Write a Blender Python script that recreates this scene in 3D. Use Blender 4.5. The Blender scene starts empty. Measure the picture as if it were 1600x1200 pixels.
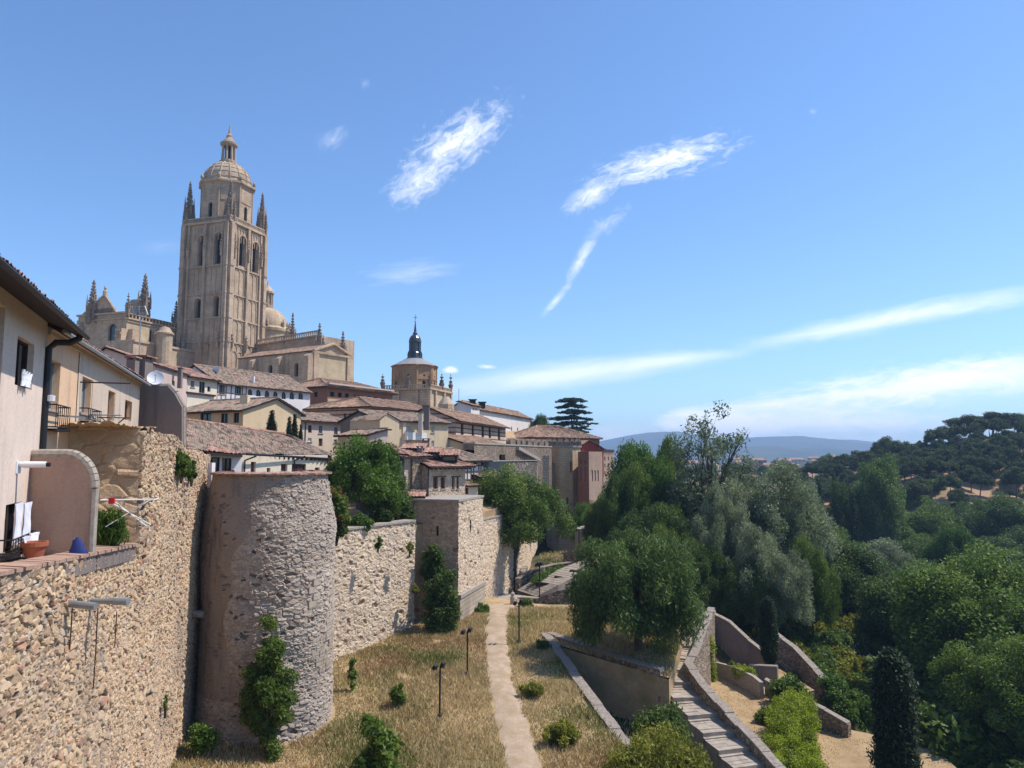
import bpy, math, random
import numpy as np
from mathutils import Vector
R = math.radians
random.seed(7); rng = np.random.default_rng(11)
# ---------------------------------------------------------------- camera
F = 1142.0; PIT = R(5.6); cp, sp = math.cos(PIT), math.sin(PIT)
scene = bpy.context.scene
COL = scene.collection
cam = bpy.data.objects.new("camera", bpy.data.cameras.new("camera")); COL.objects.link(cam)
cam.data.sensor_width = 36; cam.data.lens = F/1600*36; cam.data.clip_start = .1; cam.data.clip_end = 60000
cam.location = (0, 0, 0); cam.rotation_euler = (R(90)+PIT, 0, 0); scene.camera = cam

def ray(px, py):
    u = 600-py
    return Vector((px-800, F*cp-u*sp, F*sp+u*cp))
def P(px, py, Y):
    d = ray(px, py); t = Y/d.y; return Vector((d.x*t, Y, d.z*t))
def Pz(px, py, z):
    d = ray(px, py); t = z/d.z; return Vector((d.x*t, d.y*t, z))
def G(px, Y, py=712):
    p = P(px, py, Y); return Vector((p.x, Y))

# ---------------------------------------------------------------- sun, sky, exposure
SUN_EL = R(57); SUN_AZ = R(9)           # azimuth from +X towards +Y
sd = Vector((math.cos(SUN_EL)*math.cos(SUN_AZ), math.cos(SUN_EL)*math.sin(SUN_AZ), math.sin(SUN_EL)))
sl = bpy.data.lights.new("sun", 'SUN'); sl.energy = 4.4; sl.angle = R(.55); sl.color = (1, .945, .87)
so = bpy.data.objects.new("sun", sl); COL.objects.link(so); so.rotation_euler = (-sd).to_track_quat('-Z', 'Y').to_euler()
so.location = (60, 20, 120)
scene.view_settings.view_transform = 'Standard'; scene.view_settings.look = 'None'
scene.view_settings.exposure = 0.38; scene.view_settings.gamma = 1
scene.render.resolution_x = 1024; scene.render.resolution_y = 768

world = bpy.data.worlds.new("World"); scene.world = world; world.use_nodes = True
wt = world.node_tree; wn = wt.nodes; wl = wt.links; wn.clear()
def nd(nt, typ, ins=None, **kw):
    n = nt.nodes.new(typ)
    for k, v in kw.items(): setattr(n, k, v)
    for k, v in (ins or {}).items():
        if isinstance(v, bpy.types.NodeSocket): nt.links.new(v, n.inputs[k])
        else: n.inputs[k].default_value = v
    return n
def mth(nt, op, a, b=None, c=None, clamp=False):
    n = nt.nodes.new('ShaderNodeMath'); n.operation = op; n.use_clamp = clamp
    for i, v in enumerate((a, b, c)):
        if v is None: continue
        if isinstance(v, bpy.types.NodeSocket): nt.links.new(v, n.inputs[i])
        else: n.inputs[i].default_value = v
    return n.outputs[0]
def ramp(nt, fac, stops, interp='LINEAR'):
    n = nt.nodes.new('ShaderNodeValToRGB'); nt.links.new(fac, n.inputs[0])
    cr = n.color_ramp; cr.interpolation = interp
    while len(cr.elements) > 1: cr.elements.remove(cr.elements[0])
    for i, (p, c) in enumerate(stops):
        e = cr.elements[0] if i == 0 else cr.elements.new(p)
        e.position = p; e.color = (*c[:3], 1)
    return n.outputs[0]
def mixc(nt, fac, a, b, mode='MIX'):
    n = nt.nodes.new('ShaderNodeMix'); n.data_type = 'RGBA'; n.blend_type = mode
    for sock, v in ((n.inputs[0], fac), (n.inputs[6], a), (n.inputs[7], b)):
        if isinstance(v, bpy.types.NodeSocket): nt.links.new(v, sock)
        elif isinstance(v, tuple): sock.default_value = (*v[:3], 1)
        else: sock.default_value = v
    return n.outputs[2]

sky = nd(wt, 'ShaderNodeTexSky', sky_type='NISHITA', sun_disc=False)
sky.sun_elevation = SUN_EL; sky.sun_rotation = R(90)-SUN_AZ; sky.altitude = 1000; sky.air_density = 1.15; sky.dust_density = .6; sky.ozone_density = 2.6
tc = nd(wt, 'ShaderNodeTexCoord')
sep = nd(wt, 'ShaderNodeSeparateXYZ', {0: tc.outputs['Generated']})
dy = mth(wt, 'MAXIMUM', sep.outputs[1], .02)
ca = mth(wt, 'DIVIDE', sep.outputs[0], dy); cb = mth(wt, 'DIVIDE', sep.outputs[2], dy)
front = mth(wt, 'GREATER_THAN', sep.outputs[1], .03)
def cloud(px, py, hl, hw, ang, soft, dens, nsc=6, stretch=3.0, namp=.9, det=7, seed=0):
    """a cloud at a direction of the sky: ellipse in world direction coordinates broken up by noise"""
    d = ray(px, py); a0, b0 = d.x/d.y, d.z/d.y
    hl /= F; hw /= F; c, s = math.cos(R(ang)), math.sin(R(ang))
    da = mth(wt, 'SUBTRACT', ca, a0); db = mth(wt, 'SUBTRACT', cb, b0)
    p = mth(wt, 'ADD', mth(wt, 'MULTIPLY', da, c), mth(wt, 'MULTIPLY', db, s))
    q = mth(wt, 'SUBTRACT', mth(wt, 'MULTIPLY', db, c), mth(wt, 'MULTIPLY', da, s))
    co = nd(wt, 'ShaderNodeCombineXYZ', {0: p, 1: mth(wt, 'MULTIPLY', q, stretch), 2: 3.7+seed*2.1})
    no = nd(wt, 'ShaderNodeTexNoise', {'Vector': co.outputs[0], 'Scale': nsc*2.2, 'Detail': det, 'Roughness': .66, 'Distortion': .9})
    pn = mth(wt, 'DIVIDE', p, hl); qn = mth(wt, 'DIVIDE', q, hw)
    r = mth(wt, 'SQRT', mth(wt, 'ADD', mth(wt, 'MULTIPLY', pn, pn), mth(wt, 'MULTIPLY', qn, qn)))
    m = mth(wt, 'ADD', mth(wt, 'SUBTRACT', 1.0, r), mth(wt, 'MULTIPLY', mth(wt, 'SUBTRACT', no.outputs[0], .5), namp*2.4))
    m = mth(wt, 'DIVIDE', m, soft, clamp=True)
    m = mth(wt, 'POWER', m, 1.35)
    return mth(wt, 'MULTIPLY', m, abs(dens))
CL = [
 (715,222,112,44,38,1.15,.85,18,1.7,1.0,8,1), (655,285,66,34,30,1.2,.75,20,1.7,1.0,8,2),
 (1040,250,128,34,15,1.05,.9,16,2.6,.9,8,3), (925,303,60,24,34,1.1,.85,18,2.2,.7,8,4),
 (945,352,55,16,40,1.3,.45,18,1.6,.9,8,5), (908,405,52,11,58,1.1,.65,20,1.5,.7,7,6), (868,470,42,8,48,1.1,.6,20,1.5,.7,7,7),
 (640,427,85,24,6,1.4,.4,9,5,.8,7,8), (518,218,34,20,35,1.4,.32,20,1.6,.9,7,9), (570,130,12,10,60,1.5,.25,22,1.5,.8,6,10),
 (880,586,280,27,7,.8,.66,5,4,.30,7,11), (1050,562,150,14,6,.9,.45,6,4,.35,7,12),
 (1420,492,310,23,10.5,.95,.68,5,4,.42,7,13), (1280,520,170,13,10,1.1,.42,6,4,.4,7,14),
 (1440,602,340,40,8,.8,1.0,7,3.6,.75,8,15), (1560,588,190,42,6,1.2,.85,7,3,.7,8,16), (1200,632,180,14,5,1.0,.8,8,4,.6,8,17),
 (1130,664,125,30,0,.5,1.0,9,2.4,.6,8,18), (965,680,75,22,0,1.0,.85,10,2.2,.6,8,19), (1330,660,290,36,-3,1.0,.9,8,3,.7,8,20), (1230,690,200,12,0,1.2,.6,9,3,.5,8,26),
 (705,578,14,7,0,.7,.8,14,1.6,.5,6,21), (762,573,17,5,-4,.7,.7,14,1.6,.5,6,22), (1450,600,80,14,4,.5,.9,9,2.6,.6,8,23),
 (1270,175,9,7,0,1.2,.2,20,1.5,.7,6,24), (250,385,60,14,5,1.8,.14,9,4,.8,7,25)]
tot = None
for c in CL:
    m = cloud(*c)
    tot = m if tot is None else mth(wt, 'SUBTRACT', mth(wt, 'ADD', tot, m), mth(wt, 'MULTIPLY', tot, m))
tot = mth(wt, 'MULTIPLY', tot, front)
skc = mixc(wt, 1.0, sky.outputs[0], (.82, 1.0, 1.20), 'MULTIPLY')
cl = mixc(wt, tot, skc, (8.6, 8.7, 9.2))
bg = nd(wt, 'ShaderNodeBackground', {'Color': cl, 'Strength': .128})
wo = nd(wt, 'ShaderNodeOutputWorld', {0: bg.outputs[0]})
world.cycles.sampling_method = 'MANUAL'; world.cycles.sample_map_resolution = 512

# ---------------------------------------------------------------- mesh helpers
WL = {}
def V(*a): return Vector(a)
def tag(o, label=None, cat=None, group=None, kind=None):
    if label: o['label'] = label
    if cat: o['category'] = cat
    if group: o['group'] = group
    if kind: o['kind'] = kind
    return o
def empty(name, loc, label, cat, group=None):
    o = bpy.data.objects.new(name, None); COL.objects.link(o); o.location = loc; o.empty_display_size = .5
    WL[o.name] = Vector(loc); tag(o, label, cat, group); return o
class MB:
    def __init__(s): s.v = []; s.f = []; s.m = []; s.uv = []; s.at = None
    def face(s, pts, mi=0, uv=None):
        n = len(s.v); s.v.extend([tuple(p) for p in pts]); s.f.append(list(range(n, n+len(pts)))); s.m.append(mi); s.uv.append(uv)
    def obox(s, o, a, b, c, mi=0):
        o = Vector(o); a = Vector(a); b = Vector(b); c = Vector(c)
        if a.cross(b).dot(c) < 0: a, b = b, a
        p = [o, o+a, o+a+b, o+b, o+c, o+a+c, o+a+b+c, o+b+c]
        n = len(s.v); s.v.extend([tuple(q) for q in p])
        for f in ((3,2,1,0),(4,5,6,7),(0,1,5,4),(1,2,6,5),(2,3,7,6),(3,0,4,7)):
            s.f.append([n+i for i in f]); s.m.append(mi); s.uv.append(None)
    def box(s, x0, y0, z0, x1, y1, z1, mi=0): s.obox((x0,y0,z0),(x1-x0,0,0),(0,y1-y0,0),(0,0,z1-z0),mi)
    def tube(s, pts, rads, n=8, mi=0, cap=True):
        pts = [Vector(p) for p in pts]
        if not hasattr(rads, '__len__'): rads = [rads]*len(pts)
        base = len(s.v); last = None
        for i, p in enumerate(pts):
            t = (pts[min(i+1, len(pts)-1)]-pts[max(i-1, 0)]).normalized()
            if last is None:
                a = t.orthogonal().normalized()
            else:
                a = (last-t*last.dot(t))
                a = a.normalized() if a.length > 1e-5 else t.orthogonal().normalized()
            last = a; b = t.cross(a)
            for k in range(n):
                an = 2*math.pi*k/n; s.v.append(tuple(p+(a*math.cos(an)+b*math.sin(an))*rads[i]))
        for i in range(len(pts)-1):
            for k in range(n):
                q = base+i*n; k2 = (k+1) % n
                s.f.append([q+k, q+k2, q+n+k2, q+n+k]); s.m.append(mi); s.uv.append(None)
        if cap:
            s.f.append([base+k for k in range(n)][::-1]); s.m.append(mi); s.uv.append(None)
            e = base+(len(pts)-1)*n; s.f.append([e+k for k in range(n)]); s.m.append(mi); s.uv.append(None)
    def lathe(s, cx, cy, prof, n=16, mi=0, rot=0, cap=True):
        base = len(s.v)
        for r, z in prof:
            for k in range(n):
                an = rot+2*math.pi*k/n; s.v.append((cx+r*math.cos(an), cy+r*math.sin(an), z))
        for i in range(len(prof)-1):
            for k in range(n):
                q = base+i*n; k2 = (k+1) % n
                s.f.append([q+k, q+k2, q+n+k2, q+n+k]); s.m.append(mi); s.uv.append(None)
        if cap:
            e = base+(len(prof)-1)*n
            s.f.append([e+k for k in range(n)]); s.m.append(mi); s.uv.append(None)
            s.f.append([base+k for k in range(n)][::-1]); s.m.append(mi); s.uv.append(None)
    def grid(s, A, UV, mi=0, attrs=None):
        nv, nu = A.shape[:2]; base = len(s.v)
        s.v.extend(map(tuple, A.reshape(-1, 3).tolist()))
        idx = np.arange(nv*nu).reshape(nv, nu)+base
        q = np.stack([idx[:-1, :-1], idx[:-1, 1:], idx[1:, 1:], idx[1:, :-1]], -1).reshape(-1, 4)
        uvf = UV.reshape(-1, 2)
        uq = uvf[q-base]
        s.f.extend(q.tolist()); s.m.extend([mi]*len(q)); s.uv.extend(uq.tolist())
        if attrs is not None:
            if s.at is None: s.at = {}
            for k, a in attrs.items():
                s.at.setdefault(k, []).append((base, a.reshape(-1)))
    def build(s, name, mats, parent=None, smooth=False, origin=None):
        if not isinstance(mats, (list, tuple)): mats = [mats]
        mats = [M[m] if isinstance(m, str) else m for m in mats]
        if parent is not None: org = WL[parent.name]
        elif origin is not None: org = Vector(origin)
        else:
            a = np.array(s.v); org = Vector((float(a[:, 0].mean()), float(a[:, 1].mean()), float(a[:, 2].min())))
        arr = np.array(s.v, dtype=float)
        me = bpy.data.meshes.new(name)
        me.from_pydata((arr-np.array(org)).tolist(), [], s.f)
        for m in mats: me.materials.append(m)
        me.polygons.foreach_set('material_index', s.m)
        if smooth: me.polygons.foreach_set('use_smooth', [True]*len(s.f))
        uvl = me.uv_layers.new(name='UVMap')
        out = np.zeros((len(me.loops), 2)); li = 0
        for f, uv in zip(s.f, s.uv):
            k = len(f)
            if uv is not None: out[li:li+k] = uv
            else:
                p = arr[f]; n = np.cross(p[1]-p[0], p[2]-p[0])
                if k > 3 and np.dot(n, n) < 1e-12: n = np.cross(p[2]-p[0], p[3]-p[0])
                ln = math.sqrt(float(n@n)) or 1; n = n/ln
                if abs(n[2]) > .95: t = np.array([1., 0, 0])
                else:
                    t = np.array([-n[1], n[0], 0.]); t /= math.sqrt(float(t@t))
                    if t[0]+.3*t[1] < 0: t = -t
                b = np.cross(n, t)
                if b[2] < 0: b = -b
                out[li:li+k, 0] = p@t; out[li:li+k, 1] = p@b
            li += k
        uvl.data.foreach_set('uv', out.reshape(-1))
        if s.at:
            for k, lst in s.at.items():
                a = me.attributes.new(k, 'FLOAT', 'POINT'); buf = np.zeros(len(s.v))
                for b0, x in lst: buf[b0:b0+len(x)] = x
                a.data.foreach_set('value', buf)
        me.update()
        o = bpy.data.objects.new(name, me); COL.objects.link(o)
        if parent is not None: o.parent = parent; o.location = (0, 0, 0)
        else: o.location = org
        WL[o.name] = Vector(org)
        return o
def snoise(seed, k=6, f=(.1, 1.)):
    r = np.random.default_rng(seed); w = []; k = k*3
    for i in range(k):
        fr = f[0]*(f[1]/f[0])**(i/max(1, k-1)); th = i*2.4+r.uniform(-.4, .4)
        w.append((fr*math.cos(th)*6.28, fr*math.sin(th)*6.28, r.uniform(0, 6.28), (f[0]/fr)**.7))
    tot = sum(x[3] for x in w)
    return lambda x, y: 1.9*sum(a*np.sin(kx*x+ky*y+ph+1.1*np.sin(ky*.37*x-kx*.41*y)) for kx, ky, ph, a in w)/tot

# ---------------------------------------------------------------- materials
M = {}
def newmat(name):
    m = bpy.data.materials.new(name); m.use_nodes = True; nt = m.node_tree; nt.nodes.clear(); M[name] = m
    return m, nt
def finish(nt, col, rough=.9, bump=None, bstr=.4, bdist=.05, spec=.25, metal=0):
    b = nd(nt, 'ShaderNodeBsdfPrincipled', {'Roughness': rough, 'Metallic': metal, 'Specular IOR Level': spec})
    if isinstance(col, tuple): b.inputs['Base Color'].default_value = (*col, 1)
    else: nt.links.new(col, b.inputs['Base Color'])
    if bump is not None:
        bn = nd(nt, 'ShaderNodeBump', {'Strength': bstr, 'Distance': bdist, 'Height': bump}); nt.links.new(bn.outputs[0], b.inputs['Normal'])
    nd(nt, 'ShaderNodeOutputMaterial', {0: b.outputs[0]})
def noise(nt, scale, det=5, vec=None, rough=.6, dist=0):
    if vec is None: vec = nd(nt, 'ShaderNodeTexCoord').outputs['Object']
    return nd(nt, 'ShaderNodeTexNoise', {'Vector': vec, 'Scale': scale, 'Detail': det, 'Roughness': rough, 'Distortion': dist}).outputs[0]
def scl(nt, vec, s):
    return nd(nt, 'ShaderNodeMapping', {'Vector': vec, 'Scale': s}).outputs[0]
def mul(c, k): return tuple(min(1, x*k) for x in c)
def plaster(name, c, stain=.5, dark=(.16,.13,.11), rough=.92, bump=.25):
    m, nt = newmat(name); ob = nd(nt, 'ShaderNodeTexCoord').outputs['Object']
    n1 = noise(nt, .6, 6, ob); n2 = noise(nt, 1.0, 5, scl(nt, ob, (1.6, 1.6, .22)), .65); n3 = noise(nt, 9, 4, ob)
    col = mixc(nt, ramp(nt, n1, [(.35, (0,0,0)), (.7, (1,1,1))]), c, mul(c, .80))
    col = mixc(nt, ramp(nt, n3, [(.3, (0,0,0)), (.8, (1,1,1))]), col, mul(c, 1.12))
    f = mth(nt, 'MULTIPLY', ramp(nt, n2, [(.52, (0,0,0)), (.78, (1,1,1))]), stain)
    col = mixc(nt, f, col, dark)
    finish(nt, col, rough, noise(nt, 14, 6, ob), bump, .03)
def ashlar(name, c1, c2, mort, bw=.6, bh=.35, ms=.012, stain=.5):
    m, nt = newmat(name); uv = nd(nt, 'ShaderNodeTexCoord').outputs['UV']; ob = nd(nt, 'ShaderNodeTexCoord').outputs['Object']
    br = nd(nt, 'ShaderNodeTexBrick', {'Vector': uv, 'Color1': (*c1, 1), 'Color2': (*c2, 1), 'Mortar': (*mort, 1), 'Scale': 1.0, 'Mortar Size': ms, 'Brick Width': bw, 'Row Height': bh, 'Bias': 0})
    n1 = noise(nt, .25, 7, ob); n2 = noise(nt, 1, 6, scl(nt, ob, (.9, .9, .16)), .7)
    col = mixc(nt, ramp(nt, n1, [(.38, (0,0,0)), (.68, (1,1,1))]), br.outputs[0], mixc(nt, 1.0, br.outputs[0], (.72,.68,.66), 'MULTIPLY'))
    col = mixc(nt, mth(nt, 'MULTIPLY', ramp(nt, n2, [(.5, (0,0,0)), (.75, (1,1,1))]), stain), col, mul(mort, .55))
    h = mth(nt, 'ADD', mth(nt, 'MULTIPLY', br.outputs[1], -1.0), noise(nt, 7, 5, ob))
    finish(nt, col, .93, h, .35, .05)
def rubmat(name, stops, mort, vor=None, bstr=.6, grey=.5, greyc=(.16,.15,.15)):
    """rubble: stone colours by attribute (vor None) or by voronoi cells of that scale"""
    m, nt = newmat(name); ob = nd(nt, 'ShaderNodeTexCoord').outputs['Object']
    if vor is None:
        r = nd(nt, 'ShaderNodeAttribute', attribute_name='rnd').outputs['Fac']
        e = nd(nt, 'ShaderNodeAttribute', attribute_name='edge').outputs['Fac']; h = None
    else:
        vec = scl(nt, ob, (vor, vor, vor*1.35))
        w = nd(nt, 'ShaderNodeVectorMath', {0: vec, 1: nd(nt, 'ShaderNodeTexNoise', {'Vector': vec, 'Scale': 1.3, 'Detail': 2}).outputs[1]}, operation='ADD').outputs[0]
        v1 = nd(nt, 'ShaderNodeTexVoronoi', {'Vector': w, 'Scale': 1.0, 'Randomness': 1.0})
        v2 = nd(nt, 'ShaderNodeTexVoronoi', {'Vector': w, 'Scale': 1.0, 'Randomness': 1.0}, feature='DISTANCE_TO_EDGE')
        r = nd(nt, 'ShaderNodeSeparateXYZ', {0: v1.outputs[1]}).outputs[0]; e = mth(nt, 'MULTIPLY', v2.outputs[0], 1.6); h = e
    col = ramp(nt, r, stops)
    nf = noise(nt, 12, 6, ob, .7)
    col = mixc(nt, mth(nt, 'MULTIPLY', ramp(nt, nf, [(.35, (0,0,0)), (.7, (1,1,1))]), .35), col, mort)
    col = mixc(nt, ramp(nt, e, [(.03, (1,1,1)), (.13, (0,0,0))]), col, mort)
    n1 = noise(nt, .22, 7, ob); n2 = noise(nt, 1, 6, scl(nt, ob, (.8, .8, .12)), .7)
    col = mixc(nt, mth(nt, 'MULTIPLY', ramp(nt, n1, [(.48, (0,0,0)), (.72, (1,1,1))]), grey), col, greyc)
    col = mixc(nt, mth(nt, 'MULTIPLY', ramp(nt, n2, [(.56, (0,0,0)), (.76, (1,1,1))]), grey*.8), col, mul(greyc, .8))
    hh = nf if h is None else mth(nt, 'ADD', mth(nt, 'MULTIPLY', mth(nt, 'MINIMUM', h, .35), 2.4), mth(nt, 'MULTIPLY', nf, .5))
    finish(nt, col, .95, hh, bstr, .06)
def tile(name, stops, patch=.5, patchc=(.14,.13,.11)):
    m, nt = newmat(name); uv = nd(nt, 'ShaderNodeTexCoord').outputs['UV']; ob = nd(nt, 'ShaderNodeTexCoord').outputs['Object']
    s = nd(nt, 'ShaderNodeSeparateXYZ', {0: uv})
    fu = mth(nt, 'FLOOR', mth(nt, 'DIVIDE', s.outputs[0], .3)); fv = mth(nt, 'FLOOR', mth(nt, 'DIVIDE', s.outputs[1], .42))
    wn_ = nd(nt, 'ShaderNodeTexWhiteNoise', {'Vector': nd(nt, 'ShaderNodeCombineXYZ', {0: fu, 1: fv}).outputs[0]}, noise_dimensions='2D')
    wn2 = nd(nt, 'ShaderNodeTexWhiteNoise', {'W': fu}, noise_dimensions='1D')
    n1 = noise(nt, .5, 7, ob)
    mixf = mth(nt, 'ADD', mth(nt, 'MULTIPLY', wn_.outputs[0], .50), mth(nt, 'ADD', mth(nt, 'MULTIPLY', n1, .38), mth(nt, 'MULTIPLY', wn2.outputs[0], .16)))
    col = ramp(nt, mixf, stops)
    n2 = noise(nt, 5, 6, ob, .7)
    col = mixc(nt, mth(nt, 'MULTIPLY', ramp(nt, n2, [(.48, (0,0,0)), (.68, (1,1,1))]), patch), col, patchc)
    finish(nt, col, .95, n2, .3, .03)
def simple(name, c, rough=.6, metal=0, var=.25, spec=.3, nsc=3):
    m, nt = newmat(name); n1 = noise(nt, nsc, 5)
    col = mixc(nt, ramp(nt, n1, [(.3, (0,0,0)), (.75, (1,1,1))]), c, mul(c, 1-var))
    finish(nt, col, rough, noise(nt, 20, 4), .12, .01, spec, metal)
def leafmat(name, c1, c2, c3, trans=.3, obr=.35):
    m, nt = newmat(name)
    r = nd(nt, 'ShaderNodeAttribute', attribute_name='rnd').outputs['Fac']
    col = ramp(nt, r, [(0, c1), (.55, c2), (1, c3)])
    oi = nd(nt, 'ShaderNodeObjectInfo').outputs['Random']
    k = mth(nt, 'ADD', 1-obr/2, mth(nt, 'MULTIPLY', oi, obr))
    kc = nd(nt, 'ShaderNodeCombineColor', {0: k, 1: mth(nt, 'POWER', k, .8), 2: k}).outputs[0]
    col = mixc(nt, 1.0, col, kc, 'MULTIPLY')
    d = nd(nt, 'ShaderNodeBsdfPrincipled', {'Base Color': col, 'Roughness': .55, 'Specular IOR Level': .25})
    t = nd(nt, 'ShaderNodeBsdfTranslucent', {'Color': mixc(nt, .5, col, mixc(nt, 1.0, col, (1.1, 1.3, .5), 'MULTIPLY'))})
    mx = nd(nt, 'ShaderNodeMixShader', {0: trans, 1: d.outputs[0], 2: t.outputs[0]})
    nd(nt, 'ShaderNodeOutputMaterial', {0: mx.outputs[0]})

plaster('plaster_pinkwhite', (.66,.53,.44), .4, (.3,.25,.22)); plaster('plaster_peach', (.62,.42,.27), .45, (.22,.17,.14))
plaster('plaster_worn', (.52,.42,.33), .7, (.2,.17,.15)); plaster('plaster_terrace', (.42,.285,.22), .6, (.12,.09,.08), bump=1.6)
plaster('plaster_white', (.66,.62,.60), .25, (.3,.28,.28)); plaster('plaster_lit_white', (.66,.60,.55), .15, (.4,.36,.33)); plaster('plaster_cream', (.66,.56,.43), .3)
plaster('plaster_pink', (.54,.41,.35), .35); plaster('plaster_ochre', (.50,.34,.20), .3); plaster('plaster_gable', (.62,.46,.28), .15)
plaster('plaster_beige', (.60,.50,.40), .3); plaster('plaster_yellow', (.58,.45,.29), .3); plaster('plaster_grey', (.12,.11,.11), .4, (.06,.05,.05))
plaster('plaster_dark', (.20,.16,.14), .7, (.07,.06,.06), bump=.5); plaster('plaster_brick', (.25,.13,.085), .4); plaster('paint_red', (.33,.055,.035), .1)
plaster('slate_gable', (.055,.058,.062), .3, (.03,.03,.03)); plaster('earth_wall', (.46,.32,.20), .8, (.24,.19,.16), bump=1.2); plaster('tower_brown', (.31,.245,.195), 1.0, (.11,.09,.08), bump=1.8)
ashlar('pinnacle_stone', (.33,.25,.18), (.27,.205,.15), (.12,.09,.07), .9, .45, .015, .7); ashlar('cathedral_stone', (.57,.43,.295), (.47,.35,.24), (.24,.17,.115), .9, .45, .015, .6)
ashlar('cathedral_yellow', (.56,.45,.29), (.50,.40,.26), (.32,.25,.17), .9, .45, .015, .35)
ashlar('cathedral_orange', (.44,.28,.15), (.38,.23,.13), (.22,.16,.10), .9, .45, .015, .45)
ashlar('tower_ashlar', (.62,.46,.28), (.55,.40,.235), (.34,.24,.15), .8, .4, .02, .35)
ashlar('striped_masonry', (.58,.47,.37), (.50,.40,.32), (.20,.11,.07), 9.0, .62, .10, .25)
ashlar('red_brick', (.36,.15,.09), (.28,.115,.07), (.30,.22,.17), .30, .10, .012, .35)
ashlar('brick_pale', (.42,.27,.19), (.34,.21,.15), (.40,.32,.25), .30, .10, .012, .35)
ashlar('cut_stone', (.50,.42,.33), (.44,.36,.28), (.24,.19,.15), .55, .38, .02, .5)
RS = [(0,(.36,.235,.145)),(.2,(.51,.355,.215)),(.42,(.60,.45,.29)),(.62,(.47,.31,.185)),(.75,(.33,.275,.225)),(.84,(.63,.50,.35)),(.93,(.44,.21,.12)),(1,(.34,.30,.27))]
rubmat('rubble_near', RS, (.20,.13,.085), None, .6, .55, (.20,.165,.14))  # mortar darkened further, so shade in the gaps is partly painted
RS2 = [(0,(.46,.34,.23)),(.3,(.60,.47,.33)),(.6,(.66,.53,.39)),(.85,(.52,.38,.26)),(1,(.42,.36,.31))]
rubmat('rubble_pale', RS2, (.38,.27,.18), None, .5, .25, (.26,.21,.17))
RS3 = [(0,(.31,.25,.20)),(.3,(.41,.34,.28)),(.6,(.50,.42,.34)),(.85,(.38,.28,.20)),(1,(.27,.23,.21))]
rubmat('rubble_tower', RS3, (.27,.20,.155), None, .9, .35, (.19,.17,.17))
rubmat('rubble_bastion_shade', [(0,(.40,.26,.17)),(.3,(.50,.34,.23)),(.6,(.56,.40,.27)),(.85,(.45,.28,.18)),(1,(.36,.28,.22))], (.30,.19,.12), None, .5, .25, (.2,.14,.10)); rubmat('rubble_far', RS2, (.36,.27,.19), 3.2, .7, .25); rubmat('rubble_grey', [(0,(.18,.13,.095)),(.5,(.29,.215,.155)),(1,(.39,.295,.215))], (.11,.08,.06), 2.6, .9, .6, (.08,.07,.06))
rubmat('rubble_brown', [(0,(.25,.18,.13)),(.5,(.36,.275,.20)),(1,(.50,.39,.28))], (.11,.075,.05), 3.0, 1.0, .5, (.13,.11,.09))
rubmat('rubble_speckled', [(0,(.10,.085,.07)),(.45,(.25,.205,.165)),(1,(.46,.39,.31))], (.07,.055,.045), 3.4, .9, .45, (.07,.06,.06))
tile('tiles_old', [(.2,(.10,.075,.055)),(.42,(.20,.15,.11)),(.58,(.31,.235,.17)),(.72,(.34,.195,.145)),(.9,(.42,.29,.22))], .45)
tile('tiles_brown', [(.2,(.13,.08,.055)),(.45,(.24,.15,.10)),(.62,(.34,.21,.14)),(.8,(.41,.28,.20))], .3, (.12,.09,.07))
tile('tiles_red', [(.2,(.19,.095,.065)),(.45,(.29,.155,.11)),(.62,(.37,.21,.155)),(.8,(.44,.30,.235))], .35, (.17,.125,.1))
simple('wood_dark', (.035,.022,.018), .8); simple('wood_brown', (.13,.055,.03), .75); simple('iron_black', (.015,.015,.017), .5); simple('pipe_brown', (.05,.032,.028), .5)
simple('paint_white', (.75,.74,.72), .6, var=.1); simple('slate_dark', (.045,.05,.062), .32, var=.3, spec=.6); simple('lead_roof', (.30,.29,.28), .6); simple('galvanized', (.35,.37,.38), .45, .5)
simple('terracotta', (.36,.11,.055), .8); simple('clay_coping', (.42,.27,.20), .9, var=.4, nsc=4); simple('coping_old', (.33,.275,.225), .95, var=.55, nsc=6); simple('cloth_white', (.75,.75,.8), .9, var=.12); simple('cloth_blue', (.02,.035,.16), .8); simple('glass_dark', (.012,.014,.018), .12, var=.3, spec=.7)
simple('shutter_brown', (.075,.035,.032), .7); simple('shutter_grey', (.22,.24,.26), .7); simple('dish_white', (.62,.64,.68), .5, var=.1); simple('plastic_red', (.5,.03,.03), .5)
simple('stone_cap', (.42,.36,.30), .92, var=.5, nsc=7); simple('stone_step', (.42,.35,.28), .92, var=.5, nsc=2); simple('curtain', (.38,.36,.34), .9, var=.3)
simple('bark', (.10,.075,.055), .95, var=.5, nsc=8); simple('bark_pine', (.16,.10,.07), .95, var=.5, nsc=8); simple('twig_dry', (.20,.14,.09), .95, var=.4)
simple('opening_shade', (.01,.009,.009), .9)  # flat black panels stand in for the shade inside openings and slits
leafmat('leaf_mid', (.042,.074,.011), (.108,.165,.025), (.215,.275,.055), .38); leafmat('leaf_dark', (.028,.052,.010), (.070,.112,.021), (.14,.185,.042), .33)
leafmat('leaf_bright', (.040,.080,.011), (.095,.165,.022), (.18,.27,.045), .4); leafmat('leaf_silver', (.08,.10,.05), (.19,.22,.125), (.34,.37,.24), .35)
leafmat('leaf_willow', (.042,.074,.016), (.112,.168,.042), (.21,.27,.085), .38); leafmat('leaf_pine', (.024,.042,.010), (.058,.086,.021), (.11,.14,.038), .25)
leafmat('leaf_ivy', (.10,.14,.012), (.29,.34,.022), (.46,.49,.045), .45); leafmat('leaf_yellow', (.09,.10,.014), (.21,.21,.028), (.36,.34,.05), .4)
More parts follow.
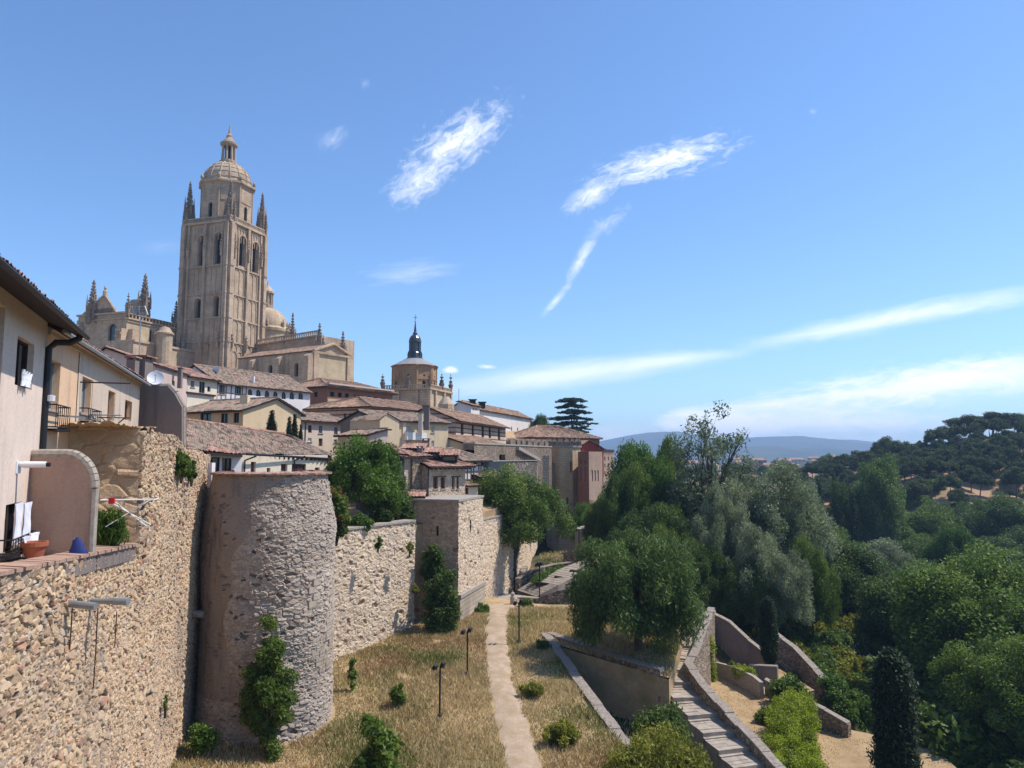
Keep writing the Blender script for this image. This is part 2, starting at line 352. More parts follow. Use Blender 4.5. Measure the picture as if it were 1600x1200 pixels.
leafmat('leaf_cypress', (.014,.026,.009), (.032,.052,.017), (.065,.09,.03), .2); leafmat('flower_red', (.35,.03,.015), (.5,.07,.03), (.6,.16,.08), .3, .1)
leafmat('leaf_cedar', (.010,.026,.018), (.022,.048,.034), (.042,.078,.052), .12)
leafmat('grass_dry', (.38,.27,.14), (.58,.44,.25), (.74,.61,.38), .3, .1); leafmat('grass_green', (.09,.11,.03), (.20,.21,.06), (.34,.33,.11), .3, .1)
leafmat('grass_brown', (.24,.13,.07), (.40,.25,.14), (.56,.40,.23), .25, .1)
def groundmat(name, dry, mid, green, gs=.35, gthr=(.45,.62), sc=1.0, fine=14):
    m, nt = newmat(name); ob = nd(nt, 'ShaderNodeTexCoord').outputs['Object']
    n1 = noise(nt, gs, 7, ob, .65); n2 = noise(nt, fine*sc, 6, ob, .7); n3 = noise(nt, 1.7*sc, 6, ob, .65)
    col = mixc(nt, ramp(nt, n3, [(.35, (0,0,0)), (.68, (1,1,1))]), dry, mid)
    col = mixc(nt, ramp(nt, n1, [(gthr[0], (0,0,0)), (gthr[1], (1,1,1))]), col, green)
    col = mixc(nt, ramp(nt, n2, [(.3, (0,0,0)), (.8, (1,1,1))]), mixc(nt, 1.0, col, (.68,.66,.62), 'MULTIPLY'), mixc(nt, 1.0, col, (1.22,1.2,1.16), 'MULTIPLY'))
    finish(nt, col, .98, n2, .6, .08)
groundmat('soil_grass', (.52,.38,.22), (.42,.285,.165), (.30,.24,.11)); groundmat('soil_tan', (.47,.34,.20), (.38,.26,.145), (.33,.22,.12))
groundmat('soil_path', (.52,.40,.30), (.41,.31,.225), (.37,.28,.18), .9, (.42,.62), fine=16); groundmat('soil_valley', (.28,.17,.095), (.15,.11,.055), (.035,.05,.018), .08, (.36,.5))
groundmat('soil_pinehill', (.40,.27,.17), (.34,.215,.13), (.14,.125,.06), .06, (.52,.66), .5, 4)
groundmat('mountain_hazed', (.07,.10,.10), (.05,.075,.08), (.10,.115,.10), .0009, (.5,.62), .004, .01)  # blue-green cast puts part of the distance haze into the colour
groundmat('plain_soil', (.20,.17,.11), (.14,.14,.08), (.07,.09,.045), .004, (.42,.55), .02, .2)

# ---------------------------------------------------------------- terrain
CP = [(5,30,-18.5),(12,35,-19.5),(8,20,-18.5),(13,42,-19),(11,50,-17.8),(16,62,-19.2),(18,58,-19.4),(16,50,-19.8),(22,64,-19.6),
 (22,50,-21.2),(26,52,-21.2),(20,44,-21),(26,44,-21.6),(28,57,-21.4),(20,71,-17.2),(23,74,-17.6),(27,71,-20),(33,68,-22.5),(31,62,-22.5),(30,80,-17.3),(34,78,-18.4),(36,82,-19.5),(36.5,73,-22.5),(47,80,-29),
 (28,90,-18),(20,88,-15.6),(15,80,-15),(12,92,-14),(10,102,-13.5),(20,112,-15),(30,120,-21),(42,110,-27),(60,60,-33),(60,100,-34),(50,140,-32),(90,100,-33),
 (95,130,-30),(70,180,-30),(40,180,-24),(60,230,-24),(100,180,-19),(35,45,-27),(34,32,-28),(50,40,-33),(80,60,-34),(120,90,-33),(130,130,-28),(-10,40,-17),(-10,62,-17),(-30,100,-18),(-60,160,-16),(-100,60,-18),(-30,20,-18),(-40,250,-14),(5,140,-13),(15,160,-14),(30,190,-18),
 (102,195,-12.5),(130,195,-10.5),(118,206,-8),(132,216,-4.5),(162,250,6.5),(185,262,8.5),(150,225,-1),(116,250,-5),(106,275,-12),(140,190,-14),(160,190,-12),(200,230,4),(92,215,-15),(85,250,-17),(220,280,10),(230,200,0),(160,160,-22),(240,140,-10),(60,300,-20),(110,330,-14),(170,330,-4),(250,360,5),(0,330,-18),(-150,300,-16),(2,57,-17.5),(6,49,-18),(9,52,-17.6),(17,69,-16)]
CPA = np.array(CP, dtype=float)
_gn = snoise(3, 7, (.01, .12))
def gz(x, y):
    x = np.asarray(x, float); y = np.asarray(y, float)
    d2 = (x[..., None]-CPA[:, 0])**2+(y[..., None]-CPA[:, 1])**2+2.0
    w = 1/d2**1.6
    z = (w*CPA[:, 2]).sum(-1)/w.sum(-1)
    r = np.sqrt((x-60)**2+(y-150)**2); k = np.clip((r-230)/260, 0, 1); k = k*k*(3-2*k)
    z = z*(1-k)+(-22-k*2)*k
    return z+_gn(x, y)*np.clip(r/200, .15, 1)*.8
def gz1(x, y): return float(gz(np.array([x]), np.array([y]))[0])
def warp(n, lo, hi, k):
    t = np.linspace(-1, 1, n); s = np.sinh(t*k)/math.sinh(k); return np.where(s < 0, -s*lo, s*hi)
gx = warp(300, -5600, 6500, 5.8)+30; gy = warp(330, -600, 5600, 5.4)+80
X, Y = np.meshgrid(gx, gy); Z = gz(X, Y)
b = MB(); b.grid(np.stack([X, Y, Z], -1), np.stack([X, Y], -1))
ground = b.build('ground', ['soil_valley', 'soil_pinehill', 'plain_soil'], smooth=True, origin=(0, 0, 0)); tag(ground, kind='structure')
cx = (X[:-1, :-1]+X[1:, 1:])/2; cy = (Y[:-1, :-1]+Y[1:, 1:])/2
hill = (cy > 172+12*np.sin(cx*.06)) & (cx > 70) & (cy < 420) & (cx < 400)
far_ = (cx-60)**2+(cy-150)**2 > 330**2
ground.data.polygons.foreach_set('material_index', np.where(far_, 2, np.where(hill, 1, 0)).reshape(-1).astype(int).tolist())

def mountain(name, Y0, prof, depth, seed, fade):
    pts = np.array([(P(a, c, Y0).x, P(a, c, Y0).z) for a, c in prof])
    xs = np.linspace(pts[0, 0], pts[-1, 0], 220); top = np.interp(xs, pts[:, 0], pts[:, 1])
    n = snoise(seed, 9, (1/1500, 1/110)); n2 = snoise(seed+5, 9, (1/450, 1/60))
    t = np.linspace(0, 1, 60); XX, T = np.meshgrid(xs, t); TT = np.broadcast_to(top, XX.shape)
    prof_ = np.sin(np.clip(T, 0, 1)*math.pi/2)**1.3
    YY = Y0-depth*(1-T)
    ZZ = -40+(TT+40)*prof_+n(XX, YY)*fade*(1-T)*T*3+np.abs(n2(XX+T*300, YY*.35))*fade*.55*(1-T)
    b = MB(); b.grid(np.stack([XX, YY, ZZ], -1), np.stack([XX, YY], -1))
    YB = Y0+depth*T; b.grid(np.stack([XX, YB, -40+(TT+40)*np.cos(T*math.pi/2)], -1), np.stack([XX, YB], -1))
    o = b.build(name, 'mountain_hazed', smooth=True, origin=(0, Y0, 0)); tag(o, kind='structure')
mountain('hills', 4100, [(500,712),(800,706),(900,697),(945,688),(975,682),(1000,678),(1030,676),(1055,681),(1085,686),(1110,689),(1150,688),(1180,683),(1215,682),(1240,686),(1262,690),(1300,693),(1340,697),(1400,704),(1500,708),(1700,712)], 1600, 21, 30)
mountain('hills', 5200, [(900,712),(1200,700),(1260,692),(1300,687),(1330,687),(1360,690),(1400,696),(1500,703),(1700,700),(2000,712)], 700, 31, 20)
mountain('hills', 2500, [(850,716),(960,712),(1040,708),(1100,704),(1160,699),(1200,697),(1260,700),(1330,703),(1400,708),(1600,712)], 700, 41, 15)

# upper garden terrace beside the path (inside the retaining walls)
def uz(x, y): return -14-np.clip(57-y, -4, 60)*.07+np.clip((-x-12)/6, 0, 1)*np.clip((52-y)/20, 0, 1)*1.0
def inpoly(px_, py_, poly):
    x = np.asarray(px_); y = np.asarray(py_); c = np.zeros(x.shape, bool); j = len(poly)-1
    for i in range(len(poly)):
        xi, yi = poly[i]; xj, yj = poly[j]
        with np.errstate(divide='ignore', invalid='ignore'):
            c ^= ((yi > y) != (yj > y)) & (x < (xj-xi)*(y-yi)/((yj-yi) or 1e-9)+xi)
        j = i
    return c
W2E = (5.45, 41.5); W1E = (10.3, 49.6); CC = (2.6, 57.0)
UP = [(-30,8),(9.5,8),(8.6,30),W2E,CC,W1E,(12.6,56.5),(16.2,68.5),(15,71),(2,70.5),(-8,76),(-30,76)]
def path_c(y):   # centre of the footpath
    ys = [30, 36.2, 39.4, 44, 49.7, 57.4, 65.3, 69, 74]; pxs = [850, 825, 815, 793.5, 782, 777, 779, 781, 782]
    return np.interp(y, ys, [G(p, q).x for p, q in zip(pxs, ys)])
un = snoise(5, 6, (.1, 1.2))
def polysheet(name, poly, zf, mat, step, parent=None, noise_=.06, matf=None, mats=None):
    x0 = min(p[0] for p in poly); x1 = max(p[0] for p in poly); y0 = min(p[1] for p in poly); y1 = max(p[1] for p in poly)
    xs = np.arange(x0, x1+step, step); ys = np.arange(y0, y1+step, step); X, Y = np.meshgrid(xs, ys)
    Z = zf(X, Y)+un(X, Y)*noise_
    ctr = inpoly((X[:-1, :-1]+X[1:, 1:])/2, (Y[:-1, :-1]+Y[1:, 1:])/2, poly)
    idx = np.arange(X.size).reshape(X.shape)
    q = np.stack([idx[:-1, :-1], idx[:-1, 1:], idx[1:, 1:], idx[1:, :-1]], -1)[ctr]
    b = MB(); A = np.stack([X, Y, Z], -1).reshape(-1, 3); used = np.unique(q); mp = -np.ones(X.size, int); mp[used] = np.arange(len(used))
    b.v = list(map(tuple, A[used].tolist())); b.f = mp[q].tolist(); b.m = [0]*len(b.f); b.uv = [None]*len(b.f)
    # snap the rim onto the outline
    PA = np.array(poly, float); PB = np.roll(PA, -1, 0); vv = np.array(b.v); full = np.zeros(len(vv), int); np.add.at(full, np.array(b.f).reshape(-1), 1)
    for i in np.where(full < 4)[0]:
        p = vv[i, :2]; ab = PB-PA; t = np.clip(((p-PA)*ab).sum(1)/(ab**2).sum(1), 0, 1); c = PA+ab*t[:, None]; k = ((c-p)**2).sum(1).argmin()
        if ((c[k]-p)**2).sum() < (step*1.5)**2: b.v[i] = (float(c[k][0]), float(c[k][1]), float(zf(c[k][0], c[k][1])))
    # skirt down at the rim
    for i in range(len(poly)):
        a, c = poly[i], poly[(i+1) % len(poly)]
        za, zc = float(zf(np.array(a[0]), np.array(a[1])))-.1, float(zf(np.array(c[0]), np.array(c[1])))-.1
        b.face([(a[0],a[1],za-6),(c[0],c[1],zc-6),(c[0],c[1],zc),(a[0],a[1],za)], 0)
    o = b.build(name, mats or mat, parent, smooth=True, origin=(x0, y0, 0))
    if matf is not None:
        c = np.array([p.center for p in o.data.polygons]) if False else None
    return o
tag(polysheet('ground_terrace', UP, uz, 'soil_grass', .3), kind='structure')
# the worn path as its own sheet
b = MB(); ys = np.linspace(28, 69.5, 120); wob = snoise(9, 6, (.08, .9))
rows = []
for y in ys:
    c = float(path_c(y)); w = np.interp(y, [28, 40, 56, 66, 69.5], [.85, .92, .86, .95, 1.6])
    l = c-w+.30*float(wob(0., y))+.1*float(un(y*2.2, 0.)); r = c+w+.30*float(wob(30., y))+.1*float(un(y*2.2, 9.))
    rows.append([(l+(r-l)*t, y, float(uz(np.array(l+(r-l)*t), np.array(y)))+.075+.05*float(un(l+(r-l)*t, y))-.07*abs(2*t-1)**3) for t in np.linspace(0, 1, 9)])
A = np.array(rows); b.grid(A, A[..., :2]); tag(b.build('path', 'soil_path', smooth=True, origin=(0, 50, -14)), kind='structure')
# lower garden terraces
G1 = [(11.5,50.5),(13.5,56),(18,66.5),(23,66),(24,60),(20.2,58),(18.4,50),(17,44),(15.2,42.5)]
tag(polysheet('garden_terrace', G1, lambda x, y: -18.5-(60-y)*.03+0*x, 'soil_tan', .5), kind='structure')
G2 = [(20.4,57),(22,58.5),(26,56),(29.5,53),(28,40),(19.5,38),(18.8,44),(19.6,52)]
tag(polysheet('garden_terrace', G2, lambda x, y: -20.3-(55-y)*.02+0*x, 'soil_tan', .5), kind='structure')

# town hill under and behind the houses
TE = [(-11.5,14),(-18.6,43.5),(-17.5,45.5),(-13.2,53),(-8.4,61.5),(-3.6,69.5),(0.5,82),(2.6,97),(4.5,122),(9.5,128),(15,138),(19,152),(16,185),(-30,230),(-150,260),(-190,60),(-60,5),(-11.5,5)]
def tz(x, y):
    base = np.interp(y, [0, 28, 40, 58, 66, 75, 85, 100, 130, 150, 180, 300], [-2.95, -3.3, -2.2, -5.7, -5.6, -4.5, -2.0, 1.5, 6, 9, 11, 12])
    edge = np.interp(y, [0, 60, 75, 90, 120, 150, 300], [-3.3, -5.7, -5.5, -4.0, -2.0, -3.0, 0])
    d = np.clip((-x+np.interp(y, [0, 45, 60, 70, 100, 150], [-12, -19, -9, -4, 3, 16]))/22, 0, 1)
    return edge+(base-edge)*d
tag(polysheet('hill', TE, tz, 'soil_tan', 2.0), kind='structure')

# ---------------------------------------------------------------- rubble surface in real relief
def _h(i, j, k, seed):
    s = np.sin(i*127.1+j*311.7+k*74.7+seed)*43758.5453; return s-np.floor(s)
def cells(U, Vv, sx, sz, seed, warp_=.3):
    n1 = snoise(seed, 3, (.25/sx, 1.1/sx)); n2 = snoise(seed+1, 3, (.25/sx, 1.1/sx))
    a = (U+n1(U, Vv)*sx*warp_)/sx; c = (Vv+n2(U, Vv)*sz*warp_)/sz; ia = np.floor(a).astype(int); ic = np.floor(c).astype(int)
    f1 = np.full(U.shape, 9.); f2 = np.full(U.shape, 9.); idr = np.zeros(U.shape); tl = np.zeros(U.shape)
    for di in (-1, 0, 1):
        for dj in (-1, 0, 1):
            i = ia+di; j = ic+dj; px_ = i+.5+(_h(i, j, 1, seed)-.5)*.95; py_ = j+.5+(_h(i, j, 2, seed)-.5)*.85; big = (_h(i, j, 5, seed) > .8)*.18
            dx = a-px_; dz = c-py_; d = np.maximum(np.sqrt(dx**2+dz**2), (np.abs(dx)+np.abs(dz))*.78)-big; nr = d < f1
            f2 = np.where(nr, f1, np.minimum(f2, d)); idr = np.where(nr, _h(i, j, 3, seed), idr); tl = np.where(nr, dx*(_h(i, j, 7, seed)-.5)+dz*(_h(i, j, 8, seed)-.65), tl); f1 = np.where(nr, d, f1)
    return f2-f1, idr, tl
def rubble(b, fn, Lu, Lv, res, sx, sz, amp, seed, mi=0, lowamp=.06, u0=0., fine=None, flat=None):
    nu = max(2, int(Lu/res)); nv = max(2, int(Lv/res)); U, Vv = np.meshgrid(np.linspace(0, Lu, nu), np.linspace(0, Lv, nv))
    nl = snoise(seed+2, 6, (.07, .6)); n3 = snoise(seed+3, 4, (1.5, 6)); e, idr, tl = cells(U+u0, Vv, sx, sz, seed)
    if fine:
        e2, id2, tl2 = cells(U+u0, Vv, sx*fine, sz*fine, seed+17); mk = (snoise(seed+9, 4, (.12, .8))(U, Vv)+.5*(idr-.5)) > -.1
        e = np.where(mk, e2, e); idr = np.where(mk, id2, idr); tl = np.where(mk, tl2, tl); amp_ = np.where(mk, amp*.7, amp)
    else: amp_ = amp
    k = np.clip(e/.22, 0, 1); k = k*k*(3-2*k)
    hgt = amp_*k*(.30+1.0*((idr*7.3) % 1)+1.5*tl)+lowamp*nl(U, Vv)+amp_*.16*n3(U, Vv)*k
    hole = ((idr*13.7) % 1) > .955; hgt = np.where(hole, -amp*1.5, hgt)
    if flat is not None: fm = np.clip(flat(U, Vv), 0, 1); hgt = hgt*(1-.45*fm)+.02*fm
    pos, nor = fn(U, Vv); b.grid(pos+nor*hgt[..., None], np.stack([U+u0, Vv], -1), mi, {'rnd': idr, 'edge': np.where(hole, 0, e)})
def flatfn(O, d, N, up=(0, 0, 1)):
    O = np.array(O, float); d = np.array(d, float); N = np.array(N, float); up = np.array(up, float)
    return lambda U, Vv: (O+U[..., None]*d+Vv[..., None]*up, np.broadcast_to(N, U.shape+(3,)))
def wallframe(A, B):
    A = Vector(A); B = Vector(B); d = (B-A); L = d.length; d = d/L; n = Vector((-d.y, d.x))
    c = (A+B)/2
    if n.dot(c) < 0: n = -n
    return d, n, L

# ------ long foreground wall
def wax(y): return -6.9-.2589*y
WA = empty('stone_wall', (wax(30), 30, -14), 'long near rubble stone town wall with the clay topped parapet and drain pipes, bottom left', 'wall')
Ya, Yb = 11.0, 45.5
A0 = (wax(Ya), Ya); B0 = (wax(Yb), Yb); dW, nW, LW = wallframe(A0, B0)
def cop(y): return -1.35-.067*y
topk_y = np.array([11, 27.9, 28.0, 28.9, 30, 33, 36, 39, 42, 45.6]); topk_z = np.array([cop(11)-.12, cop(27.9)-.12, .9, 1.15, 1.0, .85, .62, .35, .2, .1])
_tn = snoise(77, 6, (.15, 1.6))
def wa_fn(U, Vv):
    x = A0[0]+dW.x*U; y = A0[1]+dW.y*U; top = np.interp(y, topk_y, topk_z)+np.where(y > 28, .18*_tn(U, U*0), 0)
    z = np.minimum(-16.2+Vv, top); back = np.clip((-16.2+Vv)-top, 0, 2.0)
    P_ = np.stack([x-nW.x*0+nW.x*back*1.2, y+nW.y*back*1.2, z], -1)
    N_ = np.broadcast_to(np.array([-nW.x, -nW.y, 0.]), U.shape+(3,))
    return P_, N_
b = MB(); rubble(b, wa_fn, LW, 19.5, .04, .33, .205, .088, 5, lowamp=.07, fine=.58)
b.build('masonry', 'rubble_near', WA, smooth=False)
# clay coping on the low parapet
b = MB(); ny = 60; n = snoise(12, 5, (.3, 3))
for i in range(ny):
    y0 = 11+(27.75-11)*i/ny; y1 = 11+(27.75-11)*(i+1)/ny-.012; j = random.uniform(-.012, .012)
    o = Vector((wax(y0)-.62, y0, cop(y0)-.10+j)); b.obox(o, (wax(y1)-wax(y0), y1-y0, cop(y1)-cop(y0)), (.76+3*j, 0, -.04), (0, 0, .09), 0)
b.build('coping', 'clay_coping', WA)
b = MB()
for (y0, y1) in ((11, 22.8), (22.9, 27.6)):
    b.obox((wax(y0)-.1, y0, cop(y0)-.62), (wax(y1)-wax(y0), y1-y0, cop(y1)-cop(y0)), (.16, .02, 0), (0, 0, .5), 0)
b.build('render_band', 'plaster_dark', WA)
# drain pipes, and small bits sticking out of the wall
def pipe(px0, py0, px1, py1, r, m, Yb_=None):
    a = P(px0, py0, 1); t = -6.9/(a.x+.2589); a = P(px0, py0, t)
    out = V(.97, -.10, 0); L = .9
    bb = MB(); bb.tube([a-out*.3, a+out*.12, a+out*L+V(0, 0, -.06)], r, 12, 0); 
    o = bb.build('drain_pipe', m, WA, smooth=False)
pipe(103, 943, 120, 946, .10, 'galvanized')
a = P(142, 939, 1); t = -6.9/(a.x+.2589); a = P(142, 939, t); bb = MB(); bb.tube([a+V(-.3,0,0), a+V(.15,-.02,0), a+V(1.05, -.1, 0)], .085, 10); bb.tube([a+V(.75,-.07,0), a+V(1.2,-.12,0)], .11, 12); bb.build('drain_pipe', 'galvanized', WA)
a = P(300, 958, 1); t = -6.9/(a.x+.2589); a = P(300, 958, t); bb = MB(); bb.tube([a+V(-.3,0,0), a+V(.75,-.1,-.05)], .2, 8); bb.build('water_spout', 'stone_cap', WA)
for (qx, q0, q1) in ((105, 950, 1015), (146, 950, 1075), (176, 955, 1010)):
    a = P(qx, q0, 1); t = -6.9/(a.x+.2589); a = P(qx, q0, t); c = P(qx, q1, t); bb = MB(); bb.tube([a+V(.14,0,0), V(a.x+.14, a.y, (a.z+c.z)/2), V(a.x+.13, a.y, c.z)], .018, 6); bb.build('cable', 'pipe_brown', WA)
# terrace floor on the wall
b = MB(); ys = np.linspace(9, 28.5, 30)
for y0, y1 in zip(ys[:-1], ys[1:]):
    b.face([(wax(y0)-.5, y0, cop(y0)-.25), (wax(y1)-.5, y1, cop(y1)-.25), (wax(y1)-9, y1, cop(y1)-.2), (wax(y0)-9, y0, cop(y0)-.2)])
tag(b.build('terrace_floor', 'soil_tan'), kind='structure')
# broken thick wall end closing the terrace
b = MB(); Oy = 28.0; x1 = wax(Oy)-.02; nre = snoise(91, 5, (.2, 1.1)) 
def re_fn(U, Vv):
    pos = np.stack([x1-5.2+U, Oy-.45*(5.2-U)+.12*nre(U, Vv), -3.6+Vv], -1); return pos, np.broadcast_to(np.array([.41, -.91, 0.]), U.shape+(3,))
rubble(b, re_fn, 5.2, 4.72, .05, .8, .45, .06, 44, lowamp=.16)
rubble(b, flatfn((x1-5.2, Oy-2.3, 1.08), (1,0,0), (0,0,1), (0,1,0)), 5.2, 3.6, .08, .4, .3, .09, 47)
EW = b.build('broken_wall', 'earth_wall'); tag(EW, 'tall broken end of an earth and rubble wall closing the near terrace', 'wall')
# round wall tower
TWX, TWY = -14.15, 43.5
TW = empty('wall_tower', (TWX, TWY, -15), 'big round weathered wall tower with a tiled rim in front of the low house', 'tower')
PV, PR_ = [0, 4, 8, 11.4, 13, 14.6], [3.74, 3.70, 3.68, 3.64, 3.4, 3.2]
def tw_fn(U, Vv):
    prof_r = np.interp(Vv, PV, PR_); th = -R(200)+U/3.7
    cxn = np.cos(th); cyn = np.sin(th); w = .12*_tn(U*.5, Vv*.5)
    return np.stack([TWX+cxn*(prof_r+w), TWY+cyn*(prof_r+w), -15.6+Vv], -1), np.stack([cxn, cyn, 0*cxn], -1)
brown_ns = snoise(95, 4, (.06, .35))
def tw_mask(U, Vv):   # top band still carries old render; left side gets its brown by angle
    th = -200+np.degrees(U/3.7); return np.clip((-(th+92)/14)+1.6*brown_ns(U, Vv), 0, 1)*np.clip((Vv-1)/3, 0, 1)*.9+np.clip((Vv-13.0)/.8+1.2*brown_ns(U, Vv+9), 0, 1)*(th < -60)
b = MB(); rubble(b, tw_fn, 3.7*R(280), 14.6, .05, .38, .19, .075, 61, lowamp=.10, fine=.6, flat=tw_mask); TM = b.build('masonry', ['rubble_tower', 'tower_brown'], TW)
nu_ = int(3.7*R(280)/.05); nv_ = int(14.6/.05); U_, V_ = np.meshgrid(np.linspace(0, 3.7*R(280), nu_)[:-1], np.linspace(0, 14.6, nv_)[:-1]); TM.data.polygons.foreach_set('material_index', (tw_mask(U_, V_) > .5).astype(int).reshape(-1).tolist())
b = MB(); r_ = 3.28
for i in range(64):
    a0 = -R(200)+R(280)*i/64; a1 = a0+R(280)/64*.93; z = -.98+random.uniform(-.02, .02)
    p = [(TWX+rr*math.cos(a), TWY+rr*math.sin(a)) for rr, a in ((r_-.5, a0), (r_+.14, a0), (r_+.14, a1), (r_-.5, a1))]
    b.face([(*q, z-.09) for q in p][::-1]); b.face([(p[0][0], p[0][1], z+.10), (p[1][0], p[1][1], z), (p[2][0], p[2][1], z), (p[3][0], p[3][1], z+.10)])
    b.face([(*p[1], z-.09), (*p[2], z-.09), (*p[2], z), (*p[1], z)]); b.face([(*p[0], z-.09), (*p[1], z-.09), (*p[1], z), (*p[0], z+.1)])
b.build('coping', 'tiles_red', TW)
b = MB(); b.lathe(TWX, TWY, [(3.0, -1.3), (.1, -1.25)], 40, 0); b.build('fill', 'soil_tan', TW)
# ashlar blocks patched into the tower foot
b = MB()
pat = snoise(88, 4, (.12, .4)); taken = set()
for k in range(900):
    row = random.randrange(0, 25); col = random.randrange(0, 8); th = -R(70)+R(9.2)*col+(row % 2)*R(4); z = -14.8+.40*row
    if (row, col) in taken or not (7 <= row <= 19 and col >= 3+abs(row-14)//3) or (row*7+col*3) % 11 == 0: continue
    taken.add((row, col))
    rr = np.interp(z+15.6, PV, PR_)+.02+random.uniform(0, .045); w = random.uniform(.5, .61)
    e = V(math.cos(th), math.sin(th), 0); t_ = V(-e.y, e.x, 0)
    b.obox(V(TWX, TWY, z)+e*(rr-.3)-t_*w/2, t_*w, e*.34, V(0, 0, .385), 0)
b.build('ashlar_repair', 'cut_stone', TW)

# ------ second stretch of town wall
def pale_wall(name, label, A, B, zb, zt, res, seed, mat='rubble_pale', cop_=True, th=1.0, sx=.34, sz=.24, amp=.06, ztB=None):
    d, n, L = wallframe(A, B); rt = empty(name, (A[0], A[1], zb), label, 'wall'); ztB = zt if ztB is None else ztB
    def fn(U, Vv):
        t = Vv/(zt-zb); z = zb+(zt+(ztB-zt)*U/L-zb)*t
        return np.stack([A[0]+d.x*U, A[1]+d.y*U, z], -1), np.broadcast_to(np.array([-n.x, -n.y, 0.]), U.shape+(3,))
    b = MB(); rubble(b, fn, L, zt-zb, res, sx, sz, amp, seed)
    Bk = [(A[0]+n.x*th, A[1]+n.y*th), (B[0]+n.x*th, B[1]+n.y*th)]
    b.face([(*Bk[0], zb), (*Bk[1], zb), (*Bk[1], ztB), (*Bk[0], zt)]); b.face([(A[0],A[1],zt), (B[0],B[1],ztB), (*Bk[1], ztB), (*Bk[0], zt)])
    b.face([(B[0],B[1],zb), (*Bk[1], zb), (*Bk[1], ztB), (B[0],B[1],ztB)]); b.face([(A[0],A[1],zb), (*Bk[0], zb), (*Bk[0], zt), (A[0],A[1],zt)])
    b.build('masonry', mat, rt)
    if cop_:
        b = MB(); N_ = int(L/.55)
        for i in range(N_):
            u0 = L*i/N_; u1 = L*(i+1)/N_-.02; z0 = zt+(ztB-zt)*u0/L; z1 = zt+(ztB-zt)*u1/L
            o = V(A[0]+d.x*u0-n.x*.12, A[1]+d.y*u0-n.y*.12, z0+random.uniform(.0, .02)); b.obox(o, (d.x*(u1-u0), d.y*(u1-u0), z1-z0), (n.x*(th+.2), n.y*(th+.2), 0), (0, 0, .14))
        b.build('coping', 'stone_cap', rt)
    return rt
pale_wall('stone_wall', 'sunlit pale rubble wall between the round tower and the square bastion', (-15.6, 47.2), (-7.9, 60.4), -15.2, -5.35, .075, 71)
# bastion
BK = (-4.5, 62.0); BLt = (-8.35, 63.1); BRt = (-2.72, 68.7); bz0, bz1 = -15.0, -3.85
BS = empty('bastion', (-5.5, 64, -15), 'square stone bastion with one dark face and one sunlit face', 'bastion')
for k, (a, c) in enumerate(((BLt, BK), (BK, BRt))):
    d, n, L = wallframe(a, c)
    if k == 1: n = Vector((-d.y, d.x)); 
    b = MB(); nn = np.array([-n.x, -n.y, 0.])
    rubble(b, flatfn((a[0], a[1], bz0), (d.x, d.y, 0), nn), L, bz1-bz0, .075, .36, .24, .05, 81+k, u0=k*50)
    if k == 1:
        b.obox((a[0]-n.x*.22, a[1]-n.y*.22, bz0), (d.x*(L+.1), d.y*(L+.1), 0), (n.x*.4, n.y*.4, 0), (0, 0, 3.2), 1)
        b.obox((a[0]-n.x*.3, a[1]-n.y*.3, bz0+3.2), (d.x*(L+.2), d.y*(L+.2), 0), (n.x*.4, n.y*.4, 0), (0, 0, .3), 2)
        for (u_, w_) in ((L*.45, .16),): b.obox((a[0]+d.x*u_-n.x*.075, a[1]+d.y*u_-n.y*.075, -6.6), (d.x*w_, d.y*w_, 0), (n.x*.1, n.y*.1, 0), (0, 0, 1.0), 3)
    else: b.obox((a[0]+d.x*2.1-n.x*.075, a[1]+d.y*2.1-n.y*.075, -6.7), (d.x*.16, d.y*.16, 0), (n.x*.1, n.y*.1, 0), (0, 0, .8), 3)
    b.build('masonry', ['rubble_pale' if k else 'rubble_bastion_shade', 'cut_stone', 'stone_cap', 'opening_shade'], BS)  # shaded face gets a darker, warmer rubble copy; its shade tone is painted
b = MB(); pts = [BLt, BK, BRt, (-6.6, 70)]; c = Vector((sum(p[0] for p in pts)/4, sum(p[1] for p in pts)/4))
o_ = [c+(Vector(p)-c)*1.045 for p in pts]
b.face([(*p, bz1+.18) for p in o_]); b.face([(*p, bz1-.0) for p in o_][::-1])
for i in range(4):
    p, q = o_[i], o_[(i+1) % 4]; b.face([(*p, bz1), (*q, bz1), (*q, bz1+.18), (*p, bz1+.18)])
b.build('coping', 'stone_cap', BS)
b = MB(); b.face([(*BLt, bz0), (*BLt, bz1), (-6.6, 70, bz1), (-6.6, 70, bz0)]); b.face([(*BRt, bz0), (-6.6, 70, bz0), (-6.6, 70, bz1), (*BRt, bz1)]); b.build('back', 'rubble_far', BS)
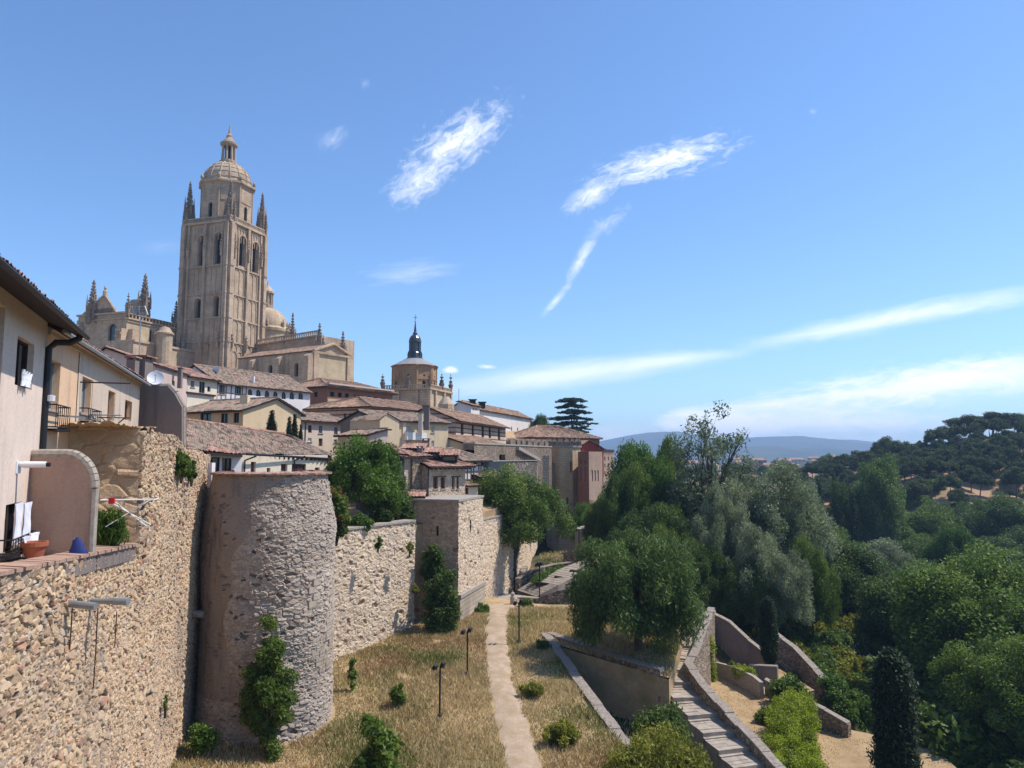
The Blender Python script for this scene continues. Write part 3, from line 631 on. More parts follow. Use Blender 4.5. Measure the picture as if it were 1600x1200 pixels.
# ---------------------------------------------------------------- houses
def wallface(mb, O, d, W, zb, zt, ops, N, mi=0, rev=.2, rmi=None):
    """vertical wall with real openings; O=(x,y) start, d=2D direction, N=outward 2D normal"""
    rmi = mi if rmi is None else rmi
    ops = [(max(.02, a), min(W-.02, b_), max(zb+.01, c), min(zt-.02, e), ar) for a, b_, c, e, ar in ops]
    ops = [o for o in ops if o[1] > o[0]+.05 and o[3] > o[2]+.05]
    us = sorted({0, W, *[x for o in ops for x in o[:2]]}); vs = sorted({zb, zt, *[x for o in ops for x in o[2:4]]})
    def pt(u, z, k=0): return (O[0]+d[0]*u-N[0]*k, O[1]+d[1]*u-N[1]*k, z)
    for i in range(len(us)-1):
        for j in range(len(vs)-1):
            if us[i+1]-us[i] < 1e-4 or vs[j+1]-vs[j] < 1e-4: continue
            cu = (us[i]+us[i+1])/2; cv = (vs[j]+vs[j+1])/2
            if any(a < cu < b_ and c < cv < e for a, b_, c, e, ar in ops): continue
            mb.face([pt(us[i], vs[j]), pt(us[i+1], vs[j]), pt(us[i+1], vs[j+1]), pt(us[i], vs[j+1])], mi)
    for a, b_, c, e, ar in ops:
        for p, q in (((a, c), (b_, c)), ((b_, c), (b_, e)), ((b_, e), (a, e)), ((a, e), (a, c))):
            mb.face([pt(*p), pt(*q), pt(*q, rev), pt(*p, rev)], rmi)
        if ar:
            r = (b_-a)/2; cu = (a+b_)/2; cz = e-r; n = 8
            for sgn in (-1, 1):
                for k in range(n):
                    t0 = math.pi/2*k/n; t1 = math.pi/2*(k+1)/n
                    p0 = (cu+sgn*r*math.cos(t0), cz+r*math.sin(t0)); p1 = (cu+sgn*r*math.cos(t1), cz+r*math.sin(t1))
                    mb.face([pt(*p0), pt(cu+sgn*r, p0[1]), pt(cu+sgn*r, p1[1]), pt(*p1)], mi)
                    mb.face([pt(*p0), pt(*p1), pt(*p1, rev), pt(*p0, rev)], rmi)
STY = {  # frame, glass, mullion, arch, sill, frame width
 'w': ('paint_white', 'glass_dark', 1, 0, 1, .07), 'd': ('wood_brown', 'glass_dark', 1, 0, 0, .13), 'o': (None, 'opening_shade', 0, 0, 0, 0), 'oa': (None, 'opening_shade', 0, 1, 0, 0),
 's': ('shutter_brown', 'shutter_brown', 1, 0, 0, .06), 'a': ('shutter_brown', 'glass_dark', 1, 1, 0, .05), 'g': ('wood_dark', 'glass_dark', 1, 0, 0, .06), 'c': ('paint_white', 'curtain', 1, 0, 1, .07),
 'b': ('shutter_grey', 'shutter_grey', 1, 0, 1, .06), 'x': (None, 'shutter_brown', 0, 0, 0, 0), 'pl': (None, 'plaster_dark', 0, 1, 0, 0), 'ga': ('wood_dark', 'glass_dark', 1, 1, 0, .08)}
def window(parent, O, d, N, op, sty, rev=.2, name='window'):
    fr, gl, mull, ar, sill, fw = STY[sty]; a, b_, c, e = op[:4]
    b = MB(); D_ = V(d[0], d[1], 0); NN = V(N[0], N[1], 0); o = V(O[0], O[1], 0)
    def bx(u0, z0, u1, z1, k0, k1, mi): b.obox(o+D_*u0+V(0, 0, z0)-NN*k0, D_*(u1-u0), -NN*(k1-k0), V(0, 0, z1-z0), mi)
    bx(a-.0, c, b_+.0, e, rev-.02, rev+.04, 1)
    if fr:
        k0, k1 = rev-.09, rev-.021
        bx(a, c, a+fw, e, k0, k1, 0); bx(b_-fw, c, b_, e, k0, k1, 0); bx(a+fw, c, b_-fw, c+fw, k0, k1, 0); bx(a+fw, e-fw, b_-fw, e, k0, k1, 0)
        if mull and b_-a > .45: m = (a+b_)/2; bx(m-fw*.5, c+fw, m+fw*.5, e-fw, k0, k1, 0)
        if e-c > 1.3 and sty in 'wc': z = c+(e-c)*.62; bx(a+fw, z, (a+b_)/2-fw*.5, z+fw*.7, k0, k1, 0); bx((a+b_)/2+fw*.5, z, b_-fw, z+fw*.7, k0, k1, 0)
    if sill: bx(a-.1, c-.09, b_+.1, c-.005, -.09, .02, 2)
    return b.build(name, [fr or gl, gl, 'stone_cap'], parent)
def tilegrid(b, eL, eR, rR, rL, mi=0, per=.3, amp=.055, row=.42, sag=.05, seed=0):
    """tiled slope between eave (eL-eR) and ridge (rL-rR): real half round tile relief"""
    eL, eR, rR, rL = [np.array(p, float) for p in (eL, eR, rR, rL)]
    h = eR-eL; h[2] = 0; hd = h/np.linalg.norm(h); sl_ = (rL+rR)/2-(eL+eR)/2; N = np.cross(hd, sl_); N = N/np.linalg.norm(N); N = N if N[2] > 0 else -N
    L = np.linalg.norm(eR-eL); S = np.linalg.norm(sl_); nu = max(6, int(L/per*6)); nv = max(3, int(S/row*2))
    nu = min(nu, 620)
    s = np.linspace(0, 1, nu); t = np.linspace(0, 1, nv); SS, TT = np.meshgrid(s, t)
    A = (eL+(eR-eL)*SS[..., None])*(1-TT[..., None])+(rL+(rR-rL)*SS[..., None])*TT[..., None]
    uu = A@hd; vv = TT*S
    nn = snoise(seed+3, 6, (.08, .9)); k2 = np.sin(np.floor(uu/per)*12.9898+seed)*43758.5; k2 -= np.floor(k2)
    hh = amp*np.abs(np.sin(math.pi*uu/per))**.7*(.75+.5*k2)+amp*.5*(1-(vv/row % 1))+sag*nn(uu, vv)+.018*rng.standard_normal(A.shape[:2])
    b.grid(A+N*hh[..., None], np.stack([uu, vv], -1), mi)
HN = [0]
class House: pass
def house(name, label, cat, A, B, D, zb, ze, zr=None, tr=None, zbk=None, hl=0, hr=0, ov=.4, ovs=.25, walls='plaster_beige', wallL=None, wallR=None,
          wins=(), roofm='tiles_brown', group=None, rafters=False, gutter=None, rev=.2, parent=None, soff='wood_dark', band=None, xy=False, top=None):
    HN[0] += 1
    A = Vector(A) if xy else G(*A); B = Vector(B) if xy else G(*B); d, n, W = wallframe(A, B)
    H = House(); H.A, H.B, H.d, H.n, H.W, H.D = A, B, d, n, W, D
    def hit(px, py, O, N):
        r = ray(px, py); t = (O[0]*N[0]+O[1]*N[1])/(r.x*N[0]+r.y*N[1]); return r*t
    def zpix(v, off=0):
        if isinstance(v, tuple): return hit(v[0], v[1], A+n*off, n).z
        return v
    tr = D/2 if tr is None else tr
    ze = zpix(ze); zr = zpix(zr, tr) if zr is not None else ze+tr*.42; zbk = zpix(zbk, D) if zbk is not None else (ze if tr < D*.9 else zr)
    H.ze, H.zr = ze, zr; H.hit = lambda px, py: hit(px, py, A, n)
    rt = parent or empty(name, (*((A+B)/2), zb), label, cat, group); H.root = rt
    faces = {'F': (A, d, W, -n), 'L': (A+n*D, -n, D, -d), 'R': (B, n, D, d), 'B': (B+n*D, -d, W, n)}
    wl_ = {k: [] for k in faces}
    for w in wins:
        fc, x0, y0, x1, y1, st = w; O, dd, L, NN = faces[fc]; xm = (x0+x1)/2; ym = (y0+y1)/2
        u0 = (hit(x0, ym, O, NN).to_2d()-O).dot(dd); u1 = (hit(x1, ym, O, NN).to_2d()-O).dot(dd); u0, u1 = min(u0, u1), max(u0, u1)
        z0 = hit(xm, y1, O, NN).z; z1 = hit(xm, y0, O, NN).z
        u0 = max(.02, u0); u1 = min(L-.02, u1); z0 = max(z0, zb+.05); z1 = min(z1, ze-.03)
        if u1-u0 > .08 and z1-z0 > .08: wl_[fc].append((u0, u1, z0, z1, STY[st][3], st))
    b = MB(); mats = [walls, wallL or walls, wallR or walls]
    for k, mi in (('F', 0), ('L', 1), ('R', 2), ('B', 0)):
        O, dd, L, NN = faces[k]; wallface(b, O, dd, L, zb, ze if k != 'B' else min(zbk, ze) if False else (zbk if k == 'B' else ze), [w[:5] for w in wl_[k]], NN, mi, rev)
    R2 = n*tr
    if hl <= 0: b.face([(*A, ze), (*(A+R2), zr), (*(A+n*D), zbk), (*(A+n*D), ze)] if abs(zbk-ze) > .02 else [(*A, ze), (*(A+R2), zr), (*(A+n*D), ze)], 1)
    if hr <= 0: b.face([(*B, ze), (*(B+R2), zr), (*(B+n*D), zbk), (*(B+n*D), ze)] if abs(zbk-ze) > .02 else [(*B, ze), (*(B+R2), zr), (*(B+n*D), ze)], 2)
    H.wall = b.build('wall', mats, rt)
    for k in wl_:
        O, dd, L, NN = faces[k]
        for w in wl_[k]: window(rt, O, dd, NN, w, w[5], rev)
    if roofm:
        sF = (zr-ze)/max(tr, .01); sB = (zr-zbk)/max(D-tr, .01); up = .10
        sLh = (zr-ze)/hl if hl > 0 else 0; sRh = (zr-ze)/hr if hr > 0 else 0
        oL = ov if hl > 0 else ovs; oR = ov if hr > 0 else ovs
        eFL = V(*(A-d*oL-n*ov), ze-sF*ov+up); eFR = V(*(B+d*oR-n*ov), ze-sF*ov+up)
        eBL = V(*(A-d*oL+n*(D+ov)), zbk-sB*ov+up); eBR = V(*(B+d*oR+n*(D+ov)), zbk-sB*ov+up)
        rL = V(*(A+d*(hl if hl > 0 else -ovs)+n*tr), zr+up); rR = V(*(B-d*(hr if hr > 0 else -ovs)+n*tr), zr+up)
        b = MB(); tilegrid(b, eFL, eFR, rR, rL, 0, seed=HN[0])
        if D-tr > .3: tilegrid(b, eBR, eBL, rL, rR, 0, seed=HN[0]+9)
        if hl > 0: tilegrid(b, eBL, eFL, rL+V(*d, 0)*.02, rL, 0, seed=HN[0]+5)
        if hr > 0: tilegrid(b, eFR, eBR, rR, rR-V(*d, 0)*.02, 0, seed=HN[0]+6)
        dn = V(0, 0, -.14)
        b.face([eFL+dn, eFR+dn, rR+dn, rL+dn][::-1], 1); b.face([eBR+dn, eBL+dn, rL+dn, rR+dn][::-1], 1)
        if hl > 0: b.face([eBL+dn, eFL+dn, rL+dn], 1)
        if hr > 0: b.face([eFR+dn, eBR+dn, rR+dn], 1)
        for p, q in ((eFL, eFR), (eFR, eBR), (eBR, eBL), (eBL, eFL)):
            if (p, q) == (eFR, eBR) and hr <= 0 or (p, q) == (eBL, eFL) and hl <= 0:
                r = rR if p == eFR else rL
                b.face([p+dn, r+dn, r, p], 1); b.face([r+dn, q+dn, q, r], 1)
            else: b.face([p+dn, q+dn, q, p], 1)
        nb = max(2, int((rR-rL).length/.45)) if (rR-rL).length > .5 else 0
        for i in range(nb):
            p = rL.lerp(rR, i/nb); q = rL.lerp(rR, (i+.93)/nb); z = V(0, 0, .03+random.uniform(-.015, .02)); b.tube([p+z, q+z+V(0, 0, .03)], .13, 8, 0, True)
        for hh_, e1, e2, rr in ((hl, eFL, eBL, rL), (hr, eFR, eBR, rR)):
            if hh_ > 0:
                for e_ in (e1, e2): b.tube([e_+V(0, 0, .05), rr+V(0, 0, .06)], .13, 6, 0)
        H.roof = b.build('roof', [roofm, soff], rt)
        if rafters:
            b = MB(); k = int(W/.55)
            for i in range(k+1):
                p = A+d*(W*i/k-.05)-n*(ov-.03); b.obox((*p, ze-sF*(ov-.03)-.19), V(d.x*.1, d.y*.1, 0), V(n.x*(ov+.1), n.y*(ov+.1), sF*(ov+.1)), V(0, 0, .14))
            b.build('rafters', 'wood_dark', rt)
        if gutter:
            b = MB(); b.tube([eFL+V(*(-n*.06), -.10), eFR+V(*(-n*.06), -.10)], .075, 8, 0); b.build('gutter', gutter, rt)
    return H
def hbox(H, name, mat, x0, y0, x1, y1, k0=-.02, k1=.08, parent=None, label=None):
    """box on the front face of house H given by its picture rectangle, from k0 behind to k1 in front"""
    a = H.hit((x0), (y0+y1)/2); c = H.hit(x1, (y0+y1)/2); zt = H.hit((x0+x1)/2, y0).z; zb = H.hit((x0+x1)/2, y1).z
    b = MB(); o = V(a.x+H.n.x*-k0*-1, a.y-H.n.y*k0*-1, zb)
    o = V(a.x, a.y, zb)+V(H.n.x, H.n.y, 0)*(-k0); b.obox(o, V(c.x-a.x, c.y-a.y, 0), V(-H.n.x, -H.n.y, 0)*(k1-k0), V(0, 0, zt-zb))
    o = b.build(name, mat, parent or H.root); return o
def chimney(H, px, py, Y, w=.7, h=1.4, mat='plaster_dark', cap=True, parent=None):
    p = P(px, py, Y); b = MB(); b.box(p.x-w/2, p.y-w/2, p.z-h-1.5, p.x+w/2, p.y+w/2, p.z, 0)
    if cap:
        b.box(p.x-w*.7, p.y-w*.7, p.z+.12, p.x+w*.7, p.y+w*.7, p.z+.2, 1)
        for sx in (-1, 1):
            for sy in (-1, 1): b.box(p.x+sx*w*.4-.06, p.y+sy*w*.4-.06, p.z, p.x+sx*w*.4+.06, p.y+sy*w*.4+.06, p.z+.12, 0)
    return b.build('chimney', [mat, 'tiles_red'], parent or H.roof)
def downpipe(H, px, py0, py1, m='pipe_brown', r=.05):
    a = H.hit(px, py0); c = H.hit(px, py1); o = V(-H.n.x, -H.n.y, 0)
    b = MB(); b.tube([a+o*(r+.25)+V(0, 0, .15), a+o*(r+.02)-V(0, 0, .1), V(a.x, a.y, c.z)+o*(r+.02)], r, 8); return b.build('downpipe', m, H.root)

# --- near houses on the terrace
HA, HB = (-10.7, 12.3), (-15.15, 23.6)
H1 = house('house', 'nearest pinkish house at the left edge, dark deep eaves and a black downpipe', 'house', HA, HB, 8, -3.2, 4.35, tr=4, zr=5.9, ov=1.0, ovs=.5, walls='plaster_pinkwhite', xy=True, gutter='iron_black', soff='wood_dark', rev=.25,
   wins=[('F', -18, 470, 5, 602, 'g'), ('F', 25, 530, 52, 606, 'g'), ('F', 7, 787, 31, 862, 'g')], roofm='tiles_red')
b = MB(); pe = P(108, 494, 23.0); o = V(H1.n.x, H1.n.y, 0)
q = H1.hit(62, 540); q2 = H1.hit(37, 866); g = V(HB[0]+.95, HB[1]+.2, 4.12); w0 = V(HB[0]+.12, HB[1]-.15, 3.6)
b.tube([g, g+V(-.05, 0, -.28), g+V(-.35, 0, -.42), w0+V(.25, 0, .05), w0+V(.02, 0, -.15), V(HB[0]+.14, HB[1]-.15, -3.1)], .11, 10); b.build('downpipe', 'iron_black', H1.root)
H2A, H2B = (-15.2, 23.65), (-21.5, 42.0)
H2 = house('house', 'long peach house with a small iron balcony behind the terrace wall', 'house', H2A, H2B, 8, -3.2, 4.25, tr=4, zr=6.0, ov=.45, ovs=.2, walls='plaster_peach', xy=True, gutter='galvanized', rev=.3, roofm='tiles_red',
   wins=[('F', 71, 562, 93, 640, 'b'), ('F', 125, 590, 142, 646, 'b'), ('F', 167, 611, 178, 657, 'd'), ('F', 194, 626, 205, 657, 'd')])
# cornice, darker worn upper plaster
b = MB(); d, n, W = H2.d, H2.n, H2.W
for k, z, h in ((.10, 3.95, .16), (.18, 4.11, .12)): b.obox((*(H2.A-n*k), z), (d.x*W, d.y*W, 0), (n.x*k, n.y*k, 0), (0, 0, h))
b.build('cornice', 'plaster_worn', H2.root)
b = MB(); s0 = (H2.hit(123, 560).to_2d()-H2.A).dot(d)
wallface(b, H2.A+d*s0-n*.03, d, W-s0, -3.1, 3.94, [((H2.hit(a, 640).to_2d()-H2.A).dot(d)-s0, (H2.hit(c, 640).to_2d()-H2.A).dot(d)-s0, H2.hit((a+c)/2, q).z, H2.hit((a+c)/2, p).z, 0) for a, p, c, q in ((125,590,142,646),(167,611,178,657),(194,626,205,657))], -n, 0, .03)
b.build('worn_plaster', 'plaster_worn', H2.root)
def railing(H, x0, y0, x1, y1, k=.32, m='iron_black', bars=7):
    a = H.hit(x0, (y0+y1)/2); c = H.hit(x1, (y0+y1)/2); zt = H.hit((x0+x1)/2, y0).z; zb = H.hit((x0+x1)/2, y1).z; o = V(-H.n.x, -H.n.y, 0)*k
    a = V(a.x, a.y, 0); c = V(c.x, c.y, 0); b = MB()
    for z in (zt, zb+.08): b.tube([V(a.x, a.y, z), a+o+V(0, 0, z), c+o+V(0, 0, z), V(c.x, c.y, z)], .025, 6)
    for i in range(bars+1): p = a.lerp(c, i/bars)+o; b.tube([p+V(0, 0, zb+.08), p+V(0, 0, zt)], .014, 5)
    b.obox(V(a.x, a.y, zb-.04), c-a, o*1.1, V(0, 0, .07))
    return b.build('railing', m, H.root)
railing(H2, 68, 634, 91, 672, .35); railing(H2, 122, 640, 143, 660, .35); railing(H1, -4, 838, 33, 862, .35, bars=9)
a = H2.hit(90, 649); b = MB(); b.tube([a, a+V(.7, .3, -.05), P(121, 661, a.y+4)], .03, 6); b.build('awning_pole', 'galvanized', H2.root)
a = H2.hit(124, 597); b = MB(); b.tube([a, a+V(1.7, .55, 0)], .03, 6); b.build('awning_pole', 'pipe_brown', H2.root)
a = H2.hit(66, 623); b = MB(); b.tube([a+V(-.1,0,0), a+V(.3, 0, .02)], .09, 10); b.lathe(a.x+.28, a.y, [(.02, a.z-.1), (.12, a.z-.08), (.12, a.z+.1), (.02, a.z+.12)], 10); b.build('outdoor_lamp', 'dish_white', H2.root)
chimney(H2, 221, 562, 43.5, .95, 1.2, 'plaster_dark'); chimney(H2, 208, 563, 42, .5, .7, 'plaster_dark')
def dish(px, py, Y, r, label, ang=.5, pole=1.0):
    p = P(px, py, Y); rt = empty('satellite_dish', (p.x, p.y, p.z-pole), label, 'satellite dish')
    b = MB(); ax = V(math.sin(ang), -math.cos(ang), .45).normalized(); u_ = ax.orthogonal().normalized(); v_ = ax.cross(u_); rings = []
    for i in range(6):
        rr = r*i/5+.001; rings.append([[*(p+ax*(.28*(rr/r)**2*r)+(u_*math.cos(t)+v_*math.sin(t))*rr)] for t in np.linspace(0, 2*math.pi, 25)])
    A_ = np.array(rings); b.grid(A_, A_[..., :2]); b.grid(A_-np.array(ax)*.03, A_[..., :2]); b.build('dish', 'dish_white', rt, smooth=True)
    b = MB(); b.tube([p+V(0, 0, -pole), p+V(0, 0, -.1), p], .03, 6); b.tube([p-V(0, 0, r*.8), p+ax*r*.9], .015, 5); b.tube([p+ax*r*.85, p+ax*r*1.0], .05, 6); b.build('mount', 'galvanized', rt)
dish(243, 592, 43.2, .46, 'large white satellite dish at the far end of the peach house roof', .4)
dish(337, 583, 93, .95, 'small white satellite dish above the arcaded white house roof', -.7, 1.5)
# security camera, laundry, pot, bag
p = H1.hit(27, 726); rt = empty('security_camera', tuple(p-V(0, 0, .3)), 'white security camera on a bracket on the pinkish house', 'security camera')
b = MB(); b.obox(p+V(0, -.12, -.25), V(.06, 0, 0), V(0, .2, 0), V(0, 0, .35)); b.build('mount', 'dish_white', rt); b = MB(); b.tube([p+V(.06, .0, 0), p+V(.16, .06, 0), p+V(.7, .2, 0)], [.06, .095, .09], 12); b.build('camera_body', 'paint_white', rt)
b = MB(); b.tube([p+V(.7, .2, 0), p+V(.8, .235, 0)], .06, 10); b.build('lens_hood', 'iron_black', rt)
def cloth(name, label, x0, y0, x1, y1, H, k, mat, seed, cat='cloth'):
    a = H.hit(x0, (y0+y1)/2); c = H.hit(x1, (y0+y1)/2); zt = H.hit((x0+x1)/2, y0).z; zb = H.hit((x0+x1)/2, y1).z; o = np.array([-H.n.x, -H.n.y, 0.])
    n_ = snoise(seed, 6, (.4, 3)); s, t = np.meshgrid(np.linspace(0, 1, 26), np.linspace(0, 1, 26)); w = .88+.10*np.cos(t*4+s)
    A_ = np.array([a.x, a.y, 0])+(np.array([c.x-a.x, c.y-a.y, 0]))*(.5+(s-.5)*w)[..., None]; A_[..., 2] = zt+(zb-zt)*t+.03*n_(s*3, t)
    A_ = A_+o*(k+.035*n_(s*5, t*1.5)+.04*np.sin(s*22))[..., None]; b = MB(); b.grid(A_, A_[..., 1:]); b.grid(A_-o*.02, A_[..., 1:]); ob = b.build(name, mat, smooth=True); tag(ob, label, cat); return ob
cloth('towel', 'white towel hanging open from the lowest window at the left edge', 6, 787, 17, 850, H1, .25, 'cloth_white', 3, 'towel'); cloth('towel', 'white towel on the right side of the lowest left window', 18, 786, 30, 848, H1, .28, 'cloth_white', 5, 'towel')
cloth('laundry_sheet', 'crumpled white patterned cloth over the railing below the towels', 5, 836, 33, 866, H1, .45, 'cloth_white', 4, 'laundry')
cloth('towel', 'small white cloth bunched in the upper window of the pinkish house', 26, 580, 42, 604, H1, .12, 'cloth_white', 8, 'cloth')
def tpt(px, Y_):
    p = P(px, 860, Y_); return V(p.x, Y_, cop(Y_)-.2)
p = tpt(53, 20.7); zc = p.z
rt = empty('flower_pot', tuple(p), 'terracotta flower pot standing on the terrace below the black downpipe', 'flower pot')
b = MB(); b.lathe(p.x, p.y, [(.20, zc), (.30, zc+.42), (.34, zc+.43), (.35, zc+.55), (.31, zc+.55), (.29, zc+.46), (.05, zc+.45)], 20); b.build('pot', 'terracotta', rt, smooth=False)
p = tpt(121, 21.9); b = MB(); zc = p.z
A_ = []; n_ = snoise(4, 5, (.3, 2))
for t in np.linspace(0, 1, 12):
    r0 = .26*(1-t)**.6*(1-.2*t)+.05; A_.append([[p.x+math.cos(a)*r0*(1+.2*n_(a, t*3))+.03*math.sin(t*5), p.y+math.sin(a)*r0*.7, zc+.62*t] for a in np.linspace(0, 2*math.pi, 20)])
A_ = np.array(A_); b.grid(A_, A_[..., :2]); rt = b.build('bag', ['cloth_blue', 'cloth_white'], smooth=True); tag(rt, 'crumpled dark blue bag sitting on the clay coping by the pink dividing wall', 'bag')
for q_ in rt.data.polygons:
    c_ = q_.center
    if n_(c_.x*30, c_.z*30) > .95 and c_.z > .1: q_.material_index = 1
# pinkish dividing wall on the terrace
xe = wax(22.4)-.05; xs_ = H2A[0]+.1; b = MB(); th = .22; zb = cop(22.4)-.3; prof = [(xs_-1.2, zb), (xe, zb), (xe, -1.0)]
for k in range(1, 9): a = R(90)*k/8; prof.append((xe-.85+.85*math.cos(a), -1.0+1.02*math.sin(a)))
prof.append((xs_-1.2, .02)); yw = 22.4
b.face([(x, yw, z) for x, z in prof]); b.face([(x, yw+th, z) for x, z in prof][::-1])
for (p0, p1) in zip(prof, prof[1:]+prof[:1]): b.face([(p0[0], yw, p0[1]), (p0[0], yw+th, p0[1]), (p1[0], yw+th, p1[1]), (p1[0], yw, p1[1])])
rt = empty('dividing_wall', (xe-1, yw, zb), 'rough pink plastered dividing wall with a rounded corner on the terrace', 'wall'); b.build('panel', 'plaster_terrace', rt)
b = MB()
for (p0, p1) in zip(prof[2:-1], prof[3:]): b.tube([V(p0[0], yw+th/2, p0[1]+.03), V(p1[0], yw+th/2, p1[1]+.03)], .15, 8)
b.tube([V(xe+.02, yw+th/2, zb+.2), V(xe+.02, yw+th/2, -1.0)], .12, 8); b.build('coping', 'stone_cap', rt)
# clothes racks
def rack(px, py, Y, label, L=1.5, col='paint_white', dirx=(1, .2)):
    p = P(px, py, Y); rt = empty('clothes_rack', tuple(p-V(0, 0, .9)), label, 'clothes rack'); b = MB(); d_ = V(*dirx, 0).normalized(); e_ = V(-d_.y, d_.x, 0)
    for i in range(5): b.tube([p+e_*(-.25+.125*i), p+e_*(-.25+.125*i)+d_*L], .014, 5)
    for k in (0, L): b.tube([p+e_*-.28+d_*k, p+e_*.28+d_*k], .02, 6)
    for s_ in (-1, 1): b.tube([p+e_*.25*s_+d_*.2, p-e_*.25*s_+d_*(L-.2)-V(0, 0, .9)], .02, 6); b.tube([p+e_*.25*s_+d_*(L-.2), p-e_*.25*s_+d_*.2-V(0, 0, .9)], .02, 6)
    b.build('frame', col, rt); return rt, p
rk, p = rack(161, 781, 25.5, 'white clothes rack with a red peg behind the pink dividing wall', 1.7)
b = MB(); b.obox(p+V(.35, -.3, -.12), V(.16, .05, 0), V(0, .1, 0), V(0, 0, .2)); tag(b.build('clothes_peg', 'plastic_red'), 'red peg clipped on the white clothes rack', 'peg')
rack(132, 648, 29.6, 'folding clothes rack with hanging bars on top of the broken wall', 1.3, 'galvanized', (1, .35))
rack(150, 652, 31.5, 'rusty folding rack on the broken wall beside the brown doorway', 1.3, 'pipe_brown', (1, .5))
# gabled party wall at the end of the peach house
b = MB(); Yp = 43.0
pp = [(212, 612), (222, 604), (262, 603.5), (272, 614), (284, 636), (284, 712), (212, 712)]
f0 = [P(a, c, Yp) for a, c in pp]; f1 = [p+V(.05, .55, 0) for p in f0]; b.face(f0); b.face(f1[::-1])
for i in range(len(pp)): j = (i+1) % len(pp); b.face([f0[i], f1[i], f1[j], f0[j]])
rt = empty('party_wall', tuple(f0[5]), 'dark stained party wall with a clipped gable beyond the peach house', 'wall'); b.build('panel', 'plaster_dark', rt)
b = MB()
for i in range(1, 5): b.tube([f0[i]+V(0, .25, .04), f0[i+1]+V(0, .25, .04)], .17 if i < 3 else .1, 8)
b.build('coping', 'stone_cap', rt)

# --- low tiled house on the wall behind the round tower
rt = empty('house', (-17.5, 48, -1), 'low tiled house with big dark windows right above the round wall tower', 'house')
HL = house('house', '', '', (316, 46.6), (512, 57.5), 6.0, -5.5, .05, parent=rt, walls='plaster_cream', roofm=None, rev=.2, zr=.06,
   wins=[('F', 391.8, 721.5, 399.5, 738, 'x'), ('F', 417, 731, 422.5, 738, 'o'), ('F', 439, 725, 449, 738, 'x'), ('F', 456, 725, 478, 738, 's'), ('F', 492, 730.5, 499.5, 739, 'x')])
b = MB()
e0, e1, r0, r1 = P(293, 704, 46.2), P(517, 714.6, 57.9), P(287.5, 658, 52), P(446, 680.5, 61.5)
tilegrid(b, e0, e1, r1, r0, 0, .3, .075, .42, .16, 5); e2 = P(520, 711, 64); tilegrid(b, e1, e2, r1+V(.02, 0, 0), r1, 0, .3, .07, .42, .12, 6)
dn = V(0, 0, -.2); b.face([e0+dn, e1+dn, r1+dn, r0+dn], 1); b.face([e1+dn, e2+dn, r1+dn], 1); bk = P(300, 704, 58); b.face([r0, r1, e2, bk], 1)
b.face([e0+dn, e1+dn, e1, e0], 1); b.face([e0+dn, r0+dn, r0, e0], 1)
N_ = 34
for i in range(N_): p = r0.lerp(r1, i/N_); q = r0.lerp(r1, (i+.92)/N_); b.tube([p+V(0, 0, .08+random.uniform(0, .05)), q+V(0, 0, .12)], .14, 8, 2)
rf = b.build('roof', ['tiles_old', 'wood_dark', 'tiles_red'], rt)
b = MB()
for i in range(30): p = e0.lerp(e1, i/29)+V(.25, .55, -.3); b.obox(p, V(.12, .03, 0), V(-.5, -.55, 0) if False else V(.0, -.5, -.0), V(0, 0, .14))
b.build('rafters', 'wood_dark', rt)
b = MB(); b.tube([P(385, 709.5, 49.3), e1+V(0, -.1, -.12)], .08, 8); b.build('gutter', 'iron_black', rt)
# projecting white bay with two big windows
HBY = house('bay', '', '', (312, 45.6), (378, 47.6), 1.6, -5.5, ('p', ) and .04, parent=rt, walls='plaster_white', roofm=None, zr=.05, rev=.15, wins=[('F', 320, 714.5, 343, 739.5, 'g'), ('F', 347, 716, 361.5, 739, 'g')])
b = MB(); e0, e1, r0, r1 = P(323, 706.5, 44.9), P(379, 710.5, 47.0), P(325, 697, 47.4), P(377, 706.5, 49.6); tilegrid(b, e0, e1, r1, r0, 0, .3, .08, .42, .12, 15); dn = V(0, 0, -.16); b.face([e0+dn, e1+dn, r1+dn, r0+dn], 1); b.face([e0+dn, e1+dn, e1, e0], 1)
b.build('bay_roof', ['tiles_red', 'wood_dark'], rt)
for px in (381, 459): 
    a = HL.hit(px, 716); bb = MB(); o = V(-HL.n.x, -HL.n.y, 0); bb.tube([a+o*.5+V(.4, .2, .15), a+o*.1-V(0, 0, .15), V(a.x, a.y, -1.3)+o*.1], .06, 8); bb.build('downpipe', 'pipe_brown', rt)
# brown shutter box and bracket near the wall / tower joint
p = P(324, 824, 43.6); b = MB(); b.box(p.x-.32, p.y-.1, p.z-.85, p.x+.32, p.y+.5, p.z+.85); b.box(p.x-.36, p.y-.14, p.z-.9, p.x+.36, p.y-.1, p.z-.82); tag(b.build('meter_cabinet', 'shutter_brown'), 'tall brown cabinet fixed where the near wall meets the round tower', 'cabinet')
p = P(337, 745, 44.4); b = MB(); b.tube([p, P(331, 800, 44.4), P(329, 1000, 44.0)], .07, 8); tag(b.build('drain_pipe', 'pipe_brown'), 'brown drain pipe running down the joint left of the round tower', 'pipe')
b = MB(); p = P(322, 792, 43.9); b.box(p.x-.3, p.y, p.z-1.2, p.x+.25, p.y+.5, p.z+2.6); tag(b.build('wall_pier', 'plaster_white'), 'narrow whitewashed pier at the corner below the low tiled house', 'pier')

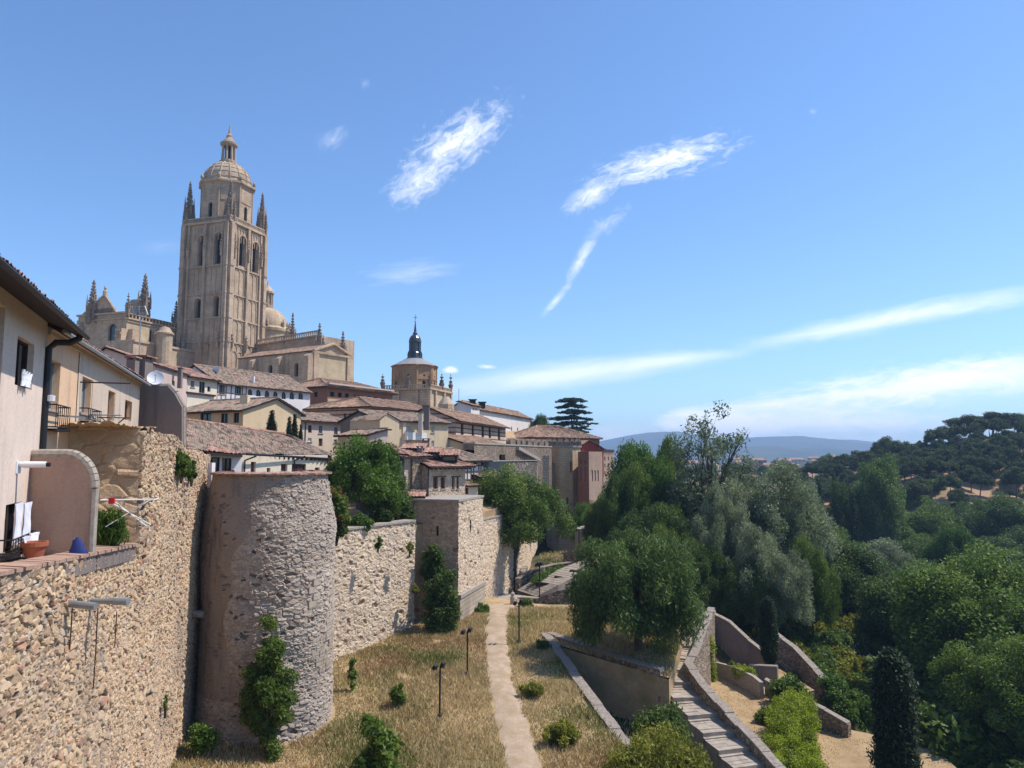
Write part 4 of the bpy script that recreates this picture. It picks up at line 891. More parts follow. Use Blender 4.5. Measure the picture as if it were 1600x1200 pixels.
# --- town behind
def arches(l, st='a'): return [('F', a, c, e, f, st) for a, c, e, f in l]
HT3 = house('house', 'long white house with seven small arched windows below the cathedral tower', 'house', (336, 90), (482, 103.5), 9, 1.5, ('p', 400, 603.5) and (400, 604), zr=(440, 588), tr=4.5, ov=.45, walls='plaster_white', roofm='tiles_old',
 wins=arches([(387.2,608,394.4,617.5),(400,609,407.5,619.2),(413.6,610.5,421,621),(426.8,611.5,434,621.8),(440,612.3,446.8,623.6),(452.5,612.6,459.8,624),(466,613.6,473.4,624.2)])+[('F',342.5,601.5,351.5,615.6,'b'),('F',368.5,603.5,377,618,'g'),('F',418,633,426,641,'o'),('F',430,634,434,645,'w')])
b = MB()
for x in (338.5, 345.2, 352.5, 360.5, 367, 378, 384): 
    a = HT3.hit(x, 612); c = HT3.hit(x, 628); o = V(-HT3.n.x, -HT3.n.y, 0)*.03; b.obox(V(a.x, a.y, c.z)+o, V(HT3.d.x*.12, HT3.d.y*.12, 0), -o, V(0, 0, HT3.ze-c.z-.02))
a = HT3.hit(338, 612.5); c = HT3.hit(385, 612.5); b.obox(V(a.x, a.y, a.z-.06)+o, V(c.x-a.x, c.y-a.y, 0), -o*.9, V(0, 0, .12)); b.build('timbers', 'wood_brown', HT3.root)
chimney(HT3, 395.5, 588, 96, .35, 1.5, 'plaster_white', False)
HP = house('house', 'plain pink walled house left of the cream house under the cathedral', 'house', (236, 75), (288, 84.3), 7, 1, (288, 584.5), zr=(268, 576), tr=5, ov=.25, walls='plaster_pink', roofm='tiles_red', wins=[('F',269,595,272.8,605,'o')])
HC = house('house', 'cream house with blue framed windows beside the arcaded white house', 'house', (288.3, 84.5), (335, 89.5), 7, 1, (311, 590.5), zr=(300, 579.5), tr=4, ov=.5, walls='plaster_cream', roofm='tiles_red', wins=[('F',298,594.8,304,605,'b'),('F',311,596.5,320,614,'g'),('F',324,604,329,612,'o')])
hbox(HC, 'jetty', 'wood_dark', 287, 614.3, 335, 617, -.02, .25)
chimney(HP, 282, 577, 80, .4, .6, 'plaster_dark'); 
HO = house('house', 'ochre house with a bright peach gable and a short chimney', 'house', (-33.2, 72.3), (-25.1, 68.2), 7.6, -2, (340, 642.5), zr=(362, 627), tr=4.2, ov=.5, walls='plaster_ochre', wallR='plaster_gable', roofm='tiles_old', xy=True,
 wins=[('F',313,645,330,661,'g'),('F',345.2,646,356.5,661,'g'),('F',365,645,373.5,660.6,'g')])
chimney(HO, 383, 618, 71.5, .75, .8, 'plaster_gable', False)
HR = house('house', 'brown brick house with a hipped tile roof and small windows below the cathedral', 'house', (509, 108), (612, 121), 11, 2, (560, 608.5), zr=(513, 594), tr=5.5, hl=4.0, hr=3, ov=.7, walls='plaster_brick', wallL='plaster_brick', roofm='tiles_brown',
 wins=[('F',516,612.3,522.5,619.5,'o'),('F',528,613.6,534,620.4,'o'),('F',539,614.8,545,621,'o'),('F',553,616.4,556,624,'d'),('F',558.3,616.8,561.5,624.4,'d'),('F',563.8,617.4,567,624.8,'d'),('F',574,619,580.5,624.6,'o'),('F',584.5,620,590.5,625,'o'),('F',594.5,621.5,601,625.8,'o'),('F',516,631,523,640,'g'),('F',528,632,534.5,640,'o'),('L',491,612.5,496,620,'o'),('L',491,631.5,495,641,'o')])
hbox(HR, 'plaster_band', 'cathedral_yellow', 511, 627, 600, 690, .0, .05); hbox(HR, 'eave_band', 'plaster_pink', 509.5, 603.9, 611, 606.2, 0, .7)
for o_ in [c for c in HR.root.children if c.name.startswith('window')]: pass
H5 = house('house', 'beige three storey house with mixed shutters behind the dark cypresses', 'house', (431, 81), (549, 92), 8, -3, (500, 659), zr=(512, 649.5), tr=4, ov=.45, walls='plaster_beige', roofm='tiles_old',
 wins=[('F',481.5,664.5,487.3,676.2,'d'),('F',498,665.3,504,677,'b'),('F',522,667.5,527.8,679,'b'),('F',481,684.3,487,690,'c'),('F',498,685,504,697,'x'),('F',521.5,686.5,527,698,'w'),('F',446,661,451,670,'b'),('F',466,663,470,674,'b')])
downpipe(H5, 477, 660, 700)
H6 = house('house', 'small low beige house with three narrow windows in front of the grey walls', 'house', (527, 77), (577, 73), 2.2, -4, (550, 680.5), zr=(550, 674), tr=2, ov=.35, walls='plaster_pink', roofm='tiles_old',
 wins=[('F',536,690,539.3,701.5,'g'),('F',551,688.6,553.6,700.5,'g'),('F',557,688.4,560,699.6,'g')])
b = MB(); a = P(577.5, 675, 74); c = P(592, 675, 75); z0 = P(585, 699, 74).z; b.obox((a.x, a.y, z0), (c.x-a.x, c.y-a.y, 0), (-.4, 2, 0), (0, 0, a.z-z0)); b.obox((a.x-.1, a.y-.1, a.z), (c.x-a.x+.2, c.y-a.y, 0), (-.4, 2.2, 0), (0, 0, .15), 1)
for k in (0, .33, .66, 1): b.obox((a.x+(c.x-a.x)*k-.04, a.y+(c.y-a.y)*k-.06, z0), (.08, 0, 0), (0, .06, 0), (0, 0, a.z-z0), 1)
rt = b.build('glazed_porch', ['glass_dark', 'stone_cap']); tag(rt, 'dark glazed porch between the small beige house and the yellow gable', 'porch')
H7 = house('house', 'yellowish house with a white balcony panel between its two window rows', 'house', (592, 82), (700, 90.5), 7, -4, (640, 658.5), zr=(650, 648), tr=3.5, ov=.35, walls='plaster_yellow', wallL='plaster_dark', roofm='tiles_old',
 wins=[('F',634.5,664,642.5,675,'c'),('F',651.5,665,658,675.5,'c'),('F',674,665.5,678.5,676,'w'),('F',629,688.5,641.5,698,'c'),('F',674,688.5,678.5,699.5,'w'),('F',651,690,657,699,'c')])
hbox(H7, 'balcony_panel', 'paint_white', 630.5, 676, 661.5, 687.5, -.02, .6); hbox(H7, 'bay_wall', 'plaster_cream', 628.5, 658.9, 633.5, 700, 0, .12); chimney(H7, 667, 636, 86, .6, 1.2, 'plaster_dark'); chimney(H7, 657, 647, 85, .45, 1.0, 'plaster_cream'); chimney(H7, 665.5, 688, 81, .75, 2.2, 'plaster_dark')
# gable front standing forward on the left of that house
H7b = house('house', 'blank sunlit ochre gable wall rising behind the glazed porch', 'house', (592.5, 80.5), (623, 82.8), 5, -4, (607, 657), zr=(607, 656), tr=2.5, ov=.05, walls='plaster_yellow', roofm=None)
b = MB(); a = V(*H7b.A, H7b.ze); c = V(*H7b.B, H7b.ze); m_ = H7b.hit(605, 646); q = V(H7b.n.x, H7b.n.y, 0)*5
b.face([a, c, m_]); b.face([a+q, c+q, m_+q]); b.build('gable', 'plaster_yellow', H7b.root); b = MB(); o = V(-H7b.n.x, -H7b.n.y, 0)*.15; tilegrid(b, a+o-V(*H7b.d, .2)*.25, a+q, m_+q, m_+o+V(0, 0, .05), 0); tilegrid(b, c+o+V(*H7b.d, -.2)*.25, c+q, m_+q, m_+o+V(0, 0, .05), 0); b.build('roof', 'tiles_old', H7b.root)
# two weathered pale figures of the wall relief on the grey side wall
H8 = house('house', 'long low striped stone building with a hipped brown roof in front of the domed church', 'house', (578, 98), (690, 114), 12, 1, (632, 639.5), zr=(620, 628.5), tr=6, hl=5, hr=.0, ov=.8, walls='striped_masonry', roofm='tiles_brown',
 wins=[('F',581,641.5,592.5,648,'g'),('L',537,646,541,655.4,'d'),('L',545.8,645.6,550,655,'d'),('F',667,649,673,654,'g')])
chimney(H8, 665, 636, 96, .8, 1.8, 'plaster_dark')
H9 = house('house', 'striped stone and brick building with five tall brown windows', 'house', (712, 97), (790, 121), 8, -2, (750, 661), zr=(716, 645), tr=4, ov=.8, walls='striped_masonry', roofm='tiles_brown', rev=.25,
 wins=[('F',720,661,724.6,679.5,'d'),('F',737,663.5,741.2,681.2,'d'),('F',752.4,665.7,756.6,683.3,'d'),('F',763.4,667.5,767.4,684.5,'d'),('F',778,670,781.6,687.8,'d')])
H11 = house('house', 'low building with a brown lean to roof below the striped building', 'house', (727.5, 90), (788, 104.5), 6.5, -4, (755, 694.7), zr=(735, 679), tr=5.5, zbk=2.6, ov=.5, walls='rubble_grey', wallL='plaster_yellow', roofm='tiles_brown',
 wins=[('F',743,701,746,705,'o'),('F',756,700,759,704,'o'),('F',769,699.6,772,703,'o')])
H10 = house('house', 'large white hall with narrow slit windows and black roof vents', 'house', (748, 128), (831, 160.5), 6.2, -1, (795, 648), zr=(757, 634), tr=3.1, ov=.4, walls='plaster_lit_white', wallL='plaster_white', roofm='tiles_brown', rev=.35,
 wins=[('F',798.4,666,800.2,680,'oa'),('F',807.8,668,809.8,681.3,'oa'),('F',816.9,669.5,818.8,682.8,'oa'),('F',825.2,671,827,683.8,'oa')])
H10b = house('house', 'white gabled house with a tiny row of attic openings beside the white hall', 'house', (735.5, 121), (749, 124.5), 2.4, -1, (742, 634.5), zr=(742, 632), tr=2.2, ov=.3, walls='plaster_lit_white', wallL='plaster_white', roofm='tiles_brown',
 wins=[('F',738.6,637.3,740.6,641,'o'),('F',741.6,637.6,743.6,641.3,'o'),('F',744.4,638,746.4,641.6,'o')])
for px, py in ((738.5, 627), (753.5, 631)):
    p = P(px, py, 131); b = MB(); b.box(p.x-.55, p.y-.5, p.z-.8, p.x+.55, p.y+.5, p.z+.2); b.box(p.x-.75, p.y-.7, p.z+.2, p.x+.75, p.y+.7, p.z+.35); b.build('roof_vent', 'iron_black', H10.roof)
p = P(717, 607, 126); b = MB(); b.tube([P(717, 645, 126), p], .05, 5); tag(b.build('mast', 'galvanized'), 'tall thin antenna mast rising left of the white hall', 'mast')

# stone house above the bastion: two wings
HS = house('house', 'stone house with reddish wood windows and a dark slate gable above the bastion', 'house', (624, 66.5), (668, 69.5), 5.2, -6, (640, 713.5), zr=(605, 697), tr=4.6, ov=.5, walls='rubble_far', wallL='slate_gable', roofm='tiles_red', wins=[('F',629,744,634.3,762,'g'),('F',659.3,744,664.3,763.5,'d')])
hbox(HS, 'stone_pier', 'rubble_brown', 641, 716, 656, 775, -.05, .28); downpipe(HS, 656.8, 722, 778); 
HS2 = house('wing', '', '', (668, 68.0), (727, 71.8), 6.5, -6.5, (698, 727.5), zr=(700, 709), tr=4.5, ov=.75, parent=HS.root, walls='rubble_far', roofm='tiles_red', rafters=True, hr=2.5, rev=.25,
 wins=[('F',677,745.6,684.3,763.6,'d'),('F',688.6,745.6,695.6,763.6,'d'),('F',706.3,745.4,710.4,764,'d'),('F',713.4,745.4,717,764,'g')])
downpipe(HS2, 668.6, 730, 784)
for a, c, e in ((676, 697, 744.2), (705, 719, 744.2)): hbox(HS2, 'lintel', 'wood_brown', a, e-.4, c, e+1.2, -.02, .06)
for a, c in ((677, 684.3), (688.6, 695.6), (706.3, 710.4), (713.4, 717)): hbox(HS2, 'sill', 'brick_pale', a-.4, 763.8, c+.4, 765.4, -.02, .07)
# roof dormers
for px, py, w_ in ((646, 703.5, 2.0), (673, 709.5, 1.6), (703, 713.5, 1.5)):
    p = P(px, py, 71.5); b = MB(); b.box(p.x-w_/2, p.y-.9, p.z-.45, p.x+w_/2, p.y+1.6, p.z+.1, 0); b.box(p.x-w_/2+.2, p.y-.92, p.z-.35, p.x+w_/2-.2, p.y-.9, p.z, 1); b.face([(p.x-w_/2-.2, p.y-1.1, p.z+.1), (p.x+w_/2+.2, p.y-1.1, p.z+.1), (p.x+w_/2+.2, p.y+1.8, p.z+.6), (p.x-w_/2-.2, p.y+1.8, p.z+.6)], 2)
    tilegrid(b, (p.x-w_/2-.2, p.y-1.1, p.z+.14), (p.x+w_/2+.2, p.y-1.1, p.z+.14), (p.x+w_/2+.2, p.y+1.8, p.z+.66), (p.x-w_/2-.2, p.y+1.8, p.z+.66), 2); b.build('dormer', ['wood_dark', 'glass_dark', 'tiles_red'], HS.roof)
chimney(HS, 656, 700, 70, .5, .5, 'plaster_dark')
HG = house('house', 'dark slate gable wall above the green tree on the wall garden', 'house', (558, 72), (625, 66.3), .5, -6, (592, 711.5), zr=(592, 711), tr=.25, ov=.02, walls='slate_gable', roofm=None)
b = MB(); a = V(*HG.A, HG.ze-1.0); c = V(*HG.B, HG.ze); m_ = HG.hit(577, 692.5); b.face([V(*HG.A, HG.ze), c, m_]); q = V(*HG.n, 0)*.5; b.face([V(*HG.A, HG.ze)+q, c+q, m_+q]); b.build('gable', 'slate_gable', HG.root)
b = MB(); q = q*3; o = V(-HG.n.x, -HG.n.y, 0)*.2; tilegrid(b, c+o+V(0, 0, .1), c+q, m_+q, m_+o+V(0, 0, .12), 0); tilegrid(b, V(*HG.A, HG.ze)+o, V(*HG.A, HG.ze)+q, m_+q, m_+o+V(0, 0, .12), 0); b.build('roof', 'tiles_red', HG.root)
HW = house('house', 'low stone garden annex with a dark doorway under the stone house', 'house', (600, 63.5), (661, 63.8), 3.5, -6.5, (640, 777), zr=(640, 770), tr=3.3, ov=.45, walls='rubble_brown', roofm='tiles_red', wins=[('F',603,792,620,822,'o'),('F',643.5,795.5,650,815,'x')])
hbox(HW, 'plaster_pier', 'plaster_cream', 640, 780, 656, 822, -.0, .05)
for o_ in HW.root.children:
    pass
H14 = house('house', 'half timbered white house with a red brown roof right of the stone house', 'house', (721, 79.5), (760, 83), 6, -4.5, (740, 719), zr=(735, 703), tr=3, hr=2.5, ov=.5, walls='plaster_lit_white', roofm='tiles_old', wins=[('F',741,719.6,746,727.8,'g'),('F',752,719.6,756.5,727.8,'g'),('F',736.5,741,742.6,749,'g')])
b = MB(); o = V(-H14.n.x, -H14.n.y, 0)*.05
for x in (724, 729.6, 735.4, 739.5, 747.6, 750.8, 758.5): a = H14.hit(x, 735); b.obox(V(a.x, a.y, -4)+o, V(*H14.d, 0)*.11, -o, V(0, 0, H14.ze+4-.02))
for y in (729, 738.6, 751): a = H14.hit(722, y); b.obox(V(*H14.A, a.z)+o*1.1, V(*H14.d, 0)*H14.W, -o*.9, V(0, 0, .13))
b.build('timbers', 'wood_brown', H14.root)
H14b = house('house', 'tiny red roofed lean to below the half timbered house', 'house', (725, 76), (747, 77), 3, -8, (735, 760), zr=(735, 755), tr=2.5, ov=.3, walls='plaster_cream', roofm='tiles_red', wins=[('F',727,762,732,772,'d')])

# grey stone building, battlemented wall
H15 = house('house', 'flat topped grey stone building with slate boarding behind the big tree', 'house', (757, 82.5), (839, 96), 5.5, -9, (800, 720), zr=(800, 719.5), tr=2.7, ov=.02, walls='rubble_speckled', wallR='rubble_far', roofm=None)
hbox(H15, 'slate_panel', 'slate_dark', 757.5, 721.5, 790, 737, -.02, .1); hbox(H15, 'coping', 'stone_cap', 756, 719.2, 839, 720.6, -.3, .1)
b = MB(); q = V(*H15.n, 0)*5.5; zt = H15.ze; b.face([V(*H15.A, zt), V(*H15.B, zt), V(*H15.B, zt)+q, V(*H15.A, zt)+q]); b.build('flat_roof', 'lead_roof', H15.root)
p = P(853.5, 712, 99.5); b = MB(); b.box(p.x-.5, p.y-.4, -9, p.x+.35, p.y+.4, p.z); tag(b.build('gate_pier', 'cut_stone'), 'pale square pier at the corner left of the eight sided tower', 'pier')
H15c = house('shed', 'low shed with a grey tiled slope in front of the flat topped stone building', 'shed', (752, 80.5), (790, 82), 3, -7, (770, 747), zr=(770, 737), tr=2.8, ov=.2, walls='rubble_grey', roofm='tiles_old')
CWA, CWB = G(741, 88), G(862, 124)
d, n, L = wallframe(CWA, CWB); zt = P(830, 697, 115).z-.1
rt = empty('city_wall', (*CWA, -6), 'old battlemented town wall with rounded merlons beside the eight sided tower', 'wall')
b = MB(); u0 = (P(780,714,1)); 
def hitp(px, py, O, N): r = ray(px, py); t = (O[0]*N[0]+O[1]*N[1])/(r.x*N[0]+r.y*N[1]); return r*t
oa = (hitp(780, 715, CWA, n).to_2d()-CWA).dot(d); ob_ = (hitp(789.5, 715, CWA, n).to_2d()-CWA).dot(d)
wallface(b, CWA, d, L, -9, zt-.7, [(oa, ob_, hitp(785, 719, CWA, n).z, hitp(785, 710.5, CWA, n).z, 0)], -n, 0, .6)
b.obox(V(*CWA, zt-.7), V(*d, 0)*L, V(*n, 0)*1.4, V(0, 0, .7), 0); b.obox(V(*(CWA-n*.1), zt), V(*d, 0)*L, V(*n, 0)*1.6, V(0, 0, .18), 1)
q = CWA+n*1.4; b.face([V(*q, -9), V(*(q+d*L), -9), V(*(q+d*L), zt-.7), V(*q, zt-.7)]); b.build('masonry', ['rubble_grey', 'stone_cap'], rt)
b2 = MB(); p0, p1 = hitp(806, 699.5, CWA, n), hitp(840, 718, CWA, n); o = V(-n.x, -n.y, 0)*.5; N_ = 14
for i in range(N_): a = p0.lerp(p1, i/N_); b2.obox(V(a.x, a.y, a.z-.35)+o, V(*d, 0)*((p1-p0).to_2d().length/N_), -o*1.2, V(0, 0, .45))
b2.build('stair_coping', 'stone_cap', rt)
for a, c in ((798, 805.5), (808.5, 813.5), (816, 821.5), (825, 831.5), (834, 840), (843, 849.5), (852, 857)):
    p = hitp(a, 695, CWA, n); q = hitp(c, 695, CWA, n); w = (q-p).to_2d().length; m_ = (p+q)/2; hgt = P(0, 687.5, m_.y).z-P(0, 697, m_.y).z
    b = MB(); b.obox(V(p.x, p.y, zt+.17), V(*d, 0)*w, V(*n, 0)*.7, V(0, 0, hgt*.55)); arc = []
    c0 = V(m_.x, m_.y, zt+.17+hgt*.55); pr = [c0+V(*d, 0)*(w/2*math.cos(t))+V(0, 0, hgt*.5*math.sin(t)) for t in np.linspace(0, math.pi, 9)]
    b.face(pr); qn = V(*n, 0)*.7; b.face([x+qn for x in pr][::-1])
    for x, y_ in zip(pr, pr[1:]): b.face([x, y_, y_+qn, x+qn])
    b.build('merlon', 'rubble_grey', rt)
# eight sided tower
c16 = G(881, 127.5); Ro = 3.0; rt = empty('octagonal_tower', (*c16, -13), 'pale eight sided stone tower of the town wall with spiky battlements', 'tower')
zt = P(880, 699, 125).z; zb = P(880, 785, 125).z; b = MB(); b.lathe(*c16, [(Ro, zb), (Ro*.985, zt)], 8, 0, R(26)); b.lathe(*c16, [(Ro+.35, zb-8), (Ro+.12, zb-.3)], 8, 1, R(26)); b.lathe(*c16, [(Ro+.3, zb-.3), (Ro+.3, zb), (Ro, zb+.05)], 8, 2, R(26)); b.lathe(*c16, [(Ro+.18, zt), (Ro+.22, zt+.3), (Ro-.3, zt+.3)], 8, 2, R(26))
b.obox((c16.x+.9, c16.y-Ro*.97, zt-4.2), (.14, 0, 0), (0, .3, 0), (0, 0, 1.8), 3)
b.build('masonry', ['tower_ashlar', 'cut_stone', 'stone_cap', 'opening_shade'], rt)
for k in range(16):
    a = R(26)+2*math.pi*k/16; e = V(math.cos(a), math.sin(a), 0)*(Ro-.25); b = MB(); x, y = c16.x+e.x, c16.y+e.y; b.box(x-.3, y-.3, zt+.3, x+.3, y+.3, zt+.95)
    b.lathe(x, y, [(.42, zt+.95), (.02, zt+1.6)], 4, 0, R(45)); b.build('merlon', 'rubble_grey', rt)
# brick towers and red houses
H17 = house('house', 'big red brown brick building with a low hipped roof under the cedar', 'house', (833, 138), (937, 150), 9, -4, (885, 683.5), zr=(881, 667.5), tr=5.5, hl=6, hr=6, ov=.5, walls='plaster_brick', roofm='tiles_brown', wins=[('F',918,683,922,690,'w'),('F',901,684,904,690,'g')])
H17b = house('house', 'small bright red gabled house above the brick bastion', 'house', (900, 134), (943, 137), 4, -4, (921, 702), zr=(921, 701.5), tr=2, ov=.02, walls='paint_red', roofm=None)
b = MB(); a = V(*H17b.A, H17b.ze); c = V(*H17b.B, H17b.ze); m_ = H17b.hit(919, 688); q = V(*H17b.n, 0)*4; b.face([a, c, m_]); b.face([a+q, c+q, m_+q]); b.build('gable', 'paint_red', H17b.root)
b = MB(); o = V(-H17b.n.x, -H17b.n.y, 0)*.4; tilegrid(b, a+o+V(-.4, 0, -.1), a+q, m_+q, m_+o, 0); tilegrid(b, c+o+V(.4, 0, -.1), c+q, m_+q, m_+o, 0); b.build('roof', 'tiles_brown', H17b.root)
for px in (935, 938): hbox(H17b, 'window', 'glass_dark', px, 699, px+2, 702, -.02, .03)
def brick_bastion(name, label, l, k_, r, zt, zb, mats, blinds, merl=True):
    l, k_, r = [G(*x) for x in (l, k_, r)]; rt = empty(name, (*k_, zb), label, 'tower'); bk = l+(r-k_); b = MB()
    for i, (a, c, mi) in enumerate(((l, k_, 0), (k_, r, 1), (r, bk, 0), (bk, l, 0))):  # right face takes the paler brick copy: sunlight put into its colour
        dd = (c-a); L = dd.length; dd = dd/L; NN = Vector((dd.y, -dd.x)); ops = []
        for fc, x0, y0, x1, y1 in blinds:
            if fc == i:
                h0 = hitp(x0, (y0+y1)/2, a, NN); h1 = hitp(x1, (y0+y1)/2, a, NN); u0 = (h0.to_2d()-a).dot(dd); u1 = (h1.to_2d()-a).dot(dd)
                ops.append((min(u0, u1), max(u0, u1), hitp((x0+x1)/2, y1, a, NN).z, hitp((x0+x1)/2, y0, a, NN).z, 1))
        wallface(b, a, dd, L, zb, zt, ops, NN, mi, .18)
        for o in ops: b.obox(V(*(a+dd*o[0]-NN*.16), o[2]), V(*dd, 0)*(o[1]-o[0]), V(*(-NN*.1), 0), V(0, 0, o[3]-o[2]), mi)
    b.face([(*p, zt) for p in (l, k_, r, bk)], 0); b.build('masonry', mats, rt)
    if merl:
        for a, c in ((l, k_), (k_, r)):
            L = (c-a).length; m = max(2, int(L/1.1))
            for i in range(m): p = a.lerp(c, (i+.3)/m); bb = MB(); bb.box(p.x-.25, p.y-.25, zt, p.x+.25, p.y+.25, zt+.6); bb.build('merlon', mats[1], rt)
    return rt
bl = [(0, x, y, x+2.4, y+6.5) for x in (907, 913.5) for y in (719, 729, 738, 745.5)]+[(1, x, 734, x+2.6, 752) for x in (924, 928.5, 933)]
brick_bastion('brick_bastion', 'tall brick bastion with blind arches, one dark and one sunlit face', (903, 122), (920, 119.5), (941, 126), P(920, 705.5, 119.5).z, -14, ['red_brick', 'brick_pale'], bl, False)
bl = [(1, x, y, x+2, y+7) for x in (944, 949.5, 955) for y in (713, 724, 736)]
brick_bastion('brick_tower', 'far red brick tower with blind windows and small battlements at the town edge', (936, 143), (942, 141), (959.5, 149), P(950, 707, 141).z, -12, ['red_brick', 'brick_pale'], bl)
# ---------------------------------------------------------------- cathedral
CATH = empty('cathedral', (-70, 176, 8), 'huge sandstone cathedral with a tall domed bell tower and spiky pinnacles above the town', 'cathedral')
r2 = Vector((.31, .951)).normalized(); l2 = Vector((-.951, .31)).normalized()
TC = G(359.5, 175, 336); S = 13.6; Nl = -r2; Nr = -l2     # faces: L face runs along l2, outward -r2 ; R face along r2, outward -l2
zB = P(360, 336, 175).z-1.15       # balustrade level
def hp(px, py, N, O=TC): return hitp(px, py, O, N)
def v3(p, z): return V(p.x, p.y, z)
def pinnacle(b, x, y, z0, h, w, mi=0, croc=True, shaft=.35):
    hs = h*shaft; b.obox((x-w/2, y-w/2, z0), (w, 0, 0), (0, w, 0), (0, 0, hs), mi)
    b.lathe(x, y, [(w*.66, z0+hs), (w*.66, z0+hs+w*.15), (w*.36, z0+hs+w*.25), (w*.19, z0+hs+(h-hs)*.45), (w*.06, z0+h*.9), (w*.2, z0+h*.93), (w*.05, z0+h)], 8, mi)
    for sx, sy in ((1,1),(1,-1),(-1,1),(-1,-1)):
        b.lathe(x+sx*w*.5, y+sy*w*.5, [(w*.16, z0+hs*.6), (w*.16, z0+hs*1.1), (w*.02, z0+hs*1.1+h*.22)], 4, mi)
    if croc:
        m = max(3, int(h/ 1.15))
        for k in range(m):
            t = k/m; rr = w*.36*(1-t)**1.1+.04; z = z0+hs+(h-hs)*.93*t
            for q in range(4):
                a = R(45)*(k % 2)+q*R(90); s = max(.28, w*.26)*(1-.35*t); b.obox((x+math.cos(a)*(rr+s*.3)-s/2, y+math.sin(a)*(rr+s*.3)-s/2, z), (s, 0, 0), (0, s, 0), (0, 0, s*1.3), mi)
tw = MB()
def ops_px(rects, N, dd, O=TC, ar=1):
    out = []
    for x0, y0, x1, y1 in rects:
        h0 = hp(x0, (y0+y1)/2, N, O); h1 = hp(x1, (y0+y1)/2, N, O); u0 = (h0.to_2d()-O).dot(dd); u1 = (h1.to_2d()-O).dot(dd)
        out.append((min(u0, u1), max(u0, u1), hp((x0+x1)/2, y1, N, O).z, hp((x0+x1)/2, y0, N, O).z, ar))
    return out
oL = ops_px([(335.8,364,347.4,412),(310.8,369,321.8,415),(334.4,463,343.2,494),(305,467,314.5,499)], Nl, l2)
oR = ops_px([(372.8,369,382.8,416),(393.4,379,402.8,426)], Nr, r2)
zb = 6.0
wallface(tw, TC, l2, S, zb, zB, oL, Nl, 0, .9); wallface(tw, TC, r2, S, zb, zB, oR, Nr, 0, .9)
wallface(tw, TC+l2*S, r2, S, zb, zB, [], l2, 0, .5); wallface(tw, TC+r2*S, l2, S, zb, zB, [], r2, 0, .5)
tw.face([v3(TC, zB), v3(TC+l2*S, zB), v3(TC+l2*S+r2*S, zB), v3(TC+r2*S, zB)])
# string courses & buttress strips & blind tracery
lev = [hp(330, y, Nl).z for y in (574, 534, 497, 459, 416)]
def strip(b, O, dd, N, u0, u1, z0, z1, k, mi=0): b.obox(v3(O+dd*u0, z0), v3(dd*(u1-u0), 0), v3(N*k, 0), V(0, 0, z1-z0), mi)
pil = [(-.25, .8), (1.4, 1.95), (6.45, 7.2), (11.6, 12.15), (12.7, 13.8)]
for O, dd, N in ((TC, l2, Nl), (TC, r2, Nr), (TC+l2*S, r2, l2), (TC+r2*S, l2, r2)):
    for j, (a, c) in enumerate(pil): strip(tw, O, dd, N, a, c, zb, zB-.6, .95 if j in (0, 4) else .6 if j == 2 else .45)
    for z in lev: strip(tw, O, dd, N, .82, 12.68, z-.16, z+.16, .32); strip(tw, O, dd, N, -.35, .95, z-.2, z+.2, 1.1); strip(tw, O, dd, N, 12.65, 13.9, z-.2, z+.2, 1.1)
    strip(tw, O, dd, N, -.5, 14.1, zB-.5, zB+.1, .6); strip(tw, O, dd, N, -.5, 14.1, zB+.9, zB+1.15, .55)
    for i in range(30): u = -.4+i*.49; strip(tw, O, dd, N*1, u, u+.2, zB+.1, zB+.9, .5)
    for j, (a, c) in enumerate(pil): 
        p = O+dd*((a+c)/2)+N*(.5); pinnacle(tw, p.x, p.y, zB-9.0, 6.4, .6)
        p = O+dd*((a+c)/2)+N*(.75); pinnacle(tw, p.x, p.y, lev[1]-1.5, 4.0, .5)
def blind(O, dd, N, u0, u1, z0, z1, n):
    w = (u1-u0)/n
    for i in range(n+1): strip(tw, O, dd, N, u0+i*w-.09, u0+i*w+.09, z0, z1-w/2, .16)
    for i in range(n):
        c = u0+(i+.5)*w; zc = z1-w/2
        for k in range(8):
            t0 = math.pi*k/8; t1 = math.pi*(k+1)/8; ra, rb = w/2+.09, w/2-.12
            pts = [(c+ra*math.cos(t0), zc+ra*math.sin(t0)), (c+ra*math.cos(t1), zc+ra*math.sin(t1)), (c+rb*math.cos(t1), zc+rb*math.sin(t1)), (c+rb*math.cos(t0), zc+rb*math.sin(t0))]
            tw.face([v3(O+dd*u+N*.16, z) for u, z in pts]); 
            tw.face([v3(O+dd*pts[2][0], pts[2][1]), v3(O+dd*pts[2][0]+N*.16, pts[2][1]), v3(O+dd*pts[3][0]+N*.16, pts[3][1]), v3(O+dd*pts[3][0], pts[3][1])])
            tw.face([v3(O+dd*pts[0][0], pts[0][1]), v3(O+dd*pts[0][0]+N*.16, pts[0][1]), v3(O+dd*pts[1][0]+N*.16, pts[1][1]), v3(O+dd*pts[1][0], pts[1][1])])
bays = ((2.1, 6.3), (7.4, 11.4))
for (a, c) in bays:
    blind(TC, l2, Nl, a, c, lev[0]+.3, lev[1]-.3, 3); blind(TC, l2, Nl, a, c, lev[1]+.3, lev[2]-.3, 3); blind(TC, l2, Nl, a, c, lev[3]+.3, lev[4]-.3, 3)
    blind(TC, r2, Nr, a, c, lev[0]-4, lev[1]-2.0, 2)
    for z0, z1 in zip(lev[:-1], lev[1:]): blind(TC, r2, Nr, a+.4, c-.4, z0+.3, z1-.3, 2)
    for O, dd, N in ((TC, l2, Nl), (TC, r2, Nr)): blind(O, dd, N, a, c, zB-4.8, zB-1.2, 4); pass
